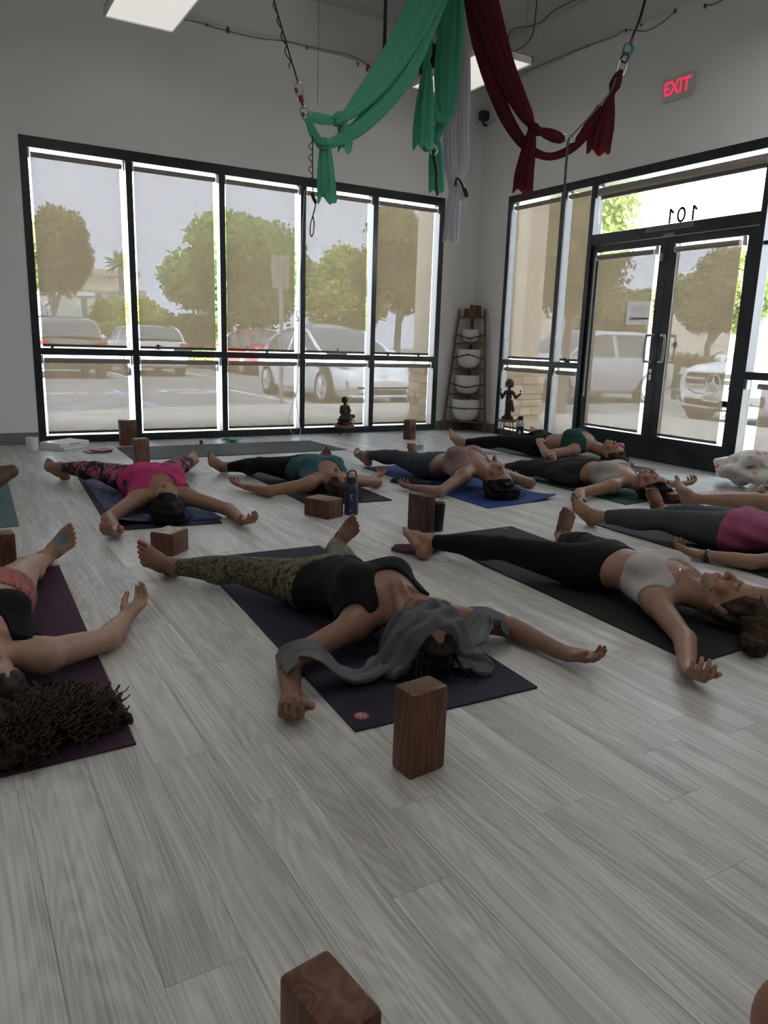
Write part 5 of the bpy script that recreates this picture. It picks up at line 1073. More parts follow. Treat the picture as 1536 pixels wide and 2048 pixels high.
hair_cap(B, m_hbrn, .012, (.02, .75))
# --- left front: black top, floral shorts, loose curls
h1, h2 = (-.42, 3.70), (.365, 3.71)
D3 = person(dict(label='person in black top and floral shorts with loose dark curls on purple mat', near=True, skin=SK3, s=1.02, pel=(.045, 2.93), neck=(.035, 2.37), head=(.045, 2.205), zc=.14, shz=.09, hz=.11, tilt=.2, turn=-.12, bSh=(.20, 2.375), aSh=(-.14, 2.375), aHeel=h1, bHeel=h2, bToe=toe(155, 1057, h2), aEl=(-.35, 2.5), aWr=(-.5, 2.7), bEl=(.40, 2.54), bWr=(.53, 2.755), bHd=(.65, 2.86, .09), bCurl=(.45, .4, .25), bPn=(-.25, .15, 1), bTh=(-.3, 1, .3),
    arm=1.06, al=.955, fat=1.05, marks=[(V3(*h2, .034)*.42+V3(*toe(155, 1057, h2))*.58+V3(-.02, -.035, .02), (.032, .032, .032), (.17, .21, .23), .35)]))
garment(D3, 'shorts', m_floral, TL, .007, pants_region(D3, .16, (-.16, -.16)))
garment(D3, 'black_top', m_blk, ('torso',), .008, top_region(D3, .40, (1.03, .088, .58), .076))
hair_cap(D3, m_hcurl, .016, (.012, .75), .0022)
# --- pink tank
h1, h2 = (.745, 5.90), (1.665, 5.97)
E4 = person(dict(label='person in bright pink tank top and pink-black printed leggings with red nails', skin=SK2, s=1.03, pel=(1.17, 5.12), neck=(1.125, 4.55), head=(1.09, 4.33), zc=.155, zn=.14, shz=.10, tilt=.04, aSh=(.965, 4.55), bSh=(1.265, 4.53), aHeel=h1, bHeel=h2, aToe=toe(86, 921, h1), bToe=toe(396, 907, h2), aEl=(.82, 4.31), aWr=(.755, 4.09), aHd=(.65, 3.93, .06), bEl=(1.42, 4.29), bWr=(1.455, 4.06), bHd=(1.48, 3.88, .06), nails=(.75, .04, .12), hsz=1.08))
garment(E4, 'leggings', m_camo, TL, .006, pants_region(E4, .2, (.88, .88)))
garment(E4, 'tank_top', m_pink, TL, .014, top_region(E4, .02, (1.03, .078, .75), .08), fold=.006, seed=4)
hair_cap(E4, m_hblk, .016, (.035, .8), .003)
# --- teal tank
h1, h2 = (1.925, 5.83), (2.92, 6.05)
G5 = person(dict(label='person in dark teal tank top and black leggings behind the navy bottle', skin=SK2, pel=(2.40, 5.21), neck=(2.345, 4.72), head=(2.315, 4.535), zc=.14, shz=.09, tilt=.05, aSh=(2.165, 4.68), bSh=(2.51, 4.74), aHeel=h1, bHeel=h2, aToe=toe(412, 911, h1), bToe=toe(661, 895, h2), aEl=(1.99, 4.80), aWr=(1.845, 5.01), aHd=(1.75, 5.13, .06), aCurl=(.2, .6, .4), bEl=(2.70, 4.86), bWr=(2.87, 5.02), bHd=(2.97, 5.07, .06), toenails=(.12, .01, .02)))
garment(G5, 'leggings', m_blk, TL, .006, pants_region(G5, .2, (.93, .93)))
garment(G5, 'tank_top', m_tealc, TL, .011, top_region(G5, .05, (1.03, .082, .7), .08), fold=.003, seed=5)
hair_cap(G5, m_hbrn, .015, (.03, .8), .003)
# --- mauve bra, blue mat
h1, h2 = (3.21, 5.71), (3.80, 5.90)
K6 = person(dict(label='person in mauve sports bra with curly black hair on the royal blue mat', skin=SK4, s=1.02, pel=(3.43, 4.97), neck=(3.45, 4.43), head=(3.435, 4.175), zc=.205, zn=.165, shz=.125, hz=.115, tilt=.42, aSh=(3.27, 4.39), bSh=(3.625, 4.42), aHeel=h1, bHeel=h2, aToe=toe(707, 897, h1), bToe=toe(823, 883, h2), aEl=(3.05, 4.28), aWr=(2.965, 4.55), aHd=(2.92, 4.70, .03), aPn=(0, 0, 1), bEl=(3.85, 4.4), bWr=(3.95, 4.6), toenails=(.25, .01, .04)))
garment(K6, 'leggings', m_slate, TL, .006, pants_region(K6, .18, (.93, .93)))
garment(K6, 'sports_bra', m_mau, ('torso',), .009, top_region(K6, .42, (1.03, .088, .62), .084))
hair_cap(K6, m_hblk, .02, (.02, .75), .006)
# --- green bra by the door
h1, h2 = (4.66, 6.33), (5.72, 6.36, .07)
J7 = person(dict(label='person in dark green sports bra with a hand on one hip', skin=SK2, s=1.02, pel=(5.24, 5.70), neck=(5.395, 5.20), head=(5.435, 4.965), zc=.20, zn=.16, shz=.12, hz=.115, tilt=.38, aSh=(5.205, 5.24), bSh=(5.57, 5.28), aHeel=h1, bHeel=h2, aToe=toe(897, 860, h1), bToe=toe(1069, 852, h2), aEl=(4.90, 5.20, .055), aWr=(5.03, 5.53, .16), aHd=(5.14, 5.66, .22), aPn=(.3, .2, -1), aTh=(0, -1, .3), bEl=(5.8, 5.45, .06), bWr=(5.60, 5.62, .17), bHd=(5.45, 5.70, .22), bPn=(0, 0, -1), bTh=(0, -1, 0)))
garment(J7, 'leggings', m_blk, TL, .006, pants_region(J7, .14, (.95, .95)))
garment(J7, 'sports_bra', m_dgreen, ('torso',), .009, top_region(J7, .5, (1.03, .086, .66), .084))
hair_cap(J7, m_hbrn, .012)
# --- grey bra, dark trousers
h1, h2 = (4.12, 5.04), (4.84, 5.13)
L8 = person(dict(label='person in grey cropped top and charcoal trousers on the dark green mat', skin=SK2, pel=(4.36, 4.31), neck=(4.41, 3.84), head=(4.465, 3.675), zc=.135, shz=.09, tilt=.18, aSh=(4.225, 3.83), bSh=(4.59, 3.89), aHeel=h1, bHeel=h2, aToe=toe(985, 918, h1), bToe=toe(1099, 904, h2), aEl=(4.0, 3.80), aWr=(3.79, 3.70), aHd=(3.62, 3.63, .04), bEl=(4.84, 3.92), bWr=(5.07, 3.895), bHd=(5.2, 3.86, .05), bCurl=(.7, .8, .5)))
garment(L8, 'trousers', m_char, TL, .017, pants_region(L8, .25, (.9, .9)), fold=.006, seed=8)
garment(L8, 'cropped_top', m_gry, ('torso',), .008, top_region(L8, .42, (1.03, .082, .7), .082))
hair_cap(L8, m_hblk, .018, (.015, .75), .006)
# --- rose shirt, right edge
h1, h2 = (3.41, 3.23), (4.05, 3.275)
M9 = person(dict(label='person in rose T-shirt and slate leggings with a wristwatch at the right edge', near=True, skin=SK2, pel=(3.77, 2.49), neck=(3.86, 2.02), head=(3.91, 1.83), zc=.135, shz=.09, aSh=(3.68, 2.02), bSh=(4.03, 2.08), aHeel=h1, bHeel=h2, aToe=toe(1139, 993, h1), bToe=toe(1303, 970, h2), aEl=(3.46, 2.19), aWr=(3.365, 2.41), aHd=(3.30, 2.57, .05), aCurl=(.5, .7, .4), bEl=(4.27, 2.1), bWr=(4.42, 2.3), fat=1.1, toenails=(.08, .03, .04)))
garment(M9, 'leggings', fab('slate_grey_stretch', (.055, .062, .072)), TL, .007, pants_region(M9, .16, (.84, .84)))
garment(M9, 't_shirt', m_rose, ('torso', 'aarm', 'barm', 'aleg', 'bleg'), .019, lambda X, R=M9: np.maximum(np.maximum(-((X-R['g'](0, -.03, 0))@R['s_']), .08-np.linalg.norm(X-R['g'](0, 1.04, R['wz']+.03), axis=-1)), np.maximum(np.where(((X-R['sh']['a'])@R['lat'] < -.10), .05, -1), np.where(((X-R['sh']['b'])@R['lat'] > .10), .05, -1))), fold=.004, seed=9)
hair_cap(M9, m_hbrn, .012)
wt_ = MB(); wr = M9['tips_h']['a'][1]; wd_ = M9['tips_h']['a'][2]
wc_ = wr-wd_*.035; wt_.tube([wc_-wd_*.013, wc_+wd_*.013], .034, 18, False); wo = wt_.build('watch_strap', m_strap, M9['root'], 40); wo.matrix_parent_inverse = Matrix.Translation(-M9['root'].location)
wq = MB().ell(tuple(wc_+V3(0, 0, .030)), (.018, .018, .008), 12, 6).build('watch_face', m_cglass, wo, 'all')
# --- bare leg on the pink mat, right edge
h1, h2 = (4.40, 3.30), (5.24, 3.36)
N10 = person(dict(label='person at the right edge with bare legs on the pink patterned mat', skin=SK2, pel=(4.87, 2.60), neck=(4.93, 2.10), head=(4.96, 1.9), zc=.135, aHeel=h1, bHeel=h2, bToe=tuple(at(1524, 975, z=.13)), aEl=(4.6, 2.1), aWr=(4.42, 2.0), bEl=(5.25, 2.1), bWr=(5.4, 2.2)))
garment(N10, 'shorts', m_blk, TL, .008, pants_region(N10, .2, (-.3, -.3)))
garment(N10, 'tank_top', m_gry, ('torso',), .009, top_region(N10, .1, (1.02, .10), .088))
hair_cap(N10, m_hbrn)
# --- dark-skinned arm on the teal mat, left edge
h1, h2 = (-.45, 6.3), (.215, 6.36)
O11 = person(dict(label='person at the left edge on the teal mat with one bent elbow showing', skin=SK5, pel=(-.10, 5.60), neck=(-.06, 5.07), head=(-.05, 4.86), zc=.135, bSh=(.115, 5.06), aHeel=h1, bHeel=h2, bToe=toe(9, 888, h2), bEl=(.40, 4.95, .07), bWr=(.10, 5.20, .18), bHd=(-.02, 5.3, .23), bPn=(0, 0, -1), bTh=(0, -1, 0), aEl=(-.4, 5.0), aWr=(-.5, 5.2), arm=1.1))
garment(O11, 'leggings', m_blk, TL, .006, pants_region(O11, .2, (.8, .8)))
garment(O11, 'tank_top', m_blkc, ('torso',), .009, top_region(O11, .1, (1.02, .10), .088))
hair_cap(O11, m_hblk)
# --- hair detail
def fan(R, n, c0, spread, length, rg, drop=.02, down=(0, 0)):
    out = []; hg, HA = R['hg'], R['HA']; hd = unit((R['hc']-R['nk'])*V3(1, 1, 0)); sd = np.cross(V3(0, 0, 1), hd)
    for i in range(n):
        x = rg.uniform(-.07, .07); y = rg.uniform(-.09, .03); p0 = hg(x, y, .07+rg.uniform(-.03, .04)); an = (x/.07)*spread+rg.gauss(0, .25); d = hd*math.cos(an)+sd*math.sin(an)*1.; d = d+V3(down[0], down[1], 0); L_ = length*rg.uniform(.6, 1.1)
        p1 = p0+d*L_*.25+V3(0, 0, -.01); p2 = p0+d*L_*.6; p2[2] = max(.02, p0[2]*.4); p3 = p0+d*L_; p3[2] = drop*rg.uniform(.6, 1.6); out.append([p0, p1, p2, p3])
    return out
rg_ = random.Random(21)
Fm = Field()
for (c_, r_) in (((.10, 2.06, .05), (.15, .13, .055)), ((.22, 2.05, .035), (.13, .10, .04)), ((.02, 1.98, .04), (.16, .11, .045)), ((.30, 2.03, .025), (.08, .06, .028))): Fm.ell(c_, r_, 'm', None, .03)
g0, h0, D, ax = Fm.grid((-.25, 1.75, -.06), (.5, 2.3, .16), .007); X = np.stack(np.meshgrid(*ax, indexing='ij'), -1); rq_ = np.random.default_rng(4)
for i in range(6): D = D+(.007*np.sin(X@(rq_.normal(size=3)*rq_.uniform(50, 120))+rq_.uniform(0, 6))).astype(np.float32)
v, f = surface_net(g0, h0, D); v[:, 2] = np.maximum(v[:, 2], .009); np_mesh('hair_mass', v, f, m_hcurl, D3['root'])
cl = []
for i in range(330):
    a = rg_.uniform(-2.2, 1.1); r0 = rg_.uniform(0, .12); c0 = V3(.08+.10*rg_.random(), 2.04+rg_.uniform(-.05, .05), 0); d = V3(math.cos(a), math.sin(a)*.8, 0); L_ = rg_.uniform(.07, .15)
    p0 = c0+d*r0; p0[2] = .10-.35*r0; p3 = p0+d*L_; p3[2] = rg_.uniform(.015, .05); cl.append([p0, p0+d*L_*.35+V3(0, 0, .012), p0+d*L_*.7+V3(0, 0, -.01), p3])
locks(D3, 'curls', m_hcurl, cl, .0042, 4, .0115, 30, 1)
locks(K6, 'curls', m_hblk, fan(K6, 170, 0, 1.3, .085, rg_, .04), .0042, 4, .011, 22, 2)
locks(L8, 'loose_hair', m_hblk, fan(L8, 90, 0, 1.2, .15, rg_, .02), .005, 4, .008, 12, 3)
bn = [ [B['hg'](rg_.uniform(-.06, .06), rg_.uniform(-.09, 0), rg_.uniform(.05, .1)), V3(2.62+rg_.uniform(-.05, .05), 1.60+rg_.uniform(-.03, .03), .07), V3(2.55+rg_.uniform(-.05, .04), 1.54+rg_.uniform(-.03, .02), .03), V3(2.46+rg_.uniform(-.06, .05), 1.50+rg_.uniform(-.04, .03), rg_.uniform(.012, .05))] for _ in range(110)]
Fm = Field()
for (c_, r_) in (((2.64, 1.625, .06), (.085, .07, .055)), ((2.58, 1.555, .035), (.085, .05, .035)), ((2.48, 1.50, .035), (.055, .045, .035))): Fm.ell(c_, r_, 'm', None, .03)
g0, h0, D, ax = Fm.grid((2.35, 1.4, -.05), (2.8, 1.75, .16), .0055); X = np.stack(np.meshgrid(*ax, indexing='ij'), -1)
for i in range(6): D = D+(.004*np.sin(X@(rq_.normal(size=3)*np.array([120, 120, 40])*rq_.uniform(.4, 1))+rq_.uniform(0, 6))).astype(np.float32)
v, f = surface_net(g0, h0, D); v[:, 2] = np.maximum(v[:, 2], .009); np_mesh('hair_mass', v, f, m_hbrn, B['root'])
locks(B, 'loose_hair', m_hbrn, bn, .0035, 4, .004, 9, 4)
bt = MB()
for i in range(26):
    c = V3(2.475, 1.505, .04); r0 = rg_.uniform(.025, .05); ph = rg_.uniform(0, 6); tl_ = rg_.uniform(-.5, .5); bt.tube([c+V3(math.cos(ph+t*.5)*r0, math.sin(ph+t*.5)*r0, math.sin(ph+t*.5)*r0*tl_*.6+rg_.uniform(-.004, .004)) for t in range(9)], .005, 4)
bo = bt.build('hair_bun', m_hbrn, B['root'], 'all'); bo.matrix_parent_inverse = Matrix.Translation(-B['root'].location)
locks(J7, 'loose_hair', m_hbrn, fan(J7, 50, 0, 1.0, .10, rg_, .02), .005, 4, .004, 9, 5)
locks(A, 'loose_hair', m_hblk, fan(A, 60, 0, .9, .10, rg_, .02), .005, 4, .003, 9, 6)
for R_, m_, L_ in ((E4, m_hblk, .06), (G5, m_hbrn, .10)): locks(R_, 'loose_hair', m_, fan(R_, 70, 0, 1.1, L_, rg_, .03), .0045, 4, .004, 9, 7)
# necklace
nq = B['nk']; nl = MB().tube(catmull([B['g'](-.055, .98, .06), B['g'](-.03, .93, .095), B['g'](0, .90, .105), B['g'](.03, .93, .095), B['g'](.055, .98, .06)], 6), .0014, 5).build('necklace', m_chrome, B['root']); nl.matrix_parent_inverse = Matrix.Translation(-B['root'].location)
# --- grey shirt draped over the eyes of the centre person
def drape(name, pts, widths, m, seed=0, folds=5, amp=.012, thick=.004, parent=None, lift=None):
    """a limp strip of cloth along world points"""
    path = catmull(pts, 8); K = len(path); ww = np.interp(np.linspace(0, len(pts)-1, K), range(len(pts)), widths); rg = random.Random(seed); nU = 15; ph = [rg.uniform(0, 6) for _ in range(6)]; v = []
    for i, p in enumerate(path):
        T = unit(path[min(i+1, K-1)]-path[max(i-1, 0)]); S = unit(np.cross(T, V3(0, 0, 1)))
        for k in range(nU):
            u = k/(nU-1)-.5; z = amp*math.sin(folds*2*PI*u+ph[0]+.35*math.sin(i*.2+ph[1]))+amp*.5*math.sin(folds*3.7*u+ph[2]+i*.13)
            e = 1+.12*math.sin(i*.5+ph[3])+.06*math.sin(i*1.1+ph[4]); q = p+S*u*ww[i]*e+V3(0, 0, z*(1-1.2*abs(u)**3))
            q[2] = max(q[2], .010+.004*math.sin(k*1.3+i*.7)); v.append(q)
    n = len(v); v2 = [q-V3(0, 0, thick) for q in v]; f = []
    for i in range(K-1):
        for k in range(nU-1): a = i*nU+k; f.append((a, a+1, a+nU+1, a+nU)); f.append((n+a, n+a+nU, n+a+nU+1, n+a+1))
    for i in range(K-1):
        for a in (i*nU, i*nU+nU-1): f.append((a, a+nU, n+a+nU, n+a))
    for k in range(nU-1):
        for a in (k, (K-1)*nU+k): f.append((a, a+1, n+a+1, n+a))
    o = MB().add(v+v2, f).build(name, m, parent, 'all')
    if parent: o.matrix_parent_inverse = Matrix.Translation(-parent.location)
    return o
gs = empty('grey_shirt', (float(A['hc'][0]), float(A['hc'][1]), 0), 0, 'grey marl shirt laid over the eyes of the person in the black tank', 'shirt')
Fh = Field(); Fh.p = [p for p in A['F'].p if p[1] in ('head',)]; c = A['hc']; hg_ = A['hg']
Fh.ell(hg_(0, .03, .012), np.array((.085, .085, .062)), 'head', A['HA'], .03)
for x, fl in ((-1, (1.205, 1.965, .035)), (1, (1.465, 1.93, .035))): Fh.cone(hg_(x*.055, .03, .012), fl, .062, .035, 'head', .04); Fh.cone(hg_(x*.065, -.01, .02), V3(*fl)+V3(0, -.06, 0), .055, .03, 'head', .04)
g0, h0, D, ax = Fh.grid(c-.24, c+.24, .005, None, .013); X = np.stack(np.meshgrid(*ax, indexing='ij'), -1); q = X-c; hz_ = q@A['HA'][2]; hy_ = q@A['HA'][1]; hx_ = q@A['HA'][0]
fo = .0060*np.sin(hz_*120+hx_*38+np.sin(hx_*30)*.8)+.0045*np.sin(hz_*75-hx_*55+1.)+.003*np.sin(hz_*190+hx_*20)
D = (D+fo).astype(np.float32); D = np.maximum(D, np.maximum(-(hz_+.030+.18*np.abs(hx_)+.10*hx_), hz_-.070-.25*np.abs(hx_))).astype(np.float32); v, f = surface_net(g0, h0, D); v[:, 2] = np.maximum(v[:, 2], .009); np_mesh('face_wrap', v, f, m_jersey, gs)
drape('sleeve', [(1.24, 1.965, .055), (1.17, 1.945, .05), (1.09, 1.925, .032), (1.01, 1.935, .055), (.945, 1.965, .118), (.885, 1.99, .128), (.835, 1.995, .085)], [.10, .10, .085, .085, .10, .13, .12], m_jersey, 3, 4, .011, .004, gs)
drape('sleeve', [(1.42, 1.94, .06), (1.48, 1.95, .06), (1.565, 1.99, .085), (1.625, 2.02, .115), (1.685, 2.00, .10), (1.715, 1.97, .05)], [.13, .14, .13, .14, .14, .11], m_jersey, 4, 4, .013, .004, gs)
drape('shirt_tail', [(1.40, 1.90, .05), (1.44, 1.86, .04), (1.475, 1.82, .03), (1.50, 1.79, .015)], [.10, .12, .11, .07], m_jersey, 5, 3, .012, .004, gs)
# --- photographer's knee in the lower right corner
Fk = Field(); kq = at(1642, 2090, z=.30); kq = V3(*kq); Fk.cone(kq, kq+V3(.32, -.30, -.02), .062, .085, 'k', .03); Fk.cone(kq, kq+V3(.20, -.30, -.26), .055, .045, 'k', .03); Fk.ell(kq+V3(-.005, .01, .01), (.055, .055, .055), 'k', None, .03)
g0, h0, D, ax = Fk.grid(kq-.5, kq+.5, .009); v, f = surface_net(g0, h0, D); kr = empty('person', (float(kq[0]), float(kq[1]), 0), 0, 'bare bent knee of the seated photographer at the bottom right corner', 'person'); np_mesh('knee', v, f, m_skin, kr, tint_verts(v, np.array((.30, .15, .10)), []))
# ------------------------------------------------------------------ mats
def rib_mat(name, c1, c2, pitch=260, rough=.75, rot=0., bump=.5):
    def f(t, b):
        m = mapping(t, (1, 1, 1), rot=(0, 0, rot)); w = N(t, 'TexWave', wave_type='BANDS', bands_direction='X', i_Scale=pitch/6.283*1., i_Distortion=.6, i_Detail=1.); t.links.new(m.outputs[0], w.inputs[0])
        m2 = mapping(t, (2.5, 2.5, 2.5)); n = N(t, 'TexNoise', i_Scale=1., i_Detail=5.); t.links.new(m2.outputs[0], n.inputs[0]); r = ramp(t, n.outputs[0], [(.35, c1), (.65, c2)])
        mx = N(t, 'Mix', data_type='RGBA', blend_type='MULTIPLY'); mx.inputs[0].default_value = .35; r2 = ramp(t, w.outputs[0], [(.2, (.45, .45, .45)), (.8, (1, 1, 1))]); t.links.new(r.outputs[0], mx.inputs[6]); t.links.new(r2.outputs[0], mx.inputs[7]); t.links.new(mx.outputs[2], b.inputs['Base Color'])
        bp = N(t, 'Bump', i_Strength=bump, i_Distance=.0012); t.links.new(w.outputs[0], bp.inputs['Height']); t.links.new(bp.outputs[0], b.inputs['Normal'])
    return mat(name, c1, rough, spec=.3, nodes=f)
def yoga_mat(corners, m, label, th=.006, curl=None, z0=.0005):
    c = np.mean(np.array(corners), 0); e = unit(np.array(corners[1])-np.array(corners[0])); rz = math.atan2(e[1], e[0]); o_ = MB(); nx, ny = 8, 20; q = [np.array(p) for p in corners]; R2 = np.array([[math.cos(-rz), -math.sin(-rz)], [math.sin(-rz), math.cos(-rz)]]); v = []
    for z in (0., th):
        for j in range(ny+1):
            for i in range(nx+1):
                s, t = i/nx, j/ny; p = (q[0]*(1-s)+q[1]*s)*(1-t)+(q[3]*(1-s)+q[2]*s)*t; l = R2@(p-c); zz = z
                if curl: d = np.linalg.norm(p-q[curl[0]]); zz += curl[1]*max(0, 1-d/.35)**2
                v.append((l[0], l[1], zz))
    n = (nx+1)*(ny+1); f = []
    for j in range(ny):
        for i in range(nx): a = j*(nx+1)+i; f += [(a, a+nx+1, a+nx+2, a+1), (n+a, n+a+1, n+a+nx+2, n+a+nx+1)]
    for i in range(nx): f += [(i, i+1, n+i+1, n+i), (ny*(nx+1)+i, n+ny*(nx+1)+i, n+ny*(nx+1)+i+1, ny*(nx+1)+i+1)]
    for j in range(ny): a = j*(nx+1); b = a+nx; f += [(a, n+a, n+a+nx+1, a+nx+1), (b, b+nx+1, n+b+nx+1, n+b)]
    o = o_.add(v, f).build('yoga_mat', m, None, 30, (c[0], c[1], z0), (0, 0, rz)); tag(o, label, 'yoga mat', 'yoga mats on the floor'); return o
m_purp = rib_mat('purple_rubber', (.026, .018, .042), (.036, .025, .055)); m_plum = rib_mat('plum_rubber', (.052, .019, .045), (.070, .030, .060)); m_mblk = rib_mat('black_rubber', (.016, .017, .018), (.024, .025, .026), 400, bump=.2); m_mgry = rib_mat('dark_grey_rubber', (.06, .062, .065), (.08, .082, .085), 400, bump=.2)
m_mblu = rib_mat('royal_blue_rubber', (.010, .038, .16), (.016, .054, .21), 400, bump=.2); m_mgrn = rib_mat('dark_green_rubber', (.012, .055, .05), (.02, .08, .07), 400, bump=.2); m_mteal = rib_mat('teal_rubber', (.10, .17, .18), (.13, .21, .22), 300, bump=.3)
m_pinkm = print_mat('pastel_marble_print', [(.0, (.30, .22, .42)), (.40, (.60, .32, .50)), (.46, (.20, .14, .26)), (.50, (.75, .50, .62)), (.56, (.62, .60, .40)), (.61, (.68, .42, .58)), (.68, (.28, .2, .36))], 5, 3.5, 2.)
cm_ = yoga_mat([(.92, 1.67), (1.57, 1.65), (1.67, 3.48), (1.02, 3.50)], m_purp, 'deep purple ribbed mat with round red emblem under the person in the black tank')
m_emb = mat('emblem_red', (.30, .055, .06), .7); m_embw = mat('emblem_cream', (.55, .45, .42), .7)
def emblem(parent, x, y, r, rz, ring=m_emb, fig=m_embw):
    e = MB(); e.lathe([(r, 0), (r, .0006), (0, .0006)], n=24); o = e.build('emblem_disc', ring, None, False, (x, y, .0072), (0, 0, rz)); o.parent = parent; o.matrix_parent_inverse = parent.matrix_world.inverted() if False else (Matrix.Translation(parent.location) @ Matrix.Rotation(parent.rotation_euler.z, 4, 'Z')).inverted()
    k = MB()
    for pts in ([(0, .5), (0, -.1)], [(-.55, .6), (-.25, .35), (0, .3), (.25, .35), (.55, .6)], [(-.6, -.55), (-.4, -.15), (0, -.1), (.4, -.15), (.6, -.55)], [(-.75, .1), (-.45, .15)], [(.75, .1), (.45, .15)], [(-.2, -.75), (0, -.45), (.2, -.75)]): k.tube([(a*r, b*r, .0009) for a, b in pts], r*.09, 5)
    k.ell((0, r*.55, .0009), (r*.16, r*.16, .0005), 8, 4); k.build('emblem_figure', fig, o)
emblem(cm_, .975, 1.735, .023, .2)
yoga_mat([(-.29, 1.86), (.371, 1.878), (.411, 3.651), (-.25, 3.64)], m_plum, 'plum ribbed mat in the left foreground')
bm_ = yoga_mat([(2.20, 1.54), (2.83, 1.56), (2.925, 3.41), (2.295, 3.40)], m_mblk, 'black mat under the person in the pale grey bra')
emblem(bm_, 2.847, 3.365, .02, .2, m_mgry, mat('emblem_pale', (.45, .35, .32), .7))
yoga_mat([(.75, 4.23), (1.37, 4.17), (1.52, 6.19), (.86, 6.24)], m_purp, 'dark purple mat under a blue patterned towel')
m_towel = print_mat('blue_mandala_print', [(.0, (.015, .035, .10)), (.38, (.03, .08, .18)), (.42, (.20, .07, .20)), (.45, (.02, .05, .14)), (.52, (.03, .15, .20)), (.56, (.34, .22, .30)), (.58, (.02, .05, .12)), (.66, (.03, .10, .2))], 7, 1.5, 1.)
tw = yoga_mat([(.80, 4.32), (1.40, 4.26), (1.40, 5.75), (.86, 5.80)], m_towel, 'blue patterned towel with curled edge under the person in pink', .006, (0, .04), .0072); tw['category'] = 'towel'; tw['group'] = 'towels'; tw.name = 'mat_towel'
yoga_mat([(2.04, 4.41), (2.65, 4.36), (2.72, 6.08), (2.10, 6.12)], m_mblk, 'black mat under the person in the teal tank')
yoga_mat([(3.12, 3.89), (3.79, 3.95), (3.80, 5.66), (3.13, 5.66)], m_mblu, 'royal blue mat with a curled front corner', .006, (1, .035))
yoga_mat([(4.13, 3.60), (4.75, 3.65), (4.76, 5.40), (4.14, 5.38)], m_mgrn, 'dark green mat under the person in the grey cropped top')
yoga_mat([(5.03, 4.60), (5.65, 4.63), (5.62, 6.38), (5.0, 6.36)], m_mgry, 'dark grey mat beside the double door')
yoga_mat([(3.40, 1.60), (4.02, 1.60), (4.09, 3.32), (3.46, 3.31)], m_mblk, 'black mat under the person in the rose T-shirt')
yoga_mat([(4.70, 1.95), (5.36, 1.95), (5.38, 3.70), (4.72, 3.74)], m_pinkm, 'pastel pink marbled mat at the right edge')
yoga_mat([(-.32, 4.55), (.32, 4.54), (.38, 6.32), (-.26, 6.33)], m_mteal, 'teal mat at the left edge')
yoga_mat([(1.41, 6.69), (3.51, 6.71), (3.45, 7.46), (1.43, 7.51)], m_mgry, 'empty dark grey mat lying along the five-pane window')
# ------------------------------------------------------------------ wooden yoga blocks
def wood_nodes(c1, c2, c3, sc=1.):
    def f(t, b):
        oi = N(t, 'ObjectInfo'); tc = t.nodes.new('ShaderNodeTexCoord'); mp = N(t, 'Mapping'); mp.inputs['Scale'].default_value = (12*sc, 12*sc, 1.1*sc); ad = N(t, 'Math', operation='MULTIPLY'); ad.inputs[1].default_value = 11.; t.links.new(oi.outputs['Random'], ad.inputs[0]); cx = N(t, 'CombineXYZ'); t.links.new(ad.outputs[0], cx.inputs[0]); t.links.new(ad.outputs[0], cx.inputs[2]); t.links.new(cx.outputs[0], mp.inputs['Location']); t.links.new(tc.outputs['Object'], mp.inputs[0])
        n = N(t, 'TexNoise', i_Scale=1., i_Detail=2.); t.links.new(mp.outputs[0], n.inputs[0]); mm = N(t, 'Math', operation='MULTIPLY'); mm.inputs[1].default_value = 60.; t.links.new(n.outputs[0], mm.inputs[0]); s_ = N(t, 'Math', operation='SINE'); t.links.new(mm.outputs[0], s_.inputs[0]); ma = N(t, 'MapRange'); ma.inputs[1].default_value = -1; t.links.new(s_.outputs[0], ma.inputs[0])
        n2 = N(t, 'TexNoise', i_Scale=160., i_Detail=3.); t.links.new(mp.outputs[0], n2.inputs[0]); mx = N(t, 'Mix', data_type='FLOAT'); mx.inputs[0].default_value = .45; t.links.new(ma.outputs[0], mx.inputs[2]); t.links.new(n2.outputs[0], mx.inputs[3]); r = ramp(t, mx.outputs[0], [(.15, c1), (.55, c2), (.9, c3)]); t.links.new(r.outputs[0], b.inputs['Base Color'])
        bp = N(t, 'Bump', i_Strength=.15, i_Distance=.001); t.links.new(mx.outputs[0], bp.inputs['Height']); t.links.new(bp.outputs[0], b.inputs['Normal'])
    return f
m_wood = mat('reddish_cedar', (.2, .08, .04), .42, spec=.4, nodes=wood_nodes((.075, .028, .016), (.115, .044, .024), (.165, .070, .038)))
m_wood2 = mat('pale_cedar', (.35, .2, .12), .5, spec=.35, nodes=wood_nodes((.13, .065, .038), (.185, .10, .062), (.26, .155, .10)))
m_wood3 = mat('dark_walnut_block', (.08, .05, .04), .5, spec=.35, nodes=wood_nodes((.035, .02, .015), (.07, .042, .03), (.11, .07, .05)))
m_endg = noise_mat('rough_end_grain', (.20, .10, .07), (.38, .24, .17), (60, 60, 200), 5, .7, bump=.4)
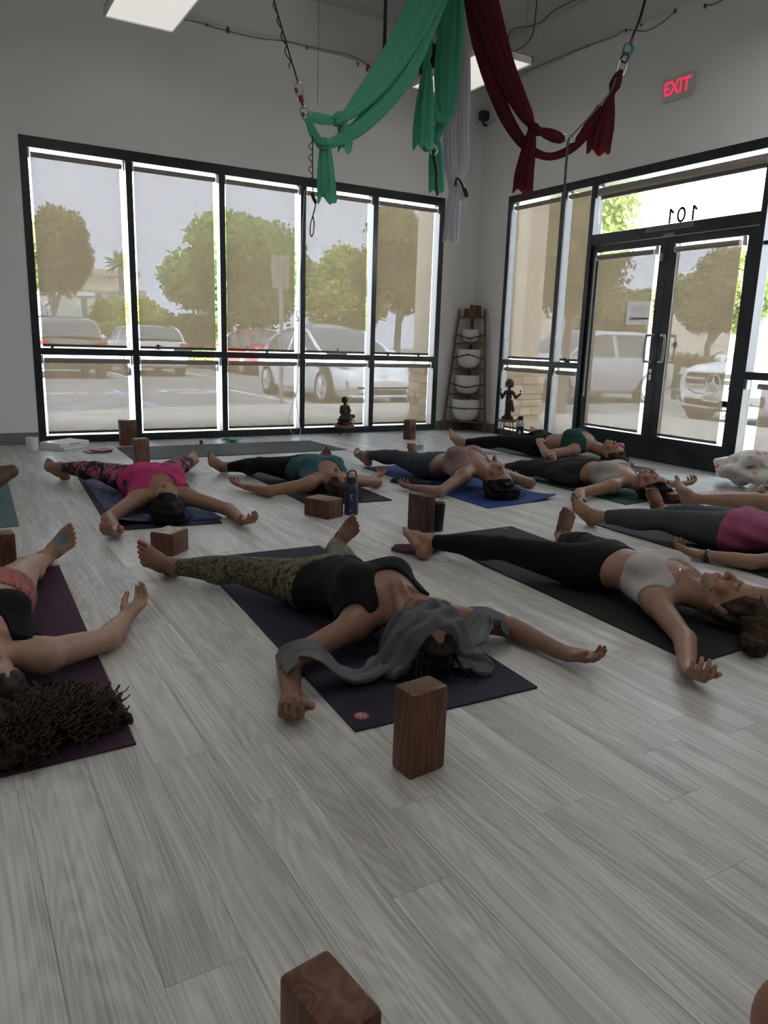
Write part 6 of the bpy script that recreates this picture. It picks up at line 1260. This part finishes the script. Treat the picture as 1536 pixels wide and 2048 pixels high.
def block(p0, p1, depth, hgt, label, m=m_wood, mark=False):
    """p0-p1: front bottom edge on the floor, depth away to the left of that edge"""
    p0, p1 = np.array(p0), np.array(p1); d = p1-p0; w = np.linalg.norm(d); rz = math.atan2(d[1], d[0])
    o = MB().box((0, 0, 0), (w, depth, hgt), .0085).build('yoga_block', m, None, 40, (p0[0], p0[1], .0005), (0, 0, rz)); tag(o, label, 'yoga block', 'wooden yoga blocks')
    if mark:
        k = MB()
        for pts in ([(.5, .75), (.5, .62)], [(.5, .68), (.36, .62), (.28, .45)], [(.5, .68), (.64, .62), (.72, .45)], [(.34, .40), (.34, .55), (.5, .62), (.66, .55), (.66, .40)], [(.44, .38), (.44, .50)], [(.56, .38), (.56, .50)]): k.tube([(a*w, -.0008, b*hgt) for a, b in pts], .0042, 5)
        k.build('burnt_mark', m_wood3, o)
    return o
block((.928, 1.396), (1.042, 1.408), .080, .229, 'upright reddish wooden block in the centre foreground')
block((.345, .664), (.425, .676), .128, .229, 'wooden block cut off by the bottom edge of the picture')
sqb = block((.92, 3.59), (1.035, 3.69), .125, .115, 'squat wooden block with rough pale top beside the printed leggings')
MB().box((.006, .006, .1145), (.146, .119, .1165)).build('worn_top', noise_mat('bleached_end_grain', (.30, .23, .18), (.62, .56, .5), (30, 30, 120), 5, .8), sqb)
block((1.985, 4.01), (2.12, 4.07), .20, .115, 'wooden block lying down beside the navy bottle')
block((2.31, 3.43), (2.385, 3.445), .15, .229, 'dark upright wooden block beside the black tumbler', m_wood3)
block((.02, 3.73), (.245, 3.745), .09, .155, 'wooden block at the left edge beside the plum mat')
block((1.51, 7.64), (1.665, 7.67), .09, .25, 'upright wooden block against the window beside the white books')
block((1.35, 6.32), (1.47, 6.33), .085, .235, 'upright pale brown wooden block on the near edge of the empty mat', m_wood2)
block((4.585, 7.21), (4.71, 7.27), .09, .225, 'upright wooden block with a burnt symbol by the right window pane', mark=True)
block((4.72, 6.20), (4.87, 6.27), .12, .115, 'small wooden block beside the foot near the ladder shelf')
block((4.455, 3.50), (4.60, 3.46), .20, .075, 'flat wooden block next to the pink marbled mat')
# ------------------------------------------------------------------ bottles, cup, mug
def vessel(name, loc, label, cat='bottle'): return empty(name, (*loc, .0006), 0, label, cat)
m_navy = noise_mat('navy_powdercoat', (.012, .022, .06), (.018, .03, .075), (200, 200, 200), rough=.55, bump=.1); m_lid = mat('black_lid', (.012, .012, .013), .45); m_matb = noise_mat('black_powdercoat', (.012, .012, .013), (.02, .02, .021), (200, 200, 200), rough=.5)
def clear_nodes(t, b): b.inputs['Transmission Weight'].default_value = .9; b.inputs['IOR'].default_value = 1.2
m_clear = mat('clear_plastic', (.9, .93, .96), .08, nodes=clear_nodes)
nb_ = vessel('water_bottle', (2.19, 4.10), 'navy insulated bottle with black loop lid beside the wooden block')
MB().lathe([(.040, 0), (.0435, .004), (.0435, .165), (.040, .185), (.029, .198), (.027, .205)], n=28).build('body', m_navy, nb_, 40); MB().lathe([(.030, .2), (.031, .203), (.031, .232), (.027, .24), (0, .241)], n=24).build('lid', m_lid, nb_, 40)
MB().tube(catmull([(-.030, 0, .222), (-.032, 0, .25), (-.018, 0, .276), (.018, 0, .276), (.032, 0, .25), (.030, 0, .222)], 6), .005, 7).build('loop_handle', m_lid, nb_, 50)
lg = MB(); fd_ = unit(V3(-.48, -.88, 0)); sd_ = V3(.88, -.48, 0)
for pts in ([(0, .11), (0, .125)], [(-.008, .135), (0, .125), (.008, .135)], [(-.008, .100), (0, .11), (.008, .100)], [(-.007, .128), (.007, .128)]): lg.tube([tuple(fd_*.0438+sd_*a+V3(0, 0, b)) for a, b in pts], .0016, 5)
lg.build('logo', m_embw, nb_); lg2 = MB().box((-.012, -.0006, -.002), (.012, .0006, .002)); lg2.xf(Matrix.Translation(tuple(fd_*.0438+V3(0, 0, .03))) @ Matrix.Rotation(math.atan2(sd_[1], sd_[0]), 4, 'Z')).build('wordmark', m_embw, nb_)
tb = vessel('straw_tumbler', (2.455, 3.52), 'black tumbler with steel rim and straw behind the dark block', 'tumbler')
MB().lathe([(.032, 0), (.034, .003), (.0435, .165), (.0435, .17)], n=28).build('body', m_matb, tb, 40); MB().lathe([(.045, .165), (.046, .172), (.045, .182), (.038, .186), (0, .187)], n=28).build('rim_lid', m_steel, tb, 40); MB().tube([(.01, 0, .15), (.016, .004, .245)], .0045, 8).build('straw', m_clear, tb)
fk = vessel('vacuum_flask', (5.86, 6.80), 'black flask with steel shoulder in front of the standing statue', 'flask')
MB().lathe([(.043, 0), (.045, .004), (.045, .165)], n=26).build('body', m_matb, fk, 40); MB().lathe([(.045, .165), (.045, .205), (.030, .232), (.028, .24)], n=26).build('shoulder', m_steel, fk, 40); MB().lathe([(.031, .238), (.032, .242), (.032, .275), (.028, .283), (0, .284)], n=22).build('lid', m_lid, fk, 40)
MB().tube(catmull([(-.03, 0, .262), (-.06, 0, .258), (-.058, 0, .235), (-.033, 0, .245)], 5), .006, 6).build('lid_loop', m_lid, fk)
f2 = unit(V3(-.66, -.75, 0)); s2_ = V3(.75, -.66, 0); q_ = MB()
for pts in ([(0, .125), (.012, .1), (.008, .08), (-.008, .08), (-.012, .1), (0, .125)],): q_.tube([tuple(f2*.0452+s2_*a+V3(0, 0, b)) for a, b in pts], .003, 5)
q_.tube([tuple(f2*.0452+s2_*a+V3(0, 0, .098)) for a in (-.004, .004)], .006, 5); q_.build('logo', m_white, fk)
wb_ = vessel('plastic_bottle', (4.02, 6.12), 'small clear plastic water bottle between the bare feet')
MB().lathe([(.030, 0), (.032, .004), (.032, .05), (.029, .055), (.032, .06), (.032, .105), (.026, .135), (.013, .158), (.013, .163)], n=20).build('body', m_clear, wb_, 40); MB().lathe([(.015, .160), (.015, .178), (0, .179)], n=16).build('cap', m_white, wb_, 40); MB().lathe([(.0325, .062), (.0325, .1)], n=20).build('label_band', mat('label_blue', (.25, .4, .6), .5), wb_)
pb_ = vessel('plastic_bottle', (5.66, 5.08), 'white bottle with pink lid beside the dark grey mat')
MB().lathe([(.038, 0), (.04, .004), (.04, .14), (.034, .15), (.034, .155)], n=24).build('body', m_clear, pb_, 40); MB().lathe([(.0405, .03), (.0405, .11)], n=24).build('label_band', m_white, pb_); MB().lathe([(.036, .152), (.037, .155), (.037, .175), (.03, .182), (.03, .19), (0, .191)], n=22).build('lid', mat('pink_lid', (.55, .10, .22), .45), pb_, 40)
mg = vessel('ceramic_mug', (.69, 7.53), 'white ceramic mug beside the window frame', 'mug')
MB().lathe([(0, .004), (.05, 0), (.052, .004), (.054, .125), (.051, .127), (.049, .122), (.047, .012), (0, .01)], n=28).build('cup', m_white, mg, 40); MB().tube(catmull([(.03, .043, .1), (.05, .07, .095), (.055, .08, .06), (.045, .065, .03), (.03, .043, .028)], 5), .007, 7).build('handle', m_white, mg, 50)
# books and papers by the window
def book(c, w, d, h, rz, z, label, m, cat='book'):
    o = MB().box((-w/2, -d/2, 0), (w/2, d/2, h), .002).build('book', m, None, False, (c[0], c[1], z), (0, 0, rz)); tag(o, label, cat, 'books and papers by the window'); return o
m_page = mat('book_page_edges', (.72, .71, .68), .8)
b1 = book((.98, 7.66), .33, .27, .028, .75, .0006, 'lower white boxed book on the floor by the mug', m_white); b2 = book((.99, 7.69), .36, .25, .034, .62, .0292, 'upper white boxed book of the pair on the floor', m_white)
MB().box((-.06, -.1262, .012), (.06, -.1248, .02)).build('spine_title', m_sgrey, b2)
nb2 = book((1.22, 7.31), .20, .15, .012, .35, .0006, 'spiral notebook under the pink cards', mat('notebook_dark', (.18, .10, .13), .6), 'notebook')
MB().tube([(-.10, -.07, .008), (-.10, .07, .008)], .008, 8).build('spiral', m_steel, nb2)
book((1.25, 7.30), .17, .13, .006, .1, .0132, 'dark card under the pink envelope', mat('card_plum', (.16, .05, .08), .6), 'card'); book((1.265, 7.295), .175, .125, .004, .75, .0198, 'dusty pink envelope on top of the notebook', noise_mat('dusty_pink_paper', (.42, .22, .19), (.48, .26, .22), (12, 12, 12), rough=.7), 'envelope')
am = vessel('small_jar', (2.27, 7.54), 'tiny amber jar on the floor beyond the empty mat', 'jar'); MB().lathe([(.018, 0), (.019, .003), (.019, .024), (.016, .027)], n=16).build('glass', mat('amber_glass', (.25, .12, .02), .15), am, 40); MB().lathe([(.018, .027), (.018, .038), (0, .039)], n=16).build('lid', m_lid, am, 40)
def crumple(name, c, r, m, label, cat, seed, n=14, amp=.35, group=None, sx=1., sy=1., sz=1.):
    rg = np.random.default_rng(seed); mb = MB(); mb.ell((0, 0, 0), (1, 1, 1), n*2, n); v = np.array(mb.v); d = np.zeros(len(v))
    for i in range(7): k = rg.normal(size=3)*rg.uniform(1.5, 5); d += np.sin(v@k+rg.uniform(0, 6))*amp/7*2
    v = v*(1+d)[:, None]*np.array([r*sx, r*sy, r*sz]); v[:, 2] -= v[:, 2].min()*1; v[:, 2] = np.maximum(v[:, 2], .001); mb.v = [tuple(p) for p in v]
    o = mb.build(name, m, None, 'all', c); return tag(o, label, cat, group) if label else o
crumple('plastic_wrapper', (2.60, 7.62, .0006), .075, mat('green_film', (.10, .42, .32), .25, spec=.7), 'crumpled green plastic wrapper on the floor by the window', 'wrapper', 4, 12, .8, None, 1.2, .8, .22)
# purple cloth under the foot, dark top beside the blue mat, dotted bag
o = drape('purple_cloth', [(2.00, 3.26, .012), (2.10, 3.16, .02), (2.22, 3.18, .03), (2.33, 3.25, .02)], [.10, .16, .14, .10], fab('purple_cotton', (.12, .075, .13)), 8, 4, .014); tag(o, 'crumpled purple cloth under the heel beside the dark block', 'cloth')
o = drape('folded_top', [(3.02, 4.98, .02), (3.10, 4.86, .025), (3.17, 4.78, .03), (3.20, 4.66, .03)], [.08, .10, .11, .08], m_char, 9, 3, .010); tag(o, 'dark folded top lying beside the hip on the blue mat', 'clothing')
def dots(t, b):
    m = mapping(t, (11, 11, 11)); vo = N(t, 'TexVoronoi', i_Scale=1.); t.links.new(m.outputs[0], vo.inputs[0]); r = ramp(t, vo.outputs['Distance'], [(.0, (1, 1, 1)), (.26, (1, 1, 1)), (.29, (0, 0, 0))]); rc = ramp(t, vo.outputs['Color'], [(.0, (.55, .20, .11)), (.45, (.60, .24, .14)), (.5, (.40, .38, .35)), (1., (.45, .42, .38))]); mx = N(t, 'Mix', data_type='RGBA'); t.links.new(r.outputs[0], mx.inputs[0]); mx.inputs[6].default_value = (.62, .59, .55, 1); t.links.new(rc.outputs[0], mx.inputs[7]); t.links.new(mx.outputs[2], b.inputs['Base Color'])
m_dots = mat('dotted_canvas', (.6, .58, .54), .9, nodes=dots)
bg = empty('cloth_bag', (5.66, 3.76, .0006), 0, 'slumped white bag with orange dots by the door', 'bag')
bb = crumple('bag_body', (0, 0, 0), .2, m_dots, None, None, 6, 20, .42, None, 1.15, .9, .62); bb.parent = bg
bf = crumple('bag_flap', (.14, -.10, .0), .13, m_dots, None, None, 9, 16, .5, None, 1.2, .8, .7); bf.parent = bg
MB().tube(catmull([(-.10, .02, .12), (-.13, -.06, .17), (-.06, -.12, .19), (.02, -.1, .2)], 6), .012, 6, True, .4).build('handle', noise_mat('tan_webbing', (.32, .14, .08), (.38, .18, .1), (50, 50, 50), rough=.8), bg, 50)
# ------------------------------------------------------------------ corner ladder shelf with singing bowls
m_shelf = mat('stained_shelf_wood', (.2, .09, .05), .5, nodes=wood_nodes((.11, .045, .022), (.19, .085, .042), (.26, .12, .065), 1.5))
LF, RF, CO = V3(5.56, 7.955, 0), V3(5.925, 7.545, 0), V3(5.965, 7.975, 0); LT, RT = V3(5.745, 7.965, 1.52), V3(5.955, 7.73, 1.52)
ls = empty('ladder_shelf', (5.8, 7.8, 0), 0, 'tall corner ladder shelf of reddish wood holding white bowls', 'shelf')
def lput(mb, n, m, p=None, sm=False): o = mb.build(n, m, p or ls, sm); (setattr(o, 'matrix_parent_inverse', Matrix.Translation((-5.8, -7.8, 0))) if p is None else None); return o
lput(MB().tube([LF, LT], .019, 4), 'rail', m_shelf); lput(MB().tube([RF, RT], .019, 4), 'rail', m_shelf); lput(MB().tube([CO+V3(-.04, -.04, 0), CO+V3(-.04, -.04, 1.46)], .02, 4), 'back_post', m_shelf)
SZ = [.125, .46, .78, 1.10, 1.42]; mids = []
for z in SZ:
    t = z/1.52; a = LF+(LT-LF)*t; b = RF+(RT-RF)*t; c = CO*V3(1, 1, 0)+V3(-.012, -.012, z); lput(MB().prism([(a[0], a[1]), (b[0], b[1]), (c[0], b[1]), (c[0], c[1]), (a[0], c[1])], z-.011, z+.011), 'shelf_board', m_shelf); mids.append((a, b, (a+b)/2*.62+c*.38, np.linalg.norm(b-a)))
m_bowl = noise_mat('frosted_quartz', (.70, .67, .62), (.76, .73, .68), (30, 30, 30), rough=.6)
bl_lab = ['largest white quartz bowl on the bottom shelf', 'white quartz bowl on the second lowest shelf', 'white quartz bowl on the middle shelf', 'smallest white quartz bowl on the upper shelf']
for i, (w, h) in enumerate(((.178, .27), (.155, .235), (.145, .235), (.108, .16))):
    a, b, c, L_ = mids[i]; cc = (a+b)/2*.80+CO*.20; lim = min(w, 5.985-cc[0] if i < 9 else w); r = w
    cc = np.array([min(cc[0], XB-.03-r), min(cc[1], YA-.03-r), SZ[i]+.0115]); bw = empty('singing_bowl', tuple(cc), 0, bl_lab[i], 'bowl', 'quartz singing bowls')
    MB().lathe([(0, 0), (r*.45, .003), (r*.78, h*.14), (r*.95, h*.36), (r, h*.6), (r, h), (r*.955, h), (r*.955, h*.6), (r*.9, h*.38), (r*.72, h*.17), (0, .03)], n=36).build('bowl', m_bowl, bw, 50)
    # dark elastic cord across the front, from rail to rail
    zc = SZ[i]+h*(.66, .62, .55, .66)[i]; t = zc/1.52; ra_ = LF+(LT-LF)*t; rb_ = RF+(RT-RF)*t; nrm = unit(V3(-.66, -.75, 0)); md = cc+nrm*(r+.006); md[2] = zc-(.05, .06, -.03, .05)[i]
    cd = empty('elastic_cord', tuple(md), 0, 'black elastic cord tied across the '+bl_lab[i].replace(' quartz', ''), 'cord', 'cords across the bowls')
    sag = (-.005, -.045, .055, -.045)[i]; sdv = unit(rb_-ra_); q1 = cc+unit(nrm-sdv*.75)*(r+.007); q1[2] = zc+sag*.6; q2 = cc+unit(nrm+sdv*.75)*(r+.007); q2[2] = zc+sag*.6; md = cc+nrm*(r+.007); md[2] = zc+sag; cd.location = tuple(md)
    pts = catmull([ra_+nrm*.02, q1, md, q2, rb_+nrm*.02], 6); mb = MB().tube([p-md for p in pts], .0072, 6); mb.build('cord', m_strap, cd); MB().ell((0, 0, 0), (.014, .014, .012), 8, 6).build('knot', m_strap, cd, 'all')
for k, (dx, hh, rz) in enumerate(((-.07, .085, .1), (.0, .125, .25), (.075, .12, -.2))):
    a, b, c, L_ = mids[4]; p = (a+b)/2*.55+c*.45+unit(b-a)*dx; o = MB().box((-.032, -.02, 0), (.032, .02, hh*1.15), .004).build('wood_block', m_wood2 if k == 1 else m_wood, None, False, (p[0], p[1], SZ[4]+.0115), (0, 0, rz-.84)); tag(o, ('short brown wooden piece at the left on top of the ladder shelf', 'tall pale wooden piece in the middle on top of the ladder shelf', 'brown wooden piece at the right on top of the ladder shelf')[k], 'wood block', 'wooden pieces on the shelf')
# ------------------------------------------------------------------ statues
m_bronze = noise_mat('dark_bronze', (.035, .03, .022), (.09, .075, .05), (40, 40, 40), 5, .45, .4, .6); m_redt = noise_mat('red_lacquer', (.16, .045, .035), (.24, .08, .06), (30, 30, 30), rough=.45)
st_ = empty('low_round_stand', (4.07, 7.84, .0006), 0, 'low round red stand with thin metal legs by the window', 'stand')
MB().lathe([(0, .085), (.105, .085), (.118, .092), (.118, .118), (.108, .126), (0, .126)], n=30).build('top', m_redt, st_, 40)
for k in range(4):
    a = .5+k*PI/2; MB().tube(catmull([(.075*math.cos(a), .075*math.sin(a), .088), (.10*math.cos(a), .10*math.sin(a), .045), (.085*math.cos(a), .085*math.sin(a), .012), (.072*math.cos(a), .072*math.sin(a), .004), (.066*math.cos(a), .066*math.sin(a), .015)], 5), .004, 6).build('leg', m_black, st_)
def sdf_statue(name, loc, label, prims, h, m, extra=None):
    F = Field()
    for p in prims:
        if p[0] == 'c': F.cone(p[1], p[2], p[3], p[4], 'x', p[5] if len(p) > 5 else .008)
        else: F.ell(p[1], p[2], 'x', None, p[3] if len(p) > 3 else .008)
    lo = np.min([p[9] for p in F.p], 0)-.02; hi = np.max([p[10] for p in F.p], 0)+.02; v, f = surface_net(*F.grid(lo, hi, h)[:3]); r = empty(name, loc, 0, label, 'statue'); o = np_mesh('figure', v+np.array(loc), f, m, r); return r
# seated figure on a lotus base (faces into the room, right knee out)
sb = [('e', (0, 0, .145), (.042, .034, .055)), ('e', (0, -.002, .205), (.046, .03, .03)), ('c', (0, -.002, .225), (0, -.004, .245), .017, .015), ('e', (0, -.006, .272), (.026, .028, .032)), ('e', (0, -.002, .300), (.016, .016, .014)), ('c', (-.048, 0, .205), (-.062, -.01, .145), .016, .013), ('c', (-.062, -.01, .145), (-.05, -.05, .10), .012, .010), ('c', (.048, 0, .205), (.06, -.012, .15), .016, .013), ('c', (.06, -.012, .15), (.022, -.045, .112), .012, .010), ('c', (-.03, -.005, .095), (-.075, -.05, .082), .03, .022), ('c', (.03, -.005, .095), (.09, -.045, .095), .03, .022), ('c', (-.075, -.05, .082), (.02, -.062, .078), .02, .016), ('c', (.09, -.045, .095), (.0, -.05, .082), .02, .015), ('e', (0, .0, .085), (.06, .045, .03))]
bs = sdf_statue('seated_statue', (4.07, 7.83, .1268), 'dark bronze seated statue with looped beads on the red stand', sb, .0042, m_bronze)
MB().lathe([(0, 0), (.082, 0), (.088, .012), (.082, .026), (.066, .034), (.078, .044), (.086, .056), (.08, .066), (0, .07)], n=30, sy=.8).build('lotus_base', m_bronze, bs, 30)
pt = MB()
for k in range(22):
    a = 2*PI*k/22; pt.ell((.083*math.cos(a), .066*math.sin(a), .016), (.011, .009, .014), 6, 5); pt.ell((.081*math.cos(a+.14), .065*math.sin(a+.14), .052), (.011, .009, .014), 6, 5)
pt.build('lotus_petals', m_bronze, bs, 'all')
MB().lathe([(.038, -.004), (.040, 0), (.038, .004)], n=24).xf(Matrix.Translation((0, .012, .283)) @ Matrix.Rotation(PI/2, 4, 'X')).build('halo', m_bronze, bs); hb_ = MB(); hb_.lathe([(0, -.003), (.038, -.003), (.038, .003), (0, .003)], n=24); hb_.xf(Matrix.Translation((0, .014, .283)) @ Matrix.Rotation(PI/2, 4, 'X')).build('halo_plate', m_bronze, bs)
bd = MB()
for i, p in enumerate(catmull([(-.026, -.02, .235), (-.036, -.034, .19), (-.02, -.05, .14), (.03, -.075, .09), (.07, -.08, .068), (.085, -.075, .03), (.06, -.078, .06), (.045, -.055, .12), (.04, -.036, .19), (.026, -.022, .236)], 7)): bd.ell(tuple(p), (.0042,)*3, 6, 4)
bd.build('bead_string', mat('wood_beads', (.30, .20, .13), .5), bs, 'all')
# standing figure with raised arms on a stool
so = empty('small_stool', (5.80, 6.97, .0006), 0, 'small round stool with thin metal legs under the standing statue', 'stool')
MB().lathe([(0, .205), (.10, .205), (.105, .212), (.105, .228), (.1, .234), (0, .234)], n=28).build('seat', m_wood2, so, 40)
for k in range(4): a = .4+k*PI/2; MB().tube([(.07*math.cos(a), .07*math.sin(a), .206), (.105*math.cos(a), .105*math.sin(a), .004)], .005, 6).build('leg', m_black, so)
MB().tube([(.09*math.cos(.4+2*PI*k/16), .09*math.sin(.4+2*PI*k/16), .09) for k in range(17)], .003, 5).build('foot_ring', m_black, so)
u1 = unit(V3(_r[0], _r[1], 0)); fwd = -unit(V3(_f[0], _f[1], 0))
def dg(x, y, z): return tuple(u1*x+fwd*y+V3(0, 0, z))
sd2 = [('c', dg(-.012, 0, .05), dg(-.004, .0, .18), .024, .030), ('c', dg(.016, 0, .05), dg(.012, 0, .18), .024, .030), ('e', dg(.004, 0, .20), (.042, .042, .04)), ('e', dg(0, 0, .26), (.036, .036, .05)), ('e', dg(0, 0, .315), (.048, .048, .032)), ('c', dg(0, 0, .33), dg(.0, 0, .355), .017, .015), ('e', dg(.0, .004, .382), (.025, .025, .031)), ('c', dg(-.045, 0, .315), dg(-.080, .01, .25), .019, .016), ('c', dg(-.080, .01, .25), dg(-.098, .02, .305), .015, .012), ('c', dg(.045, 0, .315), dg(.08, .01, .255), .019, .016), ('c', dg(.08, .01, .255), dg(.132, .02, .300), .015, .012), ('c', dg(-.098, .02, .305), dg(-.100, .02, .335), .005, .005, .004), ('e', dg(-.100, .02, .348), (.012,)*3, .004), ('c', dg(.128, .02, .298), dg(.132, .02, .322), .005, .005, .004), ('e', dg(.132, .02, .335), (.012,)*3, .004), ('c', dg(.045, 0, .2), dg(.062, 0, .10), .012, .016), ('e', dg(-.02, .02, .045), (.026, .026, .014)), ('e', dg(.018, .02, .045), (.026, .026, .014)), ('c', dg(-.03, .03, .12), dg(.04, .03, .22), .009, .009, .006)]
sd2 += [('e', dg(0, -.006, .41), (.026, .026, .03)), ('c', dg(0, -.004, .42), dg(0, -.006, .475), .022, .004)]
ds_ = sdf_statue('standing_statue', (5.80, 6.97, .2352), 'bronze standing statue with raised arms and spiky crown on the stool', sd2, .0045, m_bronze)
MB().lathe([(0, 0), (.062, 0), (.072, .012), (.07, .028), (.058, .036), (0, .036)], n=28).build('pedestal', m_bronze, ds_, 40)
cr = MB()
for k in range(13):
    a = -.35+k*(PI+.7)/12; cr.tube([dg(.030*math.cos(a), -.006, .40+.040*math.sin(a)), dg(.058*math.cos(a), -.008, .405+.074*math.sin(a))], [.013, .003], 5)
cr.build('crown_spikes', m_bronze, ds_)
# ------------------------------------------------------------------ little things on the transom ledge, cables
m_brass = noise_mat('aged_brass', (.16, .10, .04), (.26, .17, .07), (50, 50, 50), rough=.4, metal=.6)
zl = Z_TR+.0325; yl = YA+.02
def ledge_x(px): return float(at(px, 702, Y=yl)[0])
fr = empty('brass_figurine', (ledge_x(317), yl, zl), 0, 'little brass frog figure on the transom of the second pane', 'figurine'); sd_f = [('e', (0, 0, .022), (.018, .02, .02)), ('e', (0, -.004, .05), (.013, .014, .012)), ('c', (-.012, 0, .03), (-.028, -.012, .006), .006, .005), ('c', (.012, 0, .03), (.028, -.012, .006), .006, .005), ('c', (-.012, 0, .04), (-.03, -.008, .052), .005, .004), ('c', (.012, 0, .04), (.03, -.008, .05), .005, .004)]
F = Field(); [F.cone(p[1], p[2], p[3], p[4], 'x', .006) if p[0] == 'c' else F.ell(p[1], p[2], 'x', None, .006) for p in sd_f]; v, f = surface_net(*F.grid((-.06, -.06, -.02), (.06, .06, .09), .003)[:3]); np_mesh('figure', v+np.array(fr.location), f, m_brass, fr)
def clip_(px, lab, mp=mapA, u=None):
    u = u or ledge_x(px); c = mp(u, zl, .02); r = empty('wooden_clip', c, 0, lab, 'clip', 'clips on the window ledge')
    MB().box((-.014, -.01, 0), (.014, .01, .03), .004).build('jaw', m_wood, r); MB().tube([(-.02, 0, .03), (.02, 0, .03)], .007, 8).build('barrel', m_brass, r); MB().box((-.018, -.004, .03), (-.006, .006, .045), .002).build('lever', m_wood, r); MB().box((.006, -.004, .03), (.018, .006, .045), .002).build('lever', m_wood, r)
clip_(105, 'small brown clip on the transom of the leftmost pane'); clip_(534, 'small brown clip on the transom left of the parking sign'); clip_(776, 'small brown clip at the left of the rightmost transom'); clip_(837, 'small brown clip at the right of the rightmost transom')
c = mapB(6.30, zl, .02); bc = empty('black_latch', c, 0, 'small black latch on the transom beside the door', 'latch'); MB().box((-.012, -.05, 0), (.012, .02, .02), .004).build('base', m_lid, bc); MB().tube([(0, -.03, .012), (0, .04, .045)], .008, 6).build('arm', m_lid, bc)
cb = empty('mini_bottle', (ledge_x(495), yl, zl), 0, 'tiny clear bottle on the transom of the middle pane', 'bottle'); MB().lathe([(.011, 0), (.011, .04), (.005, .05), (.005, .058)], n=12).build('glass', m_clear, cb, 40); MB().lathe([(.006, .058), (.006, .07), (0, .07)], n=10).build('cap', m_white, cb)
ic = empty('incense_holder', (ledge_x(675), yl, zl), 0, 'stick standing in a pale tray on the transom above the seated statue', 'incense holder'); MB().box((-.14, -.018, 0), (.12, .018, .012), .003).build('tray', m_white, ic); MB().box((-.006, -.006, .012), (.006, .006, .075), .002).build('stick', m_wood2, ic)
pcx = ledge_x(365); tag(MB().box((pcx-.09, YA+.008, zl), (pcx+.10, YA+.03, zl+.012), .002).build('white_tray', m_white), 'thin white tray on the transom of the second pane', 'tray')
cc_ = empty('white_cable', tuple(at(600, 640, Y=YA-.02)), 0, 'thin white cable hanging down the mullion to a coil on the floor', 'cable'); oc = np.array(cc_.location)
MB().tube([p-oc for p in catmull([at(609, 380, Y=YA-.02), at(600, 560, Y=YA-.02), at(597, 700, Y=YA-.02), at(594, 780, Y=YA-.025), at(583, 815, Y=YA-.05), at(577, 850, Y=YA-.08), at(590, 870, Y=YA-.12), at(601, 866, Y=YA-.10), at(598, 840, Y=YA-.06), at(592, 800, Y=YA-.04)], 7)], .0035, 5).build('cord', m_white, cc_)
MB().tube([p-oc for p in catmull([(3.52, 7.88, .006), (3.42, 7.92, .006), (3.50, 7.95, .006), (3.66, 7.93, .006), (3.78, 7.95, .006), (3.88, 7.97, .006)], 6)], .004, 5).build('floor_coil', m_white, cc_)
MB().tube([p-oc for p in catmull([at(596, 622, Y=YA-.03), at(592, 628, Y=YA-.03), at(596, 636, Y=YA-.03), at(597, 642, Y=YA-.03), at(592, 640, Y=YA-.03)], 5)], .004, 5).build('s_hook', m_black, cc_)
